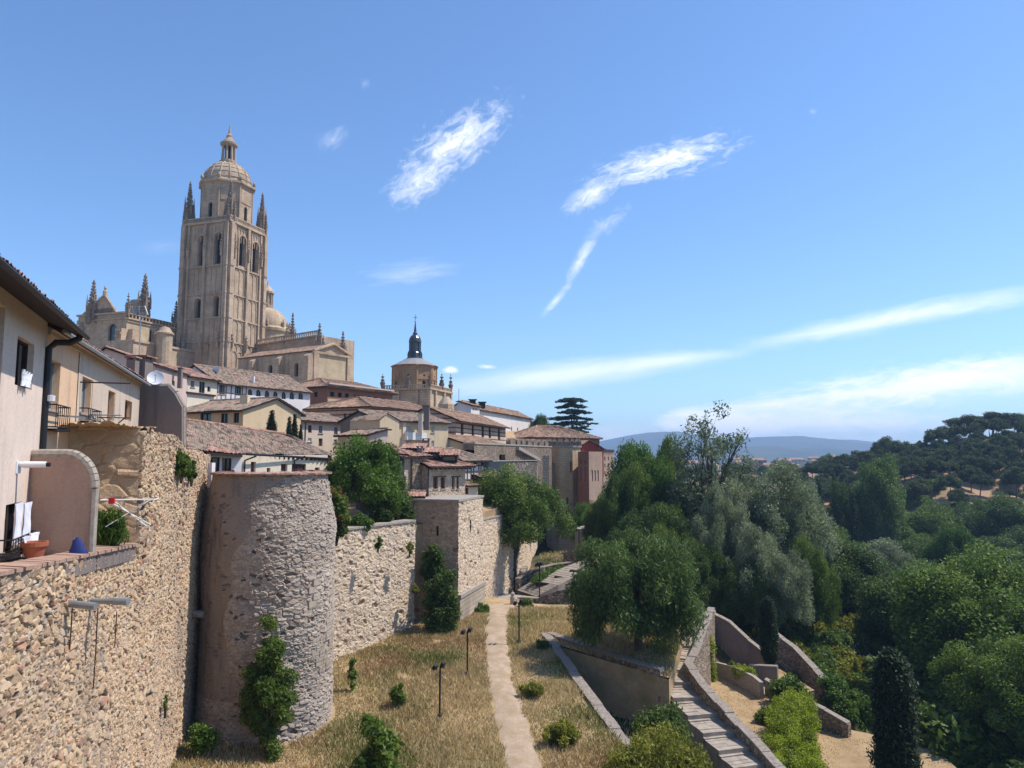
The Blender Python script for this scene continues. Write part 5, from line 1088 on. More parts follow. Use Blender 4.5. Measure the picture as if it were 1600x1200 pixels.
for ops, O, dd, N in ((oL, TC, l2, Nl), (oR, TC, r2, Nr)):
    for (u0, u1, z0, z1, ar) in ops:   # moulded arch round each opening
        c = (u0+u1)/2; w = (u1-u0)/2; zc = z1-w
        strip(tw, O, dd, N, u0-.45, u0-.12, z0-.3, zc, .3); strip(tw, O, dd, N, u1+.12, u1+.45, z0-.3, zc, .3)
        for k in range(10):
            t0 = math.pi*k/10; t1 = math.pi*(k+1)/10; ra, rb = w+.5, w+.1; P4 = [(c+q*math.cos(t), zc+q*math.sin(t)) for q, t in ((ra, t0), (ra, t1), (rb, t1), (rb, t0))]
            tw.face([v3(O+dd*u+N*.3, z) for u, z in P4]); tw.face([v3(O+dd*P4[3][0], P4[3][1]), v3(O+dd*P4[3][0]+N*.3, P4[3][1]), v3(O+dd*P4[2][0]+N*.3, P4[2][1]), v3(O+dd*P4[2][0], P4[2][1])])
TWR = tw.build('bell_tower', 'cathedral_stone', CATH)
for (op, O, dd, N) in [(o, TC, l2, Nl) for o in oL]+[(o, TC, r2, Nr) for o in oR]:
    b = MB(); b.obox(v3(O+dd*op[0]-N*1.0, op[2]), v3(dd*(op[1]-op[0]), 0), v3(-N*.1, 0), V(0, 0, op[3]-op[2])); b.build('opening', 'opening_shade', TWR)
cc = TC+l2*S/2+r2*S/2
for sx, sy in ((.6, .6), (S-.6, .6), (.6, S-.6), (S-.6, S-.6)):
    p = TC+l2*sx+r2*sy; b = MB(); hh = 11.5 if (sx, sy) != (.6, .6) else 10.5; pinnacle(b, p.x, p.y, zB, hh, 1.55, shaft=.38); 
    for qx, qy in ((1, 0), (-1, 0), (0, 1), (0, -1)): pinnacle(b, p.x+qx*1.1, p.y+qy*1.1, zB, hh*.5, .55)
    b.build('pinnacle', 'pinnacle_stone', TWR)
# octagonal drum, dome, lantern
yc = cc.y; z_ = lambda py, px=360: P(px, py, yc).z
Rd = 6.45; b = MB(); zd0, zd1 = zB-.1, z_(296)
for k in range(8):
    a0 = R(45*k)+math.atan2(r2.y, r2.x)-R(22.5); a1 = a0+R(45); p0 = cc+Vector((math.cos(a0), math.sin(a0)))*Rd; p1 = cc+Vector((math.cos(a1), math.sin(a1)))*Rd
    dd = (p1-p0).normalized(); NN = Vector((dd.y, -dd.x)); L = (p1-p0).length; op = (L/2-.62, L/2+.62, zd0+1.6, zd0+5.6, 1)
    wallface(b, p0, dd, L, zd0, zd1, [op], NN, 0, .5)
    b.obox(v3(p0+dd*op[0]-NN*.6, op[2]), v3(dd*1.24, 0), v3(-NN*.1, 0), V(0, 0, 4.0), 1)
    strip(b, p0, dd, NN, .5, L-.5, zd0+6.2, zd0+6.45, .12); strip(b, p0, dd, NN, .5, .65, zd0+6.45, zd1-.7, .08); strip(b, p0, dd, NN, L-.65, L-.5, zd0+6.45, zd1-.7, .08)
    b.tube([v3(p0, zd0), v3(p0, zd1)], .22, 6)
    pa = cc+(p0-cc)*1.05; b.lathe(pa.x, pa.y, [(.35, zd1+.9), (.45, zd1+1.4), (.25, zd1+1.9), (.05, zd1+2.1)], 8)
rot = math.atan2(r2.y, r2.x)-R(22.5)
b.lathe(*cc, [(Rd+.1, zd1-.3), (Rd+.75, zd1), (Rd+.75, zd1+.45), (Rd+.2, zd1+.6), (Rd, zd1+1.0), (Rd-.3, zd1+1.0)], 8, 0, rot); b.build('drum', ['cathedral_stone', 'opening_shade'], TWR)
zt0 = zd1+1.0; zt1 = z_(256); b = MB(); pr = [(5.6*math.cos(t)+.35, zt0+(zt1-zt0)*math.sin(t)) for t in np.linspace(0, R(76), 12)]; b.lathe(*cc, pr, 32, 0, rot)
for k in range(16):
    a = rot+R(22.5*k); b.tube([V(cc.x+(r_+.05)*math.cos(a), cc.y+(r_+.05)*math.sin(a), z) for r_, z in pr], .16, 5)
for r_, z in pr[1:9:2]: b.lathe(*cc, [(r_+.02, z-.12), (r_+.14, z-.06), (r_+.06, z+.14)], 32, 0, rot, False)
b.build('dome', 'cathedral_stone', TWR)
b = MB(); z0 = zt1-.2; z1 = z_(228); b.lathe(*cc, [(2.3, z0), (2.3, z0+.5), (1.9, z0+.7), (1.9, z0+.9)], 16); b.lathe(*cc, [(.95, z0+.9), (.95, z1)], 8, 1)
for k in range(8): a = rot+R(45*k); b.tube([(cc.x+1.65*math.cos(a), cc.y+1.65*math.sin(a), z0+.7), (cc.x+1.45*math.cos(a), cc.y+1.45*math.sin(a), z1)], .3, 8)
b.lathe(*cc, [(1.6, z1-.4), (2.15, z1), (2.2, z1+.5), (1.7, z1+.8), (1.4, z1+1.3), (.9, z1+1.8), (.7, z1+2.3), (.8, z1+2.6), (.4, z1+3.2), (.12, z1+5.0), (.22, z1+5.15), (.05, z1+5.4), (.03, z1+6.3)], 16); b.build('lantern', ['cathedral_stone', 'opening_shade'], TWR)

# transept block left of the tower
N0 = G(198.5, 165, 490); b = MB(); zt = P(198.5, 488, 165).z; WL_, LR_ = 14.5, 24
ow = ops_px([(169, 506, 181.5, 536)], -r2, l2, N0); oo = ops_px([(233.5,515,238.5,534),(246,512,251,530)], -l2, r2, N0)
wallface(b, N0, l2, WL_, 6, zt, ow, -r2, 0, .5); wallface(b, N0, r2, LR_, 6, zt-1.2, oo, -l2, 1, .5); wallface(b, N0+l2*WL_, r2, LR_, 6, zt, [], l2, 0, .5)
ap = N0+l2*WL_*.47; b.face([v3(N0+l2*3.0, zt), v3(ap, P(186, 463, 167).z), v3(N0+l2*WL_*.9, zt)]); ap2 = ap+r2*LR_
b.face([v3(N0+r2*.6, zt), v3(N0+l2*WL_+r2*.6, zt), v3(N0+l2*WL_+r2*LR_, zt), v3(N0+r2*LR_, zt)], 0); b.obox(v3(ap-l2*.1, zt), v3(l2*3.5, 0), v3(r2*.9, 0), V(0, 0, 1.2)); b.obox(v3(ap-l2*2.6, zt), v3(l2*3.5, 0), v3(r2*.9, 0), V(0, 0, 1.4))
for (a, c, z, k) in ((-.2, WL_+.2, zt, .45), (-.2, WL_+.2, zt-1.3, .25), (-.2, WL_+.2, P(190, 541, 165).z, .25)): strip(b, N0, l2, -r2, a, c, z-.2, z+.2, k)
strip(b, N0, r2, -l2, 0, LR_, zt-1.5, zt-1.1, .5); strip(b, N0, r2, -l2, 0, LR_, zt-2.1, zt-1.9, .25); strip(b, N0, r2, -l2, 0, LR_, 23.5, 24, .3)
for i in range(24): strip(b, N0, r2, -l2, i+.2, i+.5, zt-1.1, zt-.3, .3)
strip(b, N0, r2, -l2, 0, LR_, zt-.3, zt-.1, .4)
b.tube([v3(N0+l2*3.0, zt+.1), v3(ap, P(186, 462, 167).z+.2), v3(N0+l2*WL_*.9, zt+.1)], .35, 6); b.lathe(*ap, [(.5, P(186, 463, 167).z), (.5, P(186, 463, 167).z+1.2), (.2, P(186, 463, 167).z+1.5), (.35, P(186, 463, 167).z+2.0), (.05, P(186, 463, 167).z+2.6)], 8)
for (u_, Nn) in ((.0, 0), (WL_, 1)):
    p = N0+l2*u_; strip(b, p, l2, -r2, -.9, .9, 6, zt-4, 2.2); strip(b, p, r2, -l2 if Nn == 0 else l2, -.3, 1.6, 6, zt-4, 2.2)
    for j in range(22): z = 14+j*(zt-18)/22; e = random.choice((-1, 0, 1)); strip(b, p, l2, -r2, -.5+.3*e, .5+.3*e, z, z+.35, 2.45)
o = b.build('transept', ['cathedral_stone', 'cathedral_yellow', 'lead_roof'], CATH); TRN = o
b = MB(); op = ow[0]; b.obox(v3(N0+l2*op[0]+r2*.5, op[2]), v3(l2*(op[1]-op[0]), 0), v3(r2*.1, 0), V(0, 0, op[3]-op[2])); b.build('window', 'glass_dark', TRN)
for op in oo: b = MB(); b.obox(v3(N0+r2*op[0]+l2*.5, op[2]), v3(r2*(op[1]-op[0]), 0), v3(l2*.1, 0), V(0, 0, op[3]-op[2])); b.build('window', 'opening_shade', TRN)
for px, py0, py1, Y, w in ((144.5, 437, 486, 168, 1.7), (225, 427, 484, 172, 1.9), (274.5, 470, 500, 182, 1.3), (200, 457, 480, 165, .7), (246, 505, 520, 172, .9)):
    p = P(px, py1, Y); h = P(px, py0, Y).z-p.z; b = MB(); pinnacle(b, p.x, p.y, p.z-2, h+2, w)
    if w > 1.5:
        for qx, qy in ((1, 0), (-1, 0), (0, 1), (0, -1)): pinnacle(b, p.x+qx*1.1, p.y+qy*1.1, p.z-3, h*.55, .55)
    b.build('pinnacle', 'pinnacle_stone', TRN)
for px, py0, py1, Y, r_, nm in ((152, 473, 500, 174, 1.9, 'turret'), (125, 502, 560, 169, .95, 'turret'), (258, 510, 580, 166, 1.7, 'turret'), (216, 468, 486, 180, 2.6, 'turret')):
    p = P(px, py0, Y); z0 = P(px, py1, Y).z-6; b = MB(); cone = px == 256
    b.lathe(p.x, p.y, [(r_, z0), (r_, p.z-2.0), (r_+.3, p.z-1.9), (r_+.3, p.z-1.6)]+([(.05, p.z+.6)] if cone else [(r_*.9, p.z-1.2), (r_*.6, p.z-.3), (.05, p.z)]), 14); b.build(nm, 'cathedral_stone', TRN)
# low chapels in front, lattice sign frame
b = MB(); q0 = G(208, 160, 540); b.obox(v3(q0, 6), v3(r2*22, 0), v3(l2*8, 0), V(0, 0, P(230, 540, 166).z-6)); b.obox(v3(q0-l2*.3, P(230, 540, 166).z), v3(r2*22, 0), v3(l2*8.6, 0), V(0, 0, .5)); b.build('chapel', 'cathedral_stone', CATH)
p = P(219, 560, 150); b = MB(); q = lambda x, y: P(x, y, 150)
b.tube([q(217, 566), q(220, 492)], .12, 6)
for x0, x1 in ((206, 209.5), (217, 218.5), (226, 231)): b.tube([q(x0, 478), q(x1, 492)], .14, 5)
for k in range(4): t = k/3; b.tube([q(206+3.5*t, 478+14*t), q(226+5*t, 479+13.5*t)], .07, 5)
tag(b.build('antenna_frame', 'galvanized'), 'pale metal lattice frame on a thin pole in front of the cathedral transept', 'antenna')

# annex on the right with pitched tile roof and pediment
HA_ = house('annex', '', '', (366.5, 168), (484.5, 155), 11.5, 2, (440, 553), zr=(500, 540.5), tr=5.7, ov=.35, ovs=.3, parent=CATH, walls='cathedral_stone', wallR='cathedral_stone', roofm='tiles_brown', rev=.6,
 wins=[('F',381,576,386,592,'oa'),('F',419,570,425.5,590,'oa'),('F',460,567,466,588,'oa')])
b = MB(); d, n = HA_.d, HA_.n
for px, w in ((399.5, 1.2), (440.5, 1.2), (483.5, 1.6)):
    a = HA_.hit(px-1.6, 570); b.obox(v3(a.to_2d(), 2), v3(d*w, 0), v3(-n*1.6, 0), V(0, 0, HA_.ze-3.2)); 
    pts = [v3(a.to_2d(), HA_.ze-1.2), v3(a.to_2d()-n*1.6, HA_.ze-.2-1.0), v3(a.to_2d(), HA_.ze-.3)]; q = v3(d*w, 0); b.face(pts[:1]+[pts[1], pts[2]]); b.face([x+q for x in pts]); b.face([pts[1], pts[2], pts[2]+q, pts[1]+q])
strip(b, HA_.B, n, d, -.1, 1.4, 2, HA_.ze, .5); strip(b, HA_.B, n, d, 9.9, 11.8, 2, HA_.ze+1, .5); strip(b, HA_.B, n, d, -.3, 11.8, HA_.ze-.5, HA_.ze-.05, .55)
zz = HA_.zr+.1; b.tube([v3(HA_.B+d*.3, HA_.ze), v3(HA_.B+n*5.7+d*.3, zz), v3(HA_.B+n*11.5+d*.3, HA_.ze)], .35, 6)
b.build('buttress', 'cathedral_stone', HA_.root)
b = MB(); z = HA_.ze-.5; o = HA_.B+n*1.42+d*.06; b.obox(v3(o, 3), v3(n*8.4, 0), v3(d*.08, 0), V(0, 0, z-3)); b.build('rendered_wall', 'cathedral_yellow', HA_.root)
# nave body behind with balustrade and pinnacles
b = MB(); NA = G(404, 186, 537); NB = G(503, 171, 530); dn_, nn_, Ln = wallframe(NA, NB); zt = P(470, 531, 177).z; b.obox(v3(NA, 4), v3(dn_*Ln, 0), v3(nn_*10, 0), V(0, 0, zt-4)); b.obox(v3(NA-nn_*.4, zt), v3(dn_*Ln, 0), v3(nn_*.5, 0), V(0, 0, .35)); b.obox(v3(NA-nn_*.4, zt+1.2), v3(dn_*Ln, 0), v3(nn_*.4, 0), V(0, 0, .25))
for i in range(int(Ln/.7)): b.obox(v3(NA+dn_*(i*.7)-nn_*.3, zt+.35), v3(dn_*.25, 0), v3(nn_*.2, 0), V(0, 0, .85))
NC = G(541, 176, 545); dq = (NC-NB); zn = P(541, 547, 176).z; nk = Vector((-.5, .86))*2.5; b.obox(v3(NB, 4), v3(dq, 0), v3(nk, 0), V(0, 0, zn-4.02)); b.face([v3(NB, zt), v3(NC, zn), v3(NC+nk, zn), v3(NB+nk, zt)]); b.face([v3(NB+nk, zt), v3(NC+nk, zn), v3(NC+nk, zn-1), v3(NB+nk, zn-1)]); b.face([v3(NC, zn), v3(NC+nk, zn), v3(NC+nk, zn-1), v3(NC, zn-1)]); b.face([v3(NB, zt), v3(NC, P(541, 547, 176).z), v3(NC, 20), v3(NB, 20)])
NV = b.build('nave', 'cathedral_stone', CATH)
for px, py0, py1, Y, w in ((456.5,488,531,182,1.3),(448,504,532,180,.9),(499,504,532,171,1.3),(505,524,534,171,.6),(535.5,517,548,174,1.35),(545,577,600,172,.6),(549.5,571,600,172,.7)):
    p = P(px, py1, Y); h = P(px, py0, Y).z-p.z; b = MB(); pinnacle(b, p.x, p.y, p.z-2.5, h+2.5, w); b.build('pinnacle', 'pinnacle_stone', NV)
# crossing dome
cd = G(416.5, 207, 510); zf = lambda py: P(417, py, 207).z; b = MB(); b.lathe(*cd, [(6.1, 6), (6.1, zf(521)), (6.6, zf(520)), (6.7, zf(516)), (6.0, zf(513))], 24, 1)
b.lathe(*cd, [(5.7*math.cos(t)+.2, zf(513)+(zf(481)-zf(513))*math.sin(t)) for t in np.linspace(0, R(78), 12)], 32, 0)
b.lathe(*cd, [(1.7, zf(482)), (1.7, zf(478)), (1.3, zf(477)), (1.2, zf(460)), (1.9, zf(459)), (1.9, zf(456)), (1.3, zf(452)), (.3, zf(446)), (.05, zf(438))], 12, 0)
for k in range(8): a = R(45*k+20); b.tube([(cd.x+1.4*math.cos(a), cd.y+1.4*math.sin(a), zf(477)), (cd.x+1.4*math.cos(a), cd.y+1.4*math.sin(a), zf(460))], .22, 6); b.lathe(cd.x+6.3*math.cos(a), cd.y+6.3*math.sin(a), [(.45, zf(513)), (.45, zf(507)), (.05, zf(501))], 6)
b.build('crossing_dome', ['cathedral_stone', 'cathedral_yellow'], CATH)

# ---------------------------------------------------------------- domed church with slate lantern
CH = empty('church', (-18, 140, 4), 'octagonal domed church with a black slate lantern and spire', 'church')
C0 = G(670.5, 135, 610); zt = P(670, 605.5, 135).z; lw, rw = 9.6, 10.5; b = MB(); r3 = Vector((.3, .954)).normalized(); l3 = Vector((-.954, .3)).normalized()
wallface(b, C0, l3, lw, 0, zt, [], -r3, 0, .3); wallface(b, C0, r3, rw, 0, zt, [], -l3, 1, .3); wallface(b, C0+l3*lw, r3, rw, 0, zt, [], l3, 0)
b.face([v3(C0, zt), v3(C0+l3*lw, zt), v3(C0+l3*lw+r3*rw, zt), v3(C0+r3*rw, zt)])
for O, dd, N, L in ((C0, l3, -r3, lw), (C0, r3, -l3, rw)):
    strip(b, O, dd, N, -.3, L+.3, zt-.35, zt, .45); strip(b, O, dd, N, -.3, L+.3, zt+.5, zt+.65, .3)
    for i in range(int(L/.5)): strip(b, O, dd, N, i*.5, i*.5+.2, zt, zt+.5, .25)
    for u in (-.2, L*.22, L*.62, L-.5): strip(b, O, dd, N, u, u+.6, 0, zt-.3, .35)
b.build('body', ['cathedral_stone', 'cathedral_yellow'], CH)
for u, v_ in ((0, 0), (lw, 0), (0, rw*.55), (0, rw*.5+.8), (0, rw), (lw*.45, 0)):
    p = C0+l3*u+r3*v_; b = MB(); hh = P(0, 584, p.y).z-zt if u != lw*.45 else 2.4; pinnacle(b, p.x, p.y, zt, max(2.2, hh), .55, shaft=.3); b.build('pinnacle', 'pinnacle_stone', CH)
cd = G(647.8, 142, 590); zf = lambda py: P(648, py, 142).z; b = MB(); Rq = 4.35; z0, z1 = zt-.5, zf(574)
for k in range(8):
    a0 = R(45*k+12); a1 = a0+R(45); p0 = cd+Vector((math.cos(a0), math.sin(a0)))*Rq; p1 = cd+Vector((math.cos(a1), math.sin(a1)))*Rq; dd = (p1-p0).normalized(); NN = Vector((dd.y, -dd.x)); L = (p1-p0).length
    wallface(b, p0, dd, L, z0, z1, [(L/2-.4, L/2+.4, z0+.7, z0+2.2, 1), (L/2-.18, L/2+.18, z0+3.0, z0+3.4, 1)], NN, 0, .3)
    b.obox(v3(p0+dd*(L/2-.4)-NN*.32, z0+.7), v3(dd*.8, 0), v3(-NN*.1, 0), V(0, 0, 1.5), 1); b.obox(v3(p0+dd*(L/2-.18)-NN*.32, z0+3.0), v3(dd*.36, 0), v3(-NN*.1, 0), V(0, 0, .4), 1)
    strip(b, p0, dd, NN, 0, L, z0+2.45, z0+2.62, .12); strip(b, p0, dd, NN, 0, .35, z0, z1, .1); strip(b, p0, dd, NN, L-.35, L, z0, z1, .1)
b.lathe(*cd, [(Rq+.1, z1-.15), (Rq+.35, z1), (Rq+.3, z1+.15)], 8, 0, R(12)); b.build('drum', ['cathedral_orange', 'opening_shade'], CH)
b = MB(); b.lathe(*cd, [(Rq+.25, z1+.15), (3.2, zf(567)), (1.9, zf(561.5)), (1.6, zf(561))], 16, 0, R(12)); b.build('roof', 'lead_roof', CH)
b = MB(); b.lathe(*cd, [(1.45, zf(563)), (1.62, zf(562)), (1.62, zf(560)), (1.3, zf(559)), (1.15, zf(552)), (1.0, zf(550)), (1.0, zf(536)), (1.25, zf(535)), (1.25, zf(534))], 16)
for k in range(8): a = R(45*k+12); b.lathe(cd.x+1.25*math.cos(a), cd.y+1.25*math.sin(a), [(.2, zf(560)), (.22, zf(554)), (.05, zf(549))], 6); b.tube([(cd.x+1.08*math.cos(a), cd.y+1.08*math.sin(a), zf(552)), (cd.x+1.08*math.cos(a), cd.y+1.08*math.sin(a), zf(535))], .1, 6)
b.lathe(*cd, [(1.25, zf(534)), (1.12, zf(529)), (.85, zf(525.5)), (.45, zf(523)), (.42, zf(521.5)), (.5, zf(521)), (.28, zf(519)), (.22, zf(514)), (.07, zf(504)), (.17, zf(502.8)), (.05, zf(501)), (.04, zf(491.5))], 16); b.obox((cd.x-.35, cd.y-.03, zf(496.5)), (.7, 0, 0), (0, .06, 0), (0, 0, .1)); b.build('lantern', 'slate_dark', CH)
b = MB(); p = P(697, 640, 128); b.lathe(p.x, p.y, [(1.6, p.z-3), (1.4, P(697, 632, 128).z), (.9, P(697, 625, 128).z), (.5, P(697, 620, 128).z)], 10); b.build('chapel', 'cathedral_stone', CH)
# ---------------------------------------------------------------- garden walls, stairs, ramp
def gwall(name, label, pts, th, mat, cap=True, cat='wall', capm='coping_old', capw=.05, capo=.0):
    """wall along a plan line; pts = (x, y, zbottom, ztop)"""
    rt = empty(name, pts[0][:3], label, cat); b = MB(); c = MB(); n_ = len(pts)
    nor = []
    for i in range(n_):
        a = Vector(pts[max(0, i-1)][:2]); e = Vector(pts[min(n_-1, i+1)][:2]); d = (e-a).normalized(); nor.append(Vector((-d.y, d.x)))
    Lp = [(Vector(p[:2])+m*th/2, p[2], p[3]) for p, m in zip(pts, nor)]; Rp = [(Vector(p[:2])-m*th/2, p[2], p[3]) for p, m in zip(pts, nor)]
    for i in range(n_-1):
        for S_, fl in ((Lp, 0), (Rp, 1)):
            (p, z0, z1), (q, w0, w1) = S_[i], S_[i+1]; L = (q-p).length; H_ = max(z1-z0, w1-w0); nu = max(2, int(L/.25)); nv = max(2, int(H_/.25))
            s, t = np.meshgrid(np.linspace(0, 1, nu+1), np.linspace(0, 1, nv+1)); X_ = p.x+(q.x-p.x)*s; Y_ = p.y+(q.y-p.y)*s; Z_ = (z0+(w0-z0)*s)*(1-t)+(z1+(w1-z1)*s)*t
            off = .05*un(X_*3+Y_*2, Z_*3)*(1 if fl else -1); m = nor[i]; b.grid(np.stack([X_-m.x*off, Y_-m.y*off, Z_], -1), np.stack([s*L, Z_], -1))
        (p, _, z1), (q, _, w1) = Lp[i], Lp[i+1]; (p2, _, _), (q2, _, _) = Rp[i], Rp[i+1]; b.face([v3(p, z1), v3(q, w1), v3(q2, w1), v3(p2, z1)])
        L = (q-p).length; k = max(1, int(L/.9)); m0, m1 = nor[i], nor[i+1]
        if cap:
            for j in range(k):
                t0 = j/k; t1 = (j+.975)/k; e = random.uniform(-.045, .03)
                a = v3(p.lerp(q, t0)+m0*(capw+e), z1+(w1-z1)*t0+capo); g = v3(p.lerp(q, t1)+m0*(capw+e), z1+(w1-z1)*t1+capo); a2 = v3(p2.lerp(q2, t0)-m0*(capw-e), a.z); g2 = v3(p2.lerp(q2, t1)-m0*(capw-e), g.z); up = V(0, 0, .10+e*.6)
                c.face([a+up, g+up, g2+up, a2+up]); c.face([a, a+up, g+up, g]); c.face([a2, g2, g2+up, a2+up]); c.face([a, a2, a2+up, a+up]); c.face([g, g+up, g2+up, g2]); c.face([a, g, g2, a2])
    for S0, S1 in ((Lp[0], Rp[0]), (Lp[-1], Rp[-1])): b.face([v3(S0[0], S0[1]), v3(S1[0], S1[1]), v3(S1[0], S1[2]), v3(S0[0], S0[2])])
    b.build('masonry', mat, rt)
    if cap: c.build('coping', capm, rt)
    return rt
def at(px, py, z): p = Pz(px, py, z); return p
a = at(852, 990, -13.8); c_ = at(950, 1125, -14.85); e_ = at(1000, 1195, -15.6)
gwall('retaining_wall', 'long low diagonal wall with pale coping beside the dry grass, left side of the V', [(a.x, a.y, -18.6, -13.8), (c_.x, c_.y, -19, -14.85), (e_.x, e_.y, -19.5, -15.6)], .55, 'rubble_brown')
g_ = at(1035, 1046, -14.15); mid = at(945, 1019, -13.95)
gwall('retaining_wall', 'dark shaded triangular retaining wall below the willow, right side of the V', [(a.x+.3, a.y+.1, -18.6, -13.8), (mid.x, mid.y, -18.6, -13.98), (g_.x, g_.y, -18.6, -14.2)], .5, 'rubble_brown')
# stair path
SP = [(1100, 950, -14.2, 1.1), (1088, 985, -14.6, 1.15), (1066, 1020, -15.1, 1.2), (1052, 1048, -15.45, 1.3), (1072, 1085, -16.0, 1.35), (1110, 1128, -16.6, 1.4), (1152, 1172, -17.15, 1.45), (1192, 1214, -17.7, 1.5), (1240, 1262, -18.3, 1.5)]
ctr = [(Pz(x, y, z), w) for x, y, z, w in SP]
def lerp_path(t):
    t = t*(len(ctr)-1); i = min(int(t), len(ctr)-2); f = t-i; return ctr[i][0].lerp(ctr[i+1][0], f), ctr[i][1]*(1-f)+ctr[i+1][1]*f
st = empty('stairs', tuple(ctr[4][0]), 'long worn stone steps descending towards the viewer through the garden', 'stairs'); b = MB(); N_ = 13
for i in range(N_):
    p, w = lerp_path(i/N_); q, w2 = lerp_path((i+1)/N_); d = (q-p); d.z = 0; L = d.length; d.normalize(); m = V(-d.y, d.x, 0); z = p.z; sub = 4
    for k in range(sub):
        for j in range(3):
            ln = L/sub; e = random.uniform(-.012, .012); o = p+d*(ln*k)+m*(-w+2*w*j/3); b.obox(V(o.x, o.y, z-1.2+e-.012*k), d*(ln-random.uniform(.0, .025)), m*(2*w/3-random.uniform(0, .02)), V(0, 0, 1.2+random.uniform(0, .02)))
    o = p-m*w; b.obox(V(o.x, o.y, z-.3)-d*.10, d*.30, m*2*w, V(0, 0, .38), 0)
b.build('steps', 'stone_step', st)
# parapet on its right
pr_ = []
for x, y, z in ((1112, 950, -13.6), (1100, 985, -13.9), (1086, 1018, -14.35), (1076, 1038, -14.7), (1098, 1070, -15.2), (1140, 1116, -15.95), (1178, 1156, -16.5), (1218, 1200, -17.1), (1262, 1248, -17.7)):
    p = at(x, y, z); pr_.append((p.x, p.y, z-6.2, z))
gwall('parapet', 'low parapet wall with pale coping along the right side of the stone steps', pr_, .5, 'rubble_brown', cap=True)
def wp(px, py, Y, zb): p = P(px, py, Y); return (p.x, p.y, zb, p.z)
gwall('retaining_wall', 'dark plastered retaining wall sloping down beside the top of the steps', [wp(1108, 955, 68.2, -20), wp(1140, 972, 67, -20), wp(1170, 1000, 66, -20), wp(1198, 1022, 65, -20)], .5, 'plaster_dark')
gwall('retaining_wall', 'stepped garden wall falling right from the small cypress to the ivy', [wp(1205, 985, 67, -21), wp(1242, 1012, 65.5, -21.5), wp(1275, 1047, 62.5, -22), wp(1308, 1082, 60, -22), wp(1330, 1125, 57.5, -22)], .5, 'rubble_brown')
gwall('retaining_wall', 'short low wall with a round end at the far edge of the lowest garden', [wp(1196, 1062, 59, -22), wp(1232, 1082, 58, -22), wp(1290, 1110, 56.5, -22), wp(1327, 1131, 55.2, -22)], .5, 'rubble_brown')
gwall('retaining_wall', 'small dark wall stub between the small cypress and the upper garden terrace', [wp(1170, 1040, 62.2, -20.5), wp(1215, 1042, 61, -20.5)], .4, 'plaster_dark')
gwall('garden_kerb', 'thin curved kerb edging the upper tan garden terrace', [wp(1118, 1034, 64, -19), wp(1150, 1042, 61.5, -19.3), wp(1178, 1056, 59.2, -19.5), wp(1190, 1066, 58, -19.5)], .3, 'stone_cap', False, 'kerb')
# paved landing, ramp and walls behind the path
LZ = -13.97
b = MB(); pts = [G(764, 68.2, 940), G(800, 69.6, 940), G(806, 67.6, 945), G(918, 67.2, 947), G(1098, 69.5, 940), G(1112, 78, 930), G(940, 79, 910), G(850, 74, 915), G(765, 77, 905), G(757, 72, 905)]
tag(polysheet('pavement', [tuple(p) for p in pts], lambda x, y: LZ+0*x, 'stone_step', .5, noise_=.015), kind='structure')
b = MB()
for px0, py0, px1, py1 in ((768, 940, 800, 943), (765, 936, 812, 937.5), (766, 946, 800, 947)):
    p = Pz(px0, py0, LZ+.12); q = Pz(px1, py1, LZ+.12); d = q-p; m = V(-d.y, d.x, 0).normalized(); b.obox(p-V(0, 0, .3), d, m*.5, V(0, 0, .34))
tag(b.build('path_step', 'stone_cap'), 'pale stone thresholds where the footpath meets the shaded landing', 'step')
p = Pz(801, 949, LZ); rt = empty('bollard', tuple(p), 'pale stone post with a round head at the end of the footpath', 'bollard'); b = MB(); b.lathe(p.x, p.y, [(.24, p.z-.1), (.22, p.z+.95), (.13, p.z+1.0), (.13, p.z+1.05)], 12); b.build('post', 'paint_white' if 0 else 'stone_cap', rt); b = MB(); b.lathe(p.x, p.y, [(.1, p.z+1.04), (.2, p.z+1.15), (.2, p.z+1.28), (.05, p.z+1.4)], 12); b.build('head', 'stone_cap', rt)
# ramp with cross steps and its rubble retaining wall
ra = [(Pz(838, 932, -13.95), Pz(808, 922, -13.9)), (Pz(872, 914, -12.75), Pz(832, 907, -13.0)), (Pz(905, 899, -12.0), Pz(866, 892, -12.2)), (Pz(945, 882, -11.3), Pz(905, 877, -11.5)), (Pz(968, 872, -11.0), Pz(935, 868, -11.0))]
rt = empty('ramp', tuple(ra[0][0]), 'stepped stone ramp climbing right behind the footpath with dark cross steps', 'ramp'); b = MB()
for (p, q), (r_, s_) in zip(ra[:-1], ra[1:]):
    K = 6
    for k in range(K):
        t0, t1 = k/K, (k+1)/K-.02; A_, B_ = p.lerp(r_, t0), p.lerp(r_, t1); C_, D_ = q.lerp(s_, t0), q.lerp(s_, t1); b.face([A_, B_, D_, C_])
    for A_, B_ in ((p, r_), (q, s_)): b.face([A_-V(0, 0, 3), B_-V(0, 0, 3), B_, A_])
b.build('paving', 'stone_step', rt)
b = MB()
for x0, y0, x1, y1, z in ((836, 911.5, 862, 914.5, -12.95), (865, 902, 886, 905, -12.45), (889, 892.5, 909, 895.5, -11.95), (912, 884, 930, 886.5, -11.5)):
    p = Pz(x0, y0, z); q = Pz(x1, y1, z); d = q-p; m = V(-d.y, d.x, 0).normalized(); b.obox(p-V(0, 0, .3)+m*.1, d, m*.35, V(0, 0, .42), 0)
b.build('cross_step', 'wood_dark', rt)
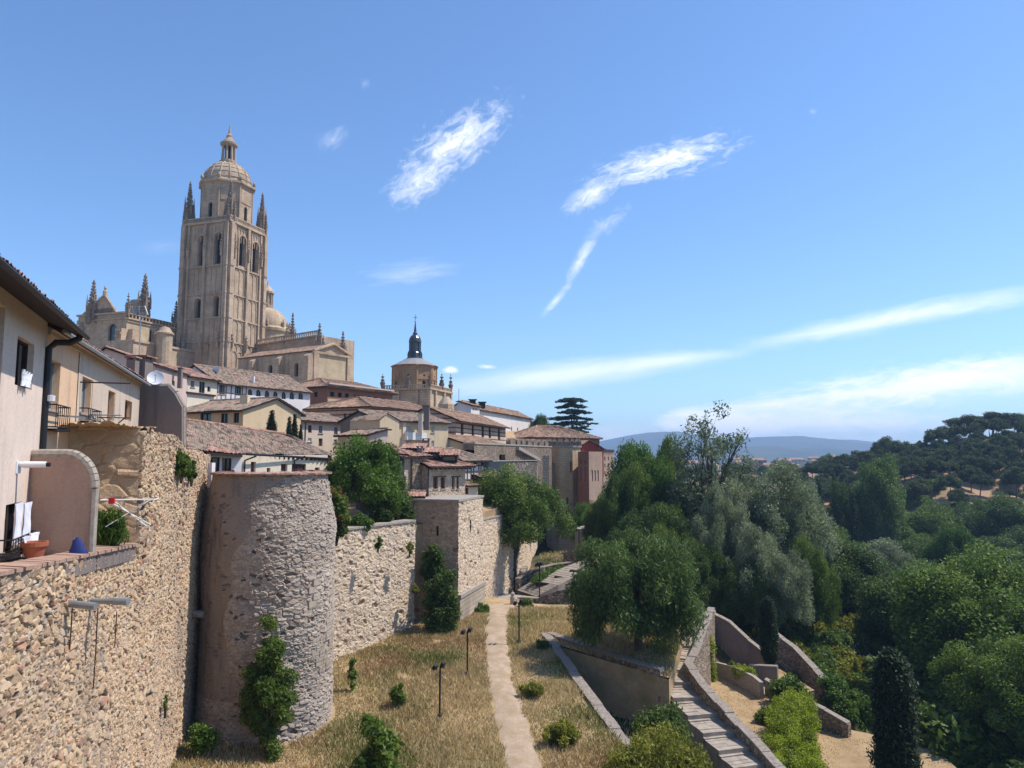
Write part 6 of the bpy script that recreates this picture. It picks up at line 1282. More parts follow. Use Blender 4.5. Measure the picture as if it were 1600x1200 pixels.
gwall('retaining_wall', 'speckled rubble retaining wall holding up the stepped ramp', [(*Pz(812, 937, -14).to_2d(), -14.4, -13.75), (*(Pz(842, 947, -14)).to_2d(), -14.4, -13.3), (*(Pz(872, 948, -14)).to_2d(), -14.4, -12.5), (*(Pz(925, 948, -14)).to_2d(), -14.4, -11.9), (*(Pz(965, 949, -14)).to_2d(), -14.4, -11.6)], .6, 'rubble_speckled', cap=False)
gwall('retaining_wall', 'curved low stone wall with a rounded end above the green strip of the ramp', [wp(808, 905, 79, -14.5), wp(830, 892, 81, -14), wp(862, 883, 83.5, -13.5), wp(897, 878.5, 85.5, -13)], .5, 'rubble_speckled')
# small stairs under the big tree
rt = empty('stairs', tuple(Pz(796, 912, -13.9)), 'small dark flight of five steps behind the big tree trunk', 'stairs'); b = MB()
p = Pz(780, 913, LZ); q = Pz(810, 914, LZ); d = (q-p); m = V(-d.y, d.x, 0).normalized()
for k in range(6): b.obox(p+m*(.35*k), d, m*(2.3-.35*k), V(0, 0, .18*(k+1)))
b.build('steps', 'stone_step', rt)
gwall('stair_cheek', 'short rubble cheek wall beside the small flight of steps', [(q.x+.2, q.y-.3, -14.4, -12.9), (q.x+.8, q.y+2.5, -14.4, -12.4)], .5, 'rubble_speckled')
# wall C behind the tree, beyond the bastion
pale_wall('stone_wall', 'pale town wall seen through the big tree right of the square bastion', (BRt[0]-.8, BRt[1]+.3), (1.2, 84), -15, -6.2, .12, 101, th=.8)
pale_wall('stone_wall', 'far pale rubble wall between the big tree and the eight sided tower', (1.2, 84), (4.2, 121), -14.5, -9.0, .16, 103, th=.8)
# terraces farther along
for k, (x0, y0, x1, y1, Y, zb, lab, mat) in enumerate(((898, 826, 966, 826, 103, -14, 'pale curved platform edge beyond the ramp', 'stone_cap'), (925, 842, 968, 846, 96, -14, 'dark low terrace wall under the pale platform', 'rubble_grey'), (880, 864, 935, 866, 92, -14.5, 'brown low wall in shade behind the ramp', 'rubble_brown'), (900, 856, 960, 850, 90, -14, 'dark shaded terrace wall left of the trees', 'rubble_grey'))):
    p, q = P(x0, y0, Y), P(x1, y1, Y-2); b = MB(); d = q-p; m = V(-d.y, d.x, 0).normalized()
    b.obox(V(p.x, p.y, zb), V(d.x, d.y, 0), m*(7 if k == 0 else .6), V(0, 0, p.z-zb)); o = b.build('terrace_wall', mat); tag(o, lab, 'wall')
gwall('retaining_wall', 'distant dark wall at the top of the long stone steps', [wp(1040, 942, 74, -16), wp(1090, 938, 74.5, -16), wp(1130, 946, 73, -16)], .5, 'rubble_speckled')

# ---------------------------------------------------------------- lamp posts
def lamp(px, py, z, hgt, label, heads, seed):
    p = Pz(px, py, z); rt = empty('spotlight_post', tuple(p), label, 'lamp post', 'black spotlight posts along the footpath')
    b = MB(); b.tube([p-V(0, 0, .2), p+V(0, 0, hgt)], .055, 8); b.lathe(p.x, p.y, [(.14, p.z-.02), (.13, p.z+.12), (.06, p.z+.16)], 8); b.build('pole', 'iron_black', rt)
    rr = random.Random(seed)
    for i in range(heads):
        a = rr.uniform(2.2, 3.6); o = p+V(-.22+.44*i/max(1, heads-1), 0, hgt-.05+(i % 2)*.14); dx = V(math.cos(a), .4, .5).normalized(); u_ = V(-dx.y, dx.x, 0).normalized(); w_ = dx.cross(u_)
        b = MB(); b.obox(o-u_*.17-w_*.14, u_*.34, w_*.28, dx*.16); b.obox(o-u_*.14-w_*.11+dx*.16, u_*.28, w_*.22, dx*.015, 1); b.tube([o-V(0, 0, .18), o+V(0, 0, .02)], .025, 6); b.build('spotlight', ['iron_black', 'glass_dark'], rt)
lamp(687, 1120, -14.85, 2.75, 'nearest black spotlight post in the dry grass left of the path', 2, 1)
lamp(730, 1053, -14.35, 2.7, 'second black spotlight post, left of the path in front of the bastion', 2, 2)
lamp(811, 1003, -13.9, 2.85, 'black spotlight post right of the path near the stone bollard', 2, 3)
lamp(843, 944, -13.85, 3.6, 'tall thin post carrying a row of spotlights in front of the ramp', 4, 4)
lamp(905, 873, -12.4, 3.4, 'distant thin dark post beyond the ramp below the octagonal tower', 1, 5)

# ---------------------------------------------------------------- plants
def leaves(cent, rad, n, size, seed, asp=2.0, droop=0., outw=.5, flat=1., crnd=None):
    r = np.random.default_rng(seed); cent = np.array(cent, float); rad = np.array(rad, float); k = len(cent)
    pr = rad**2; pr = pr/pr.sum(); ci = r.choice(k, n, p=pr)
    dv = r.standard_normal((n, 3)); dv /= np.linalg.norm(dv, axis=1)[:, None]; rr = (r.uniform(0, 1, n)**.5*1.25+np.abs(r.normal(0, .12, n)))*rad[ci]
    off = dv*rr[:, None]; off[:, 2] *= flat; pos = cent[ci]+off
    nrm = dv*outw*.6+r.standard_normal((n, 3))*.8; nrm[:, 2] += .45; nrm /= np.linalg.norm(nrm, axis=1)[:, None]
    ax = r.standard_normal((n, 3)); ax[:, 2] -= droop*3; ax -= nrm*(ax*nrm).sum(1)[:, None]; ax /= np.linalg.norm(ax, axis=1)[:, None]; bx = np.cross(nrm, ax)
    s = size*r.uniform(.6, 1.35, n); L = ax*(s*asp/2)[:, None]; W = bx*(s/2)[:, None]
    bend = nrm*(s*.18)[:, None]
    v = np.stack([pos-L, pos+W*.9-bend, pos+L, pos-W*.9-bend], 1)
    cr = r.uniform(0, 1, k) if crnd is None else crnd; rnd = np.clip(r.uniform(0, 1, n)*.55+cr[ci]*.45, 0, 1)
    return v, np.repeat(rnd, 4)
def leafmesh(name, parts, mats):
    V_ = np.concatenate([p[0].reshape(-1, 3) for p in parts]); A_ = np.concatenate([p[1] for p in parts]); nq = len(V_)//4
    me = bpy.data.meshes.new(name); me.vertices.add(len(V_)); me.vertices.foreach_set('co', V_.reshape(-1)); me.loops.add(nq*4); me.loops.foreach_set('vertex_index', np.arange(nq*4)); me.polygons.add(nq); me.polygons.foreach_set('loop_start', np.arange(nq)*4)
    for m in mats: me.materials.append(M[m])
    mi = np.concatenate([np.full(len(p[1])//4, p[2] if len(p) > 2 else 0) for p in parts]); me.polygons.foreach_set('material_index', mi.astype(np.int32))
    a = me.attributes.new('rnd', 'FLOAT', 'POINT'); a.data.foreach_set('value', A_); me.update(); me.validate(); return me
def crown_clumps(seed, rx, ry, rz, zc, k, rc, shape='round', cz=None):
    r = np.random.default_rng(seed); out = []; rad = []; lob = snoise(seed, 4, (.15, .5))
    while len(out) < k:
        d = r.standard_normal(3); d /= np.linalg.norm(d); t = r.uniform(.12, 1)**.5
        if d[2] < -.55 and shape != 'bush': continue
        q = 1+.28*float(lob(d[0]*2, d[1]*2+d[2])); p = d*t*q
        if shape == 'vase': p[0] *= .65+.45*(p[2]+1)/2; p[1] *= .65+.45*(p[2]+1)/2
        if shape == 'cone': w = max(.15, 1-(p[2]+1)/2*.85); p[0] *= w; p[1] *= w
        out.append((p[0]*rx, p[1]*ry, zc+p[2]*rz)); rad.append(rc*r.uniform(.65, 1.25))
    return np.array(out), np.array(rad)
def trunkmesh(name, H, r0, clumps, seed, mat='bark', lean=(0, 0), nlimb=9, split=.3, thick=1.):
    r = random.Random(seed); b = MB(); top = V(lean[0], lean[1], H*.8); pts = [V(0, 0, -1)]; K = 7
    for i in range(K+1): t = i/K; pts.append(V(lean[0]*t+r.uniform(-.12, .12)*r0*4*t, lean[1]*t+r.uniform(-.12, .12)*r0*4*t, H*.8*t))
    b.tube(pts, [r0*1.35]+[r0*(1.15-.95*i/K) for i in range(K+1)], 8)
    idx = r.sample(range(len(clumps)), min(nlimb, len(clumps)))
    for j in idx:
        c = Vector(clumps[j]); t = min(.95, max(split, r.uniform(split, .75))); k = t*K; i = min(int(k), K-1); s = pts[i+1].lerp(pts[i+2], k-i)
        if c.z < s.z: s = pts[1].lerp(pts[2], .8+split) if False else V(s.x, s.y, max(H*split, c.z*.8))
        m = s.lerp(c, .5)+V(r.uniform(-.1, .1), r.uniform(-.1, .1), .06)*(c-s).length; rr = r0*.5*(1.05-t)*thick+.02
        b.tube([s, s.lerp(m, .5)+V(0, 0, -.02*H), m, m.lerp(c, .6), c], [rr*1.4, rr*1.1, rr*.8, rr*.45, rr*.15], 5)
        for q in range(2): e = c+V(r.uniform(-1, 1), r.uniform(-1, 1), r.uniform(-.2, .8))*H*.09; b.tube([m, m.lerp(e, .5), e], [rr*.5, rr*.3, rr*.08], 4)
    o = b.build(name, mat, origin=(0, 0, 0)); me = o.data; bpy.data.objects.remove(o); return me
class Proto: pass
def proto(seed, H, rx, rz, k, rc, n, size, mats='leaf_mid', asp=1.8, droop=0, shape='round', zc=None, r0=.22, bark='bark', nlimb=9, flat=1, lean=(0, 0), split=.3, thick=1., outw=.5):
    zc = H-rz if zc is None else zc; c, rd = crown_clumps(seed, rx, rx, rz, zc, k, rc, shape); c = c+np.array([lean[0], lean[1], 0])
    p = Proto(); lv = leaves(c, rd, n, size, seed, asp, droop, outw, flat); pt = lv[0].reshape(-1, 3); p.H = float(np.percentile(pt[:, 2], 99.3)); p.W = 2*float(np.percentile(np.hypot(pt[:, 0], pt[:, 1]), 96)); p.crown = leafmesh('crown', [lv], [mats]); p.trunk = trunkmesh('trunk', H, r0, c, seed, bark, lean, nlimb, split, thick); return p
TREE_OBJS = {}
def tree(pr, name, label, loc, H, rot=None, group=None, mats=None, wide=1., cat='tree'):
    e = empty(name, loc, label, cat, group); s = H/pr.H; e.scale = (s*wide, s*wide, s); e.rotation_euler = (0, 0, random.uniform(0, 6.28) if rot is None else rot)
    for nm, me in (('trunk', pr.trunk), ('crown', pr.crown)):
        o = bpy.data.objects.new(nm, me); COL.objects.link(o); o.parent = e
        if nm == 'crown' and mats:
            o.material_slots[0].link = 'OBJECT'; o.material_slots[0].material = M[mats]
    return e
def dup(src, loc, H, H0, wide, rot, label, group):
    c = src.copy(); COL.objects.link(c); c.location = loc; s = H/H0; c.scale = (s*wide, s*wide, s); c.rotation_euler = (0, 0, rot); c['label'] = label
    if group: c['group'] = group
    for ch in src.children: k = ch.copy(); COL.objects.link(k); k.parent = c
    return c

# the big tree beside the bastion
pA = proto(101, 12, 5.6, 4.4, 120, .85, 60000, .13, 'leaf_mid', 1.9, .15, zc=7.6, r0=.30, nlimb=20, split=.22, thick=1.2)
q = Pz(781, 917, -14); tree(pA, 'tree', 'big spreading tree with a forked trunk standing between the bastion and the ramp', (q.x+1.5, q.y+.8, -14), 12.2, 1.0)
# willow
pW = proto(102, 9, 4.1, 4.1, 130, .72, 70000, .075, 'leaf_willow', 4.2, .7, zc=4.1, r0=.26, nlimb=12, outw=.2)
q = P(998, 1040, 54.5); tree(pW, 'willow_tree', 'round drooping willow like tree on the terrace above the triangular wall', (q.x, q.y, -14.9), 8.9, .4)
# bright leafy garden tree left
pG = proto(103, 8, 3.4, 3.3, 80, .72, 26000, .15, 'leaf_bright', 1.7, 0, zc=4.4, r0=.16, nlimb=8)
q = P(566, 800, 59); tree(pG, 'garden_tree', 'bright green leafy tree in the garden on top of the wall', (q.x, q.y, -5.9), 7.1, 2.0, wide=.92)
q = P(600, 815, 62); tree(pG, 'garden_tree', 'darker leafy tree tucked behind the bright green garden tree', (q.x, q.y, -5.9), 4.4, .6, mats='leaf_mid')
# group near the octagonal tower
pB = proto(104, 11, 4.6, 4.8, 110, .9, 56000, .15, 'leaf_bright', 1.7, 0, zc=6.0, r0=.25)
pC = proto(105, 13, 5.4, 5.8, 120, 1.0, 62000, .15, 'leaf_mid', 1.8, .1, zc=7.2, r0=.28)
pS = proto(106, 12, 5.8, 5.4, 130, .95, 80000, .11, 'leaf_silver', 2.8, .0, zc=6.6, r0=.28, nlimb=14)
pT = proto(107, 17, 4.6, 7.4, 110, .70, 9000, .15, 'leaf_silver', 2.2, .1, 'vase', zc=9.8, r0=.28, nlimb=34, split=.15, thick=1.1)
pD = proto(108, 12, 4.6, 5.4, 110, .95, 60000, .15, 'leaf_dark', 1.7, 0, zc=6.6, r0=.25); pE = proto(109, 13, 4.2, 6.0, 110, .9, 60000, .145, 'leaf_mid', 1.9, .1, 'vase', zc=7.2, r0=.25)
def treetop(pr, px, pytop, Y, wpx, label, name='tree', group=None, mats=None, Hmin=5, zbase=None, rot=None, wfac=None):
    """tree whose top shows at py, standing on the ground below"""
    top = P(px, pytop, Y); g = gz1(top.x, Y) if zbase is None else zbase; H = max(Hmin, top.z-g); w = (wpx/F*Y)
    bw = pr.W/pr.H
    return tree(pr, name, label, (top.x, Y, g-.3), H+.3, rot, group, mats, wide=(w/H)/bw)
treetop(pB, 1008, 700, 92, 108, 'bright green round tree left of the tall sparse tree'); treetop(pC, 975, 735, 88, 85, 'mid green tree beside the brick bastion', mats='leaf_mid')
treetop(pB, 1040, 690, 98, 60, 'small bright crown just left of the tall sparse tree', mats='leaf_mid'); treetop(pB, 940, 775, 95, 60, 'bushy green tree below the brick bastion', mats='leaf_mid')
treetop(pC, 1010, 795, 78, 110, 'dark green tree behind the willow', mats='leaf_dark'); treetop(pC, 1055, 830, 74, 90, 'olive green tree right behind the willow', mats='leaf_mid')
treetop(pT, 1108, 642, 86, 125, 'tall sparse grey green tree with open branches against the mountains', 'poplar_tree', rot=.3)
treetop(pS, 1190, 735, 80, 165, 'large silvery willow, the palest crown in the middle', 'willow_tree', rot=1.2); treetop(pS, 1250, 765, 86, 90, 'smaller silvery tree to the right of the large pale willow', 'willow_tree', rot=2.6)
treetop(pS, 1130, 770, 76, 95, 'silvery olive crown at the left shoulder of the large pale willow', 'willow_tree', rot=4.); treetop(pC, 1100, 850, 72, 80, 'dark tree above the top of the long stone steps', mats='leaf_dark')
treetop(pS, 1195, 830, 72, 110, 'silvery lower crown below the large pale willow', 'willow_tree', rot=5.5, mats='leaf_silver'); treetop(pC, 1265, 850, 74, 70, 'green tree right below the silvery trees', mats='leaf_mid')
treetop(pD, 1140, 890, 71, 60, 'dark bushy tree by the sloping garden wall', Hmin=4); treetop(pE, 1085, 760, 96, 70, 'dark green tree under the tall sparse tree', mats='leaf_mid')
treetop(pC, 1180, 880, 70, 60, 'small dark tree above the shrubby slope', Hmin=4, mats='leaf_dark'); treetop(pB, 840, 651, 150, 34, 'small dark round tree beside the white hall', mats='leaf_dark', zbase=-2)
treetop(pB, 915, 790, 112, 40, 'small green tree at the foot of the brick bastion', Hmin=4); treetop(pC, 960, 850, 84, 70, 'shaded tree above the far end of the ramp', mats='leaf_dark', Hmin=3); treetop(pC, 1000, 868, 75, 75, 'dark tree just behind the left side of the willow', mats='leaf_mid', Hmin=3)
# cypresses
def cypress(seed, n=16000, taper=True): 
    r = np.random.default_rng(seed); k = 120; t = np.linspace(.02, 1, k); w = .5*np.minimum(1, (t*5)**.5)*((1-t*.82) if taper else (1-.8*np.clip((t-.80)/.2, 0, 1)**2)*(1-.12*t)); c = np.stack([r.normal(0, .07, k), r.normal(0, .07, k), t*6], 1); rd = np.maximum(w*.82, .12)
    v = leaves(c, rd, n, .05, seed, 3.2, -.8, .5); p = Proto(); p.H = 6.2; p.crown = leafmesh('crown', [v], ['leaf_cypress']); b = MB(); b.tube([(0, 0, -1), (0, 0, 1), (0, 0, 5)], [.1, .08, .02], 6); o = b.build('trunk', 'bark', origin=(0, 0, 0)); p.trunk = o.data; bpy.data.objects.remove(o); return p
pY = cypress(120); pY2 = cypress(121, 70000, False)
def cyp(pr, px, y0, y1, Y, wpx, label, **k):
    t = P(px, y0, Y); b_ = P(px, y1, Y); H = t.z-b_.z; return tree(pr, 'cypress', label, (b_.x, Y, b_.z), H, None, wide=(wpx/F*Y)/(H*.155), cat='tree', **k)
cyp(pY2, 1405, 1008, 1262, 47, 52, 'big dark columnar cypress in the lower right corner'); cyp(pY2, 1203, 930, 1040, 63, 22, 'slim dark cypress where two garden walls meet')
cyp(pY, 887, 776, 826, 110, 9, 'thin dark cypress in front of the octagonal tower'); cyp(pY, 424, 640, 678, 67, 17, 'small cypress against the peach gable'); cyp(pY, 451, 650, 700, 65, 13, 'leftmost of the three cypresses before the beige house'); cyp(pY, 459, 646, 703, 65.5, 15, 'tallest middle cypress before the beige house'); cyp(pY, 469, 662, 705, 65, 10, 'shortest right cypress before the beige house')
for i, (px, y0, Y, w) in enumerate(((1278, 742, 150, 22), (1302, 735, 155, 20), (1331, 765, 145, 22), (1252, 752, 165, 18))): 
    t = P(px, y0, Y); H = t.z-gz1(t.x, Y); tree(pY, 'cypress', 'dark narrow cypress in the row behind the silvery trees', (t.x, Y, t.z-H), H, None, 'narrow cypresses behind the silvery trees', wide=(w/F*Y)/(H*.155))
# cedar
c = []; rd = []; r = np.random.default_rng(5)
for k in range(11):
    z = 5+k*1.25; w = (7.6 if 2 < k < 9 else 5.5)*(1-.03*k); 
    for q_ in range(13):
        a = r.uniform(0, 6.28); L = w*r.uniform(.45, 1); z = 5+k*1.3+r.uniform(-.3, .3)
        for s in np.linspace(.25, 1, 6): c.append((math.cos(a)*L*s, math.sin(a)*L*s, z-.12*L*s+r.normal(0, .1))); rd.append(.62*(1.15-.4*s))
pCe = Proto(); pCe.H = 19; pCe.crown = leafmesh('crown', [leaves(c, rd, 42000, .24, 5, 1.8, 0, .3, .25)], ['leaf_cedar']); pCe.trunk = trunkmesh('trunk', 19, .5, c[::9], 5, 'bark', nlimb=18, split=.25)
t = P(893, 620, 165); tree(pCe, 'cedar_tree', 'large layered cedar above the red brick building', (t.x, 165, t.z-18.6), 19, 0, wide=.95)
# umbrella pines
pines = []
for i in range(4):
    c = []; rd = []; r = np.random.default_rng(50+i); ln = (r.uniform(-1.2, 1.2), r.uniform(-.8, .8))
    for k in range(60):
        a = r.uniform(0, 6.28); s = math.sqrt(r.uniform(0, 1))*3.5; c.append((ln[0]+math.cos(a)*s, ln[1]+math.sin(a)*s, 5.6+3.7*(1-(s/4.1)**2)*r.uniform(.15, 1.05)-1.0*(k % 3 == 0))); rd.append(r.uniform(.6, 1.0))
    for k in range(7): a = r.uniform(0, 6.28); s = r.uniform(.8, 2.4); c.append((ln[0]+math.cos(a)*s, ln[1]+math.sin(a)*s, r.uniform(5.2, 7))); rd.append(.8)
    p = Proto(); p.H = 9.8; p.crown = leafmesh('crown', [leaves(c, rd, 20000, .17, 60+i, 1.9, -.2, .5, .8)], ['leaf_pine']); p.trunk = trunkmesh('trunk', 10.5, .19, c, 60+i, 'bark_pine', ln, 10, .5); pines.append(p)
# forest scatter ----------------------------------------------------------
def boundary(px): return np.interp(px, [1180, 1230, 1290, 1330, 1360, 1400, 1440, 1500, 1600, 1700], [900, 905, 930, 985, 1010, 1040, 1110, 1200, 1300, 1300])
placed = []; protos = [pD, pC, pE, pB, pS]; src = {}; mlist = ['leaf_dark', 'leaf_mid', 'leaf_dark', 'leaf_mid', 'leaf_dark', 'leaf_dark', 'leaf_willow', 'leaf_mid']
LBL = {'leaf_dark': 'dark green tree in the dense wood filling the valley on the right', 'leaf_mid': 'mid green tree in the dense wood filling the valley on the right', 'leaf_silver': 'grey green silvery tree in the dense wood filling the valley on the right', 'leaf_bright': 'bright yellow green tree in the dense wood filling the valley on the right', 'leaf_willow': 'fresh green feathery tree in the dense wood filling the valley on the right'}
rf_ = random.Random(99); cand = []
for _ in range(9000):
    Yc_ = rf_.uniform(40, 188); x = rf_.uniform(16, 150)
    if x/Yc_ > .78: continue
    if x/Yc_ < .40 and Yc_ < 62: continue
    if x/Yc_ < .33: continue
    cand.append((x, Yc_))
nfor = 0
for x, y in cand:
    px = 800+x/y*F*1.003; g = gz1(x, y)
    pyb = 712-(g+10)/y*F
    if g > -17.5: continue
    if y < 80 and 712-(g+9.5)/y*F < boundary(px)-200 and px < 1330: continue
    if 712-g/y*F < boundary(px)+ (0 if px > 1400 else -10) and y < 75 and px < 1420 and 712-(g)/y*F > 1400: continue
    if px < 1400 and y < 86: continue
    if px < 1450 and y < 72: continue
    if y < 66 and x < 32.5: continue
    if y < 72 and x < 31: continue
    if y < 90 and x < 28: continue
    if 150 < y and g > -15: continue
    if any((x-a)**2+(y-b_)**2 < (5.2+y*.012)**2 for a, b_ in placed): continue
    placed.append((x, y)); k = rf_.choice(range(5)); m = rf_.choice(mlist) if k != 4 else 'leaf_silver'
    if m == 'leaf_silver' and rf_.random() < .7: m = 'leaf_mid'
    H = rf_.uniform(9.5, 14.5)
    if y < 62: H = rf_.uniform(8, 11)
    cap_ = (712-np.interp(px, [1180, 1290, 1330, 1400, 1480, 1600, 1700], [905, 860, 812, 800, 782, 770, 770]))/F*y-g
    H = min(H, max(5, cap_+rf_.uniform(-1, .6))) if y > 120 else H
    key = (k, m); L0 = LBL[m].split(' in the dense')[0]; L_ = L0+(', nearest rows' if y < 70 else ', middle rows' if y < 110 else ', farthest rows')+' of the valley wood, '+('left part' if px < 1380 else 'middle part' if px < 1500 else 'right edge')
    if key not in src: src[key] = tree(protos[k], 'tree', L_, (x, y, g-.4), H, None, 'trees of the dense valley wood', m, wide=1.1)
    else: dup(src[key], (x, y, g-.4), H, protos[k].H, rf_.uniform(.95, 1.25), rf_.uniform(0, 6.28), L_, 'trees of the dense valley wood')
    nfor += 1
print('forest trees', nfor)
treetop(pE, 1368, 722, 150, 72, 'tall bright green poplar like tree in front of the pine hill', 'poplar_tree', mats='leaf_willow', rot=1); treetop(pE, 1322, 760, 148, 50, 'darker tall tree left of the bright poplar like tree', 'poplar_tree', mats='leaf_dark'); treetop(pB, 1480, 828, 118, 75, 'yellow green crown standing out in the middle of the wood', mats='leaf_bright')
# pines on the hill
psrc = {}; pl = []; GP = 'umbrella pines on the hill at the right'
def LPf(px, y, sky=False): return 'dark umbrella pine '+('on the skyline' if sky else 'in the front row' if y < 208 else 'on the middle slope' if y < 235 else 'just below the crest')+' of the right hill, '+('left end' if px < 1320 else 'left half' if px < 1420 else 'right half' if px < 1520 else 'right end')
LP = ''; npine = 0
sil = [(1246,728,262,30),(1268,722,258,34),(1292,716,252,36),(1318,708,250,40),(1342,702,250,44),(1372,698,248,44),(1392,680,250,50),(1420,688,246,40),(1438,690,250,34),(1468,664,248,44),(1492,660,246,30),(1515,646,250,62),(1548,641,252,66),(1590,644,250,60),(1625,648,250,60)]
for px, py, Y, w in sil:
    t = P(px, py, Y); g = gz1(t.x, Y); H = t.z-g; H = max(7, H); k = rf_.randrange(4); pl.append((t.x, Y)); key = k
    if key not in psrc: psrc[key] = tree(pines[k], 'umbrella_pine', LPf(px, Y, True), (t.x, Y, t.z-H), H, None, GP, wide=(w/F*Y)/(H*.84))
    else: dup(psrc[key], (t.x, Y, t.z-H), H, 9.8, (w/F*Y)/(H*.84), rf_.uniform(0, 6.28), LPf(px, Y, True), GP)
for _ in range(7000):
    y = rf_.uniform(186, 262); x = rf_.uniform(76, 190)
    if x/y > .73: continue
    g = gz1(x, y); px = 800+x/y*F
    if px < 1240 or (px < 1300 and y < 215): continue
    pyg = 712-g/y*F
    if g < -17: continue
    if 1395 < px < 1560 and y < 204 and rf_.random() < .72: continue
    dmin = 4.7 if y > 205 else 7.0
    if any((x-a)**2+(y-b_)**2 < dmin**2 for a, b_ in pl): continue
    pl.append((x, y)); k = rf_.randrange(4); H = rf_.uniform(6.5, 9.0)
    Hc = (712-np.interp(px, [1230,1270,1320,1370,1420,1465,1500,1550,1650], [735,726,712,704,694,672,664,652,652]))/F*y-g
    H = min(H, max(4.5, Hc)); npine += 1
    dup(psrc[k], (x, y, g-.3), H, 9.8, rf_.uniform(.85, 1.15), rf_.uniform(0, 6.28), LPf(px, y), GP)
print('pines', npine+len(sil))

# bushes ------------------------------------------------------------------
def bush(label, x, y, z, rx, ry, rz, n, size, mat, seed, asp=1.8, droop=0, k=14, name='bush', extra=None, group=None, stem=True):
    c, rd = crown_clumps(seed, rx*.72, ry*.72, rz*.86, rz*.82, int(k*2.8), min(rx, ry, rz*1.2)*.30, 'bush'); mats = [mat]; parts = [leaves(c, rd, n, size, seed, asp, droop)]
    if extra: parts.append((*leaves(c[::2], rd[::2]*1.08, n//5, size*.8, seed+1, 1.3), 1)); mats.append(extra)
    rt = empty(name, (x, y, z), label, 'bush', group); o = bpy.data.objects.new('foliage', leafmesh('foliage', parts, mats)); COL.objects.link(o); o.parent = rt
    b = MB(); rr = random.Random(seed)
    for i in range(6): q = Vector(c[rr.randrange(len(c))]); b.tube([V(0, 0, -.3), q*.5+V(0, 0, .1), q], [.06, .04, .015], 5)
    me = b.build('stem', 'bark', origin=(0, 0, 0)); me.parent = rt; me.location = (0, 0, 0); return rt
def bpx(label, px, py, Y, z, *a, **k): p = P(px, py, Y); return bush(label, p.x, Y, z, *a, **k)
bpx('red flowering shrub spilling over the wall garden beside the round tower', 527, 790, 52, -6.0, 1.25, 1.0, 2.3, 5200, .15, 'leaf_mid', 201, extra='flower_red')
bpx('small bright green clipped bush at the edge of the wall top', 564, 817, 55.5, -5.7, .95, .8, .8, 3500, .12, 'leaf_bright', 202, name='hedge_bush'); bpx('dark climbing plant beside the shaded doorway', 632, 805, 61.5, -5.8, 1.0, .7, 1.5, 3000, .13, 'leaf_dark', 203)
bpx('low dark shrub in front of the shaded garden doorway', 594, 812, 58.8, -5.6, 1.2, .8, .9, 3000, .13, 'leaf_dark', 204)
# tall shrubs against the walls
bpx('tall dark green shrub growing against the foot of the round tower', 423, 1000, 38.9, -15.2, 1.55, 1.1, 3.7, 22000, .075, 'leaf_mid', 205, 3.2, -.4, 30, 'tall_shrub')
bpx('dense dark shrub in the corner between pale wall and bastion', 690, 950, 59.3, -14.5, 1.75, 1.3, 3.1, 14000, .14, 'leaf_dark', 206, 1.8, 0, 34, 'tall_shrub'); bpx('upper dark ivy mass climbing beside the bastion', 678, 880, 60.8, -11.2, 1.2, .9, 2.4, 7000, .14, 'leaf_dark', 207, 1.8, 0, 24, 'tall_shrub')
bpx('green leafy sapling at the bottom edge in front of the dry grass', 590, 1190, 31.5, -15.9, 1.35, 1.2, 2.9, 6500, .17, 'leaf_mid', 208, 1.9, -.2, 26, 'sapling'); bpx('low leafy branch at the bottom edge left of the sapling', 550, 1215, 30.5, -15.9, 1.2, .9, 1.9, 2200, .17, 'leaf_mid', 209)
bpx('thin young green shrub in the dry grass below the pale wall', 622, 1090, 45.0, -14.85, .55, .5, .85, 900, .13, 'leaf_mid', 210); bpx('wispy green weed by the right edge of the round tower', 552, 1000, 47.5, -14.5, .35, .35, 1.1, 400, .12, 'leaf_mid', 211, 2.4)
bpx('green bramble at the foot of the near wall', 318, 1130, 38.0, -14.6, .8, .7, .75, 2600, .10, 'leaf_bright', 212); 
bpx('large yellow green broom bush below the diagonal wall', 1040, 1170, 38.5, -18.4, 2.7, 2.0, 2.65, 30000, .075, 'leaf_yellow', 213, 3.0, -.5, 34, 'broom_bush'); bpx('yellow green broom bush at the bottom edge left of the steps', 980, 1170, 37.0, -18.2, 1.9, 1.6, 2.6, 17000, .075, 'leaf_yellow', 214, 3.0, -.5, 24, 'broom_bush')
bpx('dark green rosemary like shrub under the triangular wall', 1033, 1105, 44.0, -18.2, 2.0, 1.5, 2.3, 16000, .10, 'leaf_dark', 215, 2.6, -.4, 28); bpx('bright bush at the bottom edge beside the stone steps', 1105, 1185, 37.5, -19.2, 1.35, 1.2, 1.9, 8000, .11, 'leaf_ivy', 216)
bpx('dry brown twiggy shrub leaning onto the stone steps', 1085, 1145, 41.0, -18.2, 1.0, .9, .9, 1800, .07, 'grass_brown', 217, 4.0, -.3)
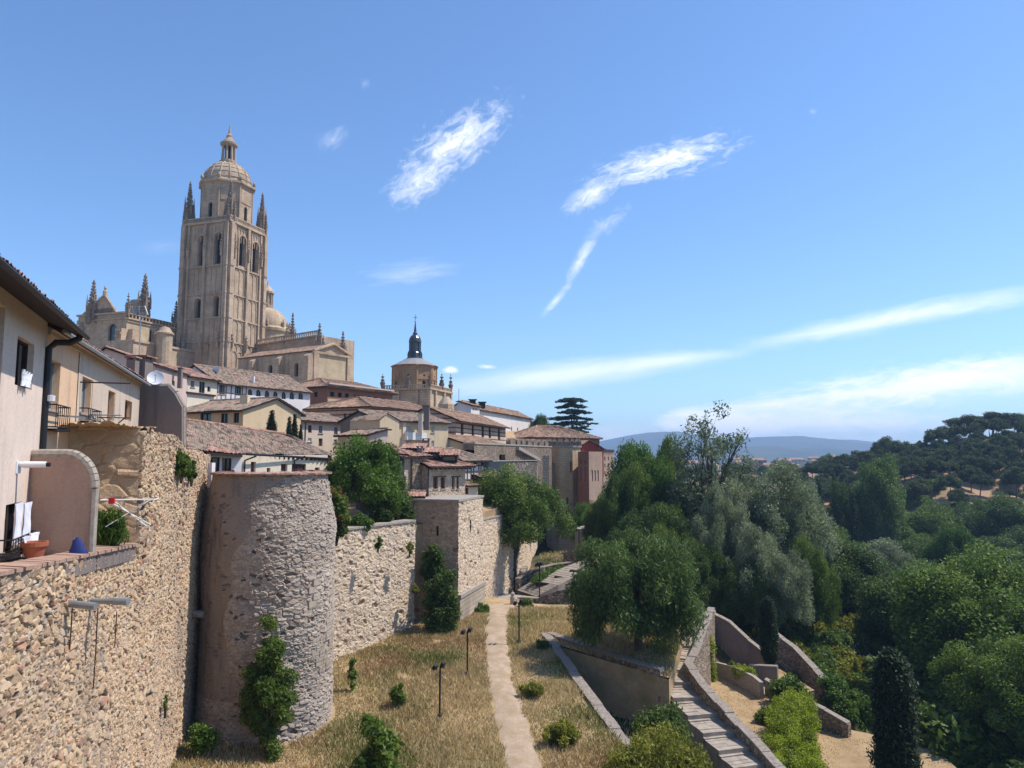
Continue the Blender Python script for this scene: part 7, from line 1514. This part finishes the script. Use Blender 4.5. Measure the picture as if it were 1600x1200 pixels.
# ivy hedge
def ivy(label, pts, w, n, size, mat, seed, name='ivy_hedge', hh_=.5):
    c = []; rd = []; r = np.random.default_rng(seed); P0 = Vector(pts[0])
    for (a, b_) in zip(pts, pts[1:]):
        a = Vector(a); b_ = Vector(b_); L = (b_-a).length; m = max(2, int(L/.35))
        for i in range(m):
            p = a.lerp(b_, i/m)-P0
            for j in range(11 if hh_ > 1 else 4): c.append((p.x+r.uniform(-w, w)*.62, p.y+r.normal(0, w*.2), p.z-r.uniform(.0, hh_)**1+r.normal(0, .05))); rd.append(r.uniform(.3, .42))
    rt = empty(name, tuple(P0), label, 'hedge'); o = bpy.data.objects.new('foliage', leafmesh('foliage', [leaves(c, rd, n, size, seed, 1.5, .3, .9)], [mat])); COL.objects.link(o); o.parent = rt; return rt
ivy('long yellow green ivy hedge covering the wall between the two tan gardens', [tuple(P(1238, 1078, 56)), tuple(P(1232, 1110, 52)), tuple(P(1236, 1150, 48.5)), tuple(P(1246, 1195, 45))], 2.2, 90000, .085, 'leaf_ivy', 230, hh_=2.3)
bpx('rounded fig like bush at the far end of the yellow ivy hedge', 1228, 1062, 57.2, -19.2, 1.7, 1.4, 1.45, 8000, .15, 'leaf_mid', 231, k=24); bpx('green shrub at the left side of the yellow ivy hedge', 1200, 1100, 53.5, -19.6, .9, .9, 1.2, 3500, .13, 'leaf_mid', 232)
bpx('large leafed green shrub at the near end of the ivy hedge', 1240, 1200, 43.5, -20.8, 1.5, 1.2, 1.0, 5200, .14, 'leaf_bright', 233); ivy('dark green ivy trailing over the stepped garden wall', [tuple(P(1298, 1060, 60.5)), tuple(P(1325, 1085, 58.5)), tuple(P(1352, 1108, 57))], 1.5, 15000, .12, 'leaf_bright', 234, 'ivy', hh_=1.4)
ivy('yellow green ivy on the parapet beside the sloping dark wall', [tuple(P(1106, 998, 62.5)), tuple(P(1109, 1020, 62.3))], .35, 4500, .10, 'leaf_ivy', 235, 'ivy', hh_=2.8); ivy('small ivy mound on the curved garden kerb', [tuple(P(1150, 1040, 62.0)), tuple(P(1172, 1050, 60))], .7, 4000, .09, 'leaf_ivy', 236, 'ivy')
def wallpt(px, py): r_ = ray(px, py); t = -6.9/(r_.x+.2589*r_.y); return r_*t
for i, (px, py, rx, rz, n, lab) in enumerate(((276, 735, .85, .7, 3500, 'green weeds hanging from the crumbled top of the near wall'), (292, 742, .5, .6, 1500, 'small tuft of weeds at the corner under the whitewashed patch'), (250, 1100, .16, .4, 200, 'single green sprig growing out of the near wall'))):
    p = wallpt(px, py); bush(lab, p.x+.25, p.y, p.z-.3, rx*.5, rx, rz, n, .08, 'leaf_mid', 240+i, 2.2, .4, 10, 'wall_weeds')
bpx('green weeds growing on the shaded side of the round tower', 362, 812, 41.0, -4.4, .55, .4, .7, 1200, .09, 'leaf_mid', 245, name='wall_weeds'); bpx('bright green weeds on the terrace behind the pink dividing wall', 171, 850, 25.8, -3.3, .75, .7, .85, 5000, .05, 'leaf_bright', 246, 4.5, -.8, 14, 'weeds')
for i, (px, py, Y) in enumerate(((591, 850, 54.3), (640, 858, 57.6), (649, 925, 58.6))): bpx(('green caper tuft on the upper left of the pale wall', 'second small plant tuft near the top right of the pale wall', 'small yellowish tuft low on the pale wall by the bastion')[i], px, py, Y, P(px, py, Y).z-.3, .35, .3, .5, 420, .10, ('leaf_mid', 'leaf_yellow', 'leaf_yellow')[i], 250+i, 2, .5, 8, 'wall_weeds')
bpx('low bright grass clump at the foot of the sunlit bastion face', 752, 958, 66.2, -14.1, .9, 1.2, .6, 1800, .09, 'leaf_bright', 255, 3.5, -.8, 12, 'weeds'); bpx('round dark bush beside the stone bollard', 820, 943, 68.4, -14, .75, .6, .55, 2400, .1, 'leaf_mid', 256); 
ivy('green plant strip between the ramp and the curved wall', [tuple(P(836, 903, 77)), tuple(P(860, 893, 79)), tuple(P(880, 886, 81))], .6, 5000, .10, 'leaf_bright', 257, 'plant_strip'); 
bpx('green weeds at the corner where the two garden walls form a V', 850, 1008, 55.0, -14.0, .8, .6, .35, 1200, .08, 'leaf_bright', 258, 3.5, -.8, 10, 'weeds'); bpx('olive weeds in the grass right of the path', 832, 1068, 46.5, -14.7, 1.0, .8, .4, 1600, .08, 'leaf_yellow', 259, 4, -.9, 10, 'weeds'); bpx('patch of grey green weeds left of the diagonal wall', 878, 1135, 40.2, -15.1, 1.3, 1.0, .6, 3500, .07, 'leaf_yellow', 260, 4, -.9, 14, 'weeds')
# shrubby slope
sb = random.Random(5); gsl = 'low shrubs on the earth slope right of the small cypress'; srcb = None; kk = 0
cb, rb_ = crown_clumps(301, 1, 1, .7, .7, 14, .45); mesh_b = [leafmesh('foliage', [leaves(cb, rb_, 3500, .13, 301+i, 2.2, .2)], [m]) for i, m in enumerate(('leaf_mid', 'leaf_willow', 'leaf_yellow'))]
def small(mesh, x, y, z, s, label, group, sz=1.):
    o = bpy.data.objects.new('shrub', mesh); COL.objects.link(o); o.location = (x, y, z); o.scale = (s, s, s*sz); o.rotation_euler = (0, 0, sb.uniform(0, 6)); tag(o, label, 'shrub', group)
for i in range(400):
    px = sb.uniform(1120, 1400); Y = sb.uniform(58, 84); x = P(px, 712, Y).x; g = gz1(x, Y); py = 712-g/Y*F
    if not (890 < py < 1090) or (px < 1215 and py > 1000) or (px < 1180 and Y < 69) or (px < 1300 and Y < 64) or (px < 1350 and Y < 60): continue
    if sb.random() < .35: continue
    k = sb.randrange(3); small(mesh_b[k], x, Y, g-.2, sb.uniform(.5, 1.35), ('mid green', 'fresh green', 'yellow olive')[k]+' low shrub on the '+('upper' if py < 985 else 'lower')+(' left' if px < 1260 else ' middle' if px < 1330 else ' right')+' part of the earth slope', 'low shrubs on the earth slope', sb.uniform(.7, 1.2)); kk += 1
print('slope shrubs', kk)
for i in range(46):
    x = sb.uniform(84, 150); y = sb.uniform(184, 212); g = gz1(x, y); small(mesh_b[0], x, y, g-.3, sb.uniform(1.2, 2.8), 'dark low bush between the pines on the hillside', 'dark low bushes between the pines on the hillside', .7)
nb_ = 0
for i in range(1500):
    x = sb.uniform(24, 62); y = sb.uniform(38, 84); px = 800+x/y*F
    if px < 1385 or px > 1700 or (px < 1440 and y < 50) or (x < 31 and y < 60) or nb_ > 130: continue
    g = gz1(x, y); nb_ += 1; k = sb.choice((0, 0, 1)); small(mesh_b[k], x, y, g-.4, sb.uniform(1.3, 2.9), ('mid green', 'fresh green')[k]+' bush under the '+('nearest' if y < 60 else 'middle')+' trees of the valley wood, '+('left' if px < 1480 else 'right')+' side', 'bushes under the valley wood trees', sb.uniform(.7, 1.1))
# undergrowth as ground cover
def scatter_blades(name, N_, region, zf, h, w, seed, mats, lab, lean=.5, clump=None, pick=None):
    r = np.random.default_rng(seed); x0, x1, y0, y1 = region[0]; x = r.uniform(x0, x1, N_*3); y = r.uniform(y0, y1, N_*3); keep = region[1](x, y); x = x[keep][:N_]; y = y[keep][:N_]; n = len(x); z = zf(x, y)
    a = r.uniform(0, 6.28, n); hh = h*r.uniform(.45, 1.3, n)
    if clump is not None: hh = hh*np.clip(.75+.6*clump(x, y), .3, 1.6)
    lx = np.cos(a)*hh*lean*r.uniform(.2, 1, n); ly = np.sin(a)*hh*lean*r.uniform(.2, 1, n); b_ = r.uniform(0, 6.28, n); ww = w*r.uniform(.6, 1.4, n)
    wx, wy = np.cos(b_)*ww, np.sin(b_)*ww
    v = np.stack([np.stack([x-wx, y-wy, z-.02], 1), np.stack([x+wx, y+wy, z-.02], 1), np.stack([x+lx*.5+wx*.6, y+ly*.5+wy*.6, z+hh*.6], 1), np.stack([x+lx, y+ly, z+hh], 1)], 1)
    mi = pick(x, y, r) if pick is not None else np.zeros(n, int)
    me = leafmesh(name, [(v, np.repeat(r.uniform(0, 1, n), 4))], mats); me.polygons.foreach_set('material_index', mi.astype(np.int32)); o = bpy.data.objects.new(name, me); COL.objects.link(o); tag(o, lab, 'grass', kind='stuff'); return o
gcl = snoise(400, 7, (.08, .8)); gcl2 = snoise(401, 6, (.05, .35))
TWc = (TWX, TWY)
def onterr(x, y):
    k = inpoly(x, y, UP) & (y > 32) & (y < 69) & (x > wax(y)+.1); pc = path_c(y); pw = np.interp(y, [28, 40, 56, 66, 69.5], [.8, .87, .8, .9, 1.6])+.25*gcl(y*3, x*0+(x > path_c(y))*7); k &= np.abs(x-pc) > pw+.12*un(x*4, y*4)
    k &= ((x-TWc[0])**2+(y-TWc[1])**2 > 15.6); k &= ~((y > 47) & (x < -15.6+(y-47.2)*.583)); k &= ~inpoly(x, y, [tuple(p) for p in pts])
    k &= ~inpoly(x, y, [(-8.6, 63.3), (-4.4, 61.8), (-2.5, 69), (-9, 72)])
    return k & (gcl(x*2, y*2)+.5*np.modf(np.abs(np.sin(x*913.7+y*517.3)*4375.5))[0] > -.42)
def gpick(x, y, r):
    left = x < path_c(y)-.5; q = r.uniform(0, 1, len(x)); g = gcl2(x, y)+.25*r.standard_normal(len(x)); brown = (left & (np.exp(-((x+8)**2/8+(y-54)**2/14))*1.4 > q)) | (q < .12)
    return np.where(g > .30, 1, np.where(brown | (gcl(x*.7+9, y*.7)+.3*r.standard_normal(len(x)) > .55), 2, 0))
scatter_blades('dry_grass', 150000, ((-18, 13, 32, 69), onterr), lambda x, y: uz(x, y)+un(x, y)*.06, .34, .022, 1, ['grass_dry', 'grass_green', 'grass_brown'], 'dry straw coloured grass on the terrace on both sides of the footpath', .8, gcl, gpick)
for nm, poly, zf, sd_ in (('a', G1, lambda x, y: -18.5-(60-y)*.03, 2), ('b', G2, lambda x, y: -20.3-(55-y)*.02, 3)):
    scatter_blades('dry_grass', 9000, ((11, 30, 38, 67), lambda x, y: inpoly(x, y, poly) & (gcl(x*2, y*2) > 0.0)), lambda x, y: zf(x, y)+un(x, y)*.06, .10, .018, sd_, ['grass_dry'], ('thin dry grass on the upper tan garden', 'thin dry grass on the lowest tan garden')[sd_-2], .8)
scatter_blades('undergrowth', 26000, ((-12, 60, 36, 110), lambda x, y: (x > 4) & (x/y < .75) & ~inpoly(x, y, UP) & ~inpoly(x, y, G1) & ~inpoly(x, y, G2) & (gcl(x, y) > -.15) & ~((x > 9) & (x < 15) & (y < 56) & (y > 38)) & ~inpoly(x, y, [tuple(p) for p in pts])), lambda x, y: gz(x, y), .42, .05, 4, ['leaf_mid', 'grass_dry'], 'weeds and dry grass covering the slopes around the garden walls', .8, gcl, lambda x, y, r: (r.uniform(0, 1, len(x)) > .55).astype(int))

# ---------------------------------------------------------------- distant town on the plain
rs = random.Random(31)
def block(px, py0, py1, Y, w, label, wall, roof, gr):
    p0 = P(px, py0, Y); p1 = P(px+w, py0, Y); zb = min(P(px, py1, Y).z, -15)-4; H_ = house('apartment_block', label, 'building', (p0.x, p0.y), (p1.x, p1.y+rs.uniform(-8, 8)), rs.uniform(12, 18), zb, p0.z, zr=p0.z+2.2, tr=7, ov=.5, walls=wall, roofm=None, xy=True, group=gr)
    b = MB(); A, B, n, d = H_.A, H_.B, H_.n, H_.d; D = H_.D
    e = [v3(A-n*.6-d*.6, H_.ze), v3(B-n*.6+d*.6, H_.ze), v3(B+n*(D+.6)+d*.6, H_.ze), v3(A+n*(D+.6)-d*.6, H_.ze)]; m0, m1 = v3(A+n*D/2+d*2, H_.ze+2.3), v3(B+n*D/2-d*2, H_.ze+2.3)
    b.face([e[0], e[1], m1, m0]); b.face([e[2], e[3], m0, m1]); b.face([e[3], e[0], m0]); b.face([e[1], e[2], m1]); b.build('roof', roof, H_.root)
    b = MB(); fl = max(1, int((H_.ze-P(px, py1, Y).z)/3.2)); nw = max(2, int(H_.W/4.5))
    for f in range(fl):
        for k in range(nw): o = A+d*(H_.W*(k+.3)/nw); b.obox(v3(o-n*.06, H_.ze-2.4-f*3.2), v3(d*H_.W/nw*.42, 0), v3(n*.05, 0), V(0, 0, 1.4))
    b.build('windows', 'glass_dark', H_.root)
gr = 'apartment blocks of the distant town'
dist = [(965,714,722,700,16,'white'),(978,717,724,750,10,'pale'),(1046,719,728,760,26,'red'),(1068,723,736,640,30,'red'),(1050,735,750,480,22,'red'),(1074,738,752,450,24,'pale'),(1150,722,731,700,22,'red'),(1176,719,729,720,34,'brick'),(1212,720,729,700,26,'red'),(1160,728,738,560,26,'brick'),(1190,727,738,600,22,'pale'),(1234,718,724,900,30,'red'),(1262,716,723,850,22,'brick'),(1272,722,732,620,26,'white'),(1246,727,736,560,22,'red'),(1292,714,722,700,26,'brick'),(1118,727,740,520,26,'pale'),(1140,717,723,1000,30,'red'),(1096,717,723,1050,28,'pale'),(1310,717,724,800,20,'red')]
names = {'white': ('plaster_lit_white', 'tiles_brown', 'low white apartment block in the distant town'), 'pale': ('plaster_cream', 'tiles_brown', 'cream apartment block in the distant town'), 'red': ('plaster_pink', 'tiles_red', 'pinkish block with a red roof in the distant town'), 'brick': ('red_brick', 'tiles_brown', 'dark red brick block in the distant town')}
for px, y0, y1, Y, w, k in dist: block(px, y0, y1, Y, w*Y/F, names[k][2], names[k][0], names[k][1], names[k][2]+', several alike')
# trees between the distant blocks
for i in range(56):
    Y = rs.uniform(280, 620); px = rs.uniform(1030, 1330); x = P(px, 712, Y).x; g = gz1(x, Y)
    k = (rs.choice((0, 1)), 'leaf_dark'); Lb = 'small dark tree on the plain before the distant town'
    if ('far', k) not in src: src[('far', k)] = tree(protos[k[0]], 'tree', Lb, (x, Y, g-1), 9, None, 'trees on the plain before the distant town', 'leaf_dark', wide=1.2)
    else: dup(src[('far', k)], (x, Y, g-1), rs.uniform(5, 8), protos[k[0]].H, rs.uniform(1, 1.5), rs.uniform(0, 6), Lb, 'trees on the plain before the distant town')

# ---------------------------------------------------------------- haze
b = MB(); b.box(-5800, -560, -60, 6700, 5950, 178)
m, nt = newmat('haze_air'); pv = nd(nt, 'ShaderNodeVolumePrincipled', {'Color': (.46, .68, 1.0, 1), 'Density': 2.4e-4, 'Anisotropy': .2}); nd(nt, 'ShaderNodeOutputMaterial', {1: pv.outputs[0]})
hz = b.build('haze', 'haze_air', origin=(0, 0, 0)); tag(hz, 'thin blue haze of the far air', 'haze', kind='stuff')
scene.cycles.volume_bounces = 0; scene.cycles.max_bounces = 6; scene.cycles.transparent_max_bounces = 8
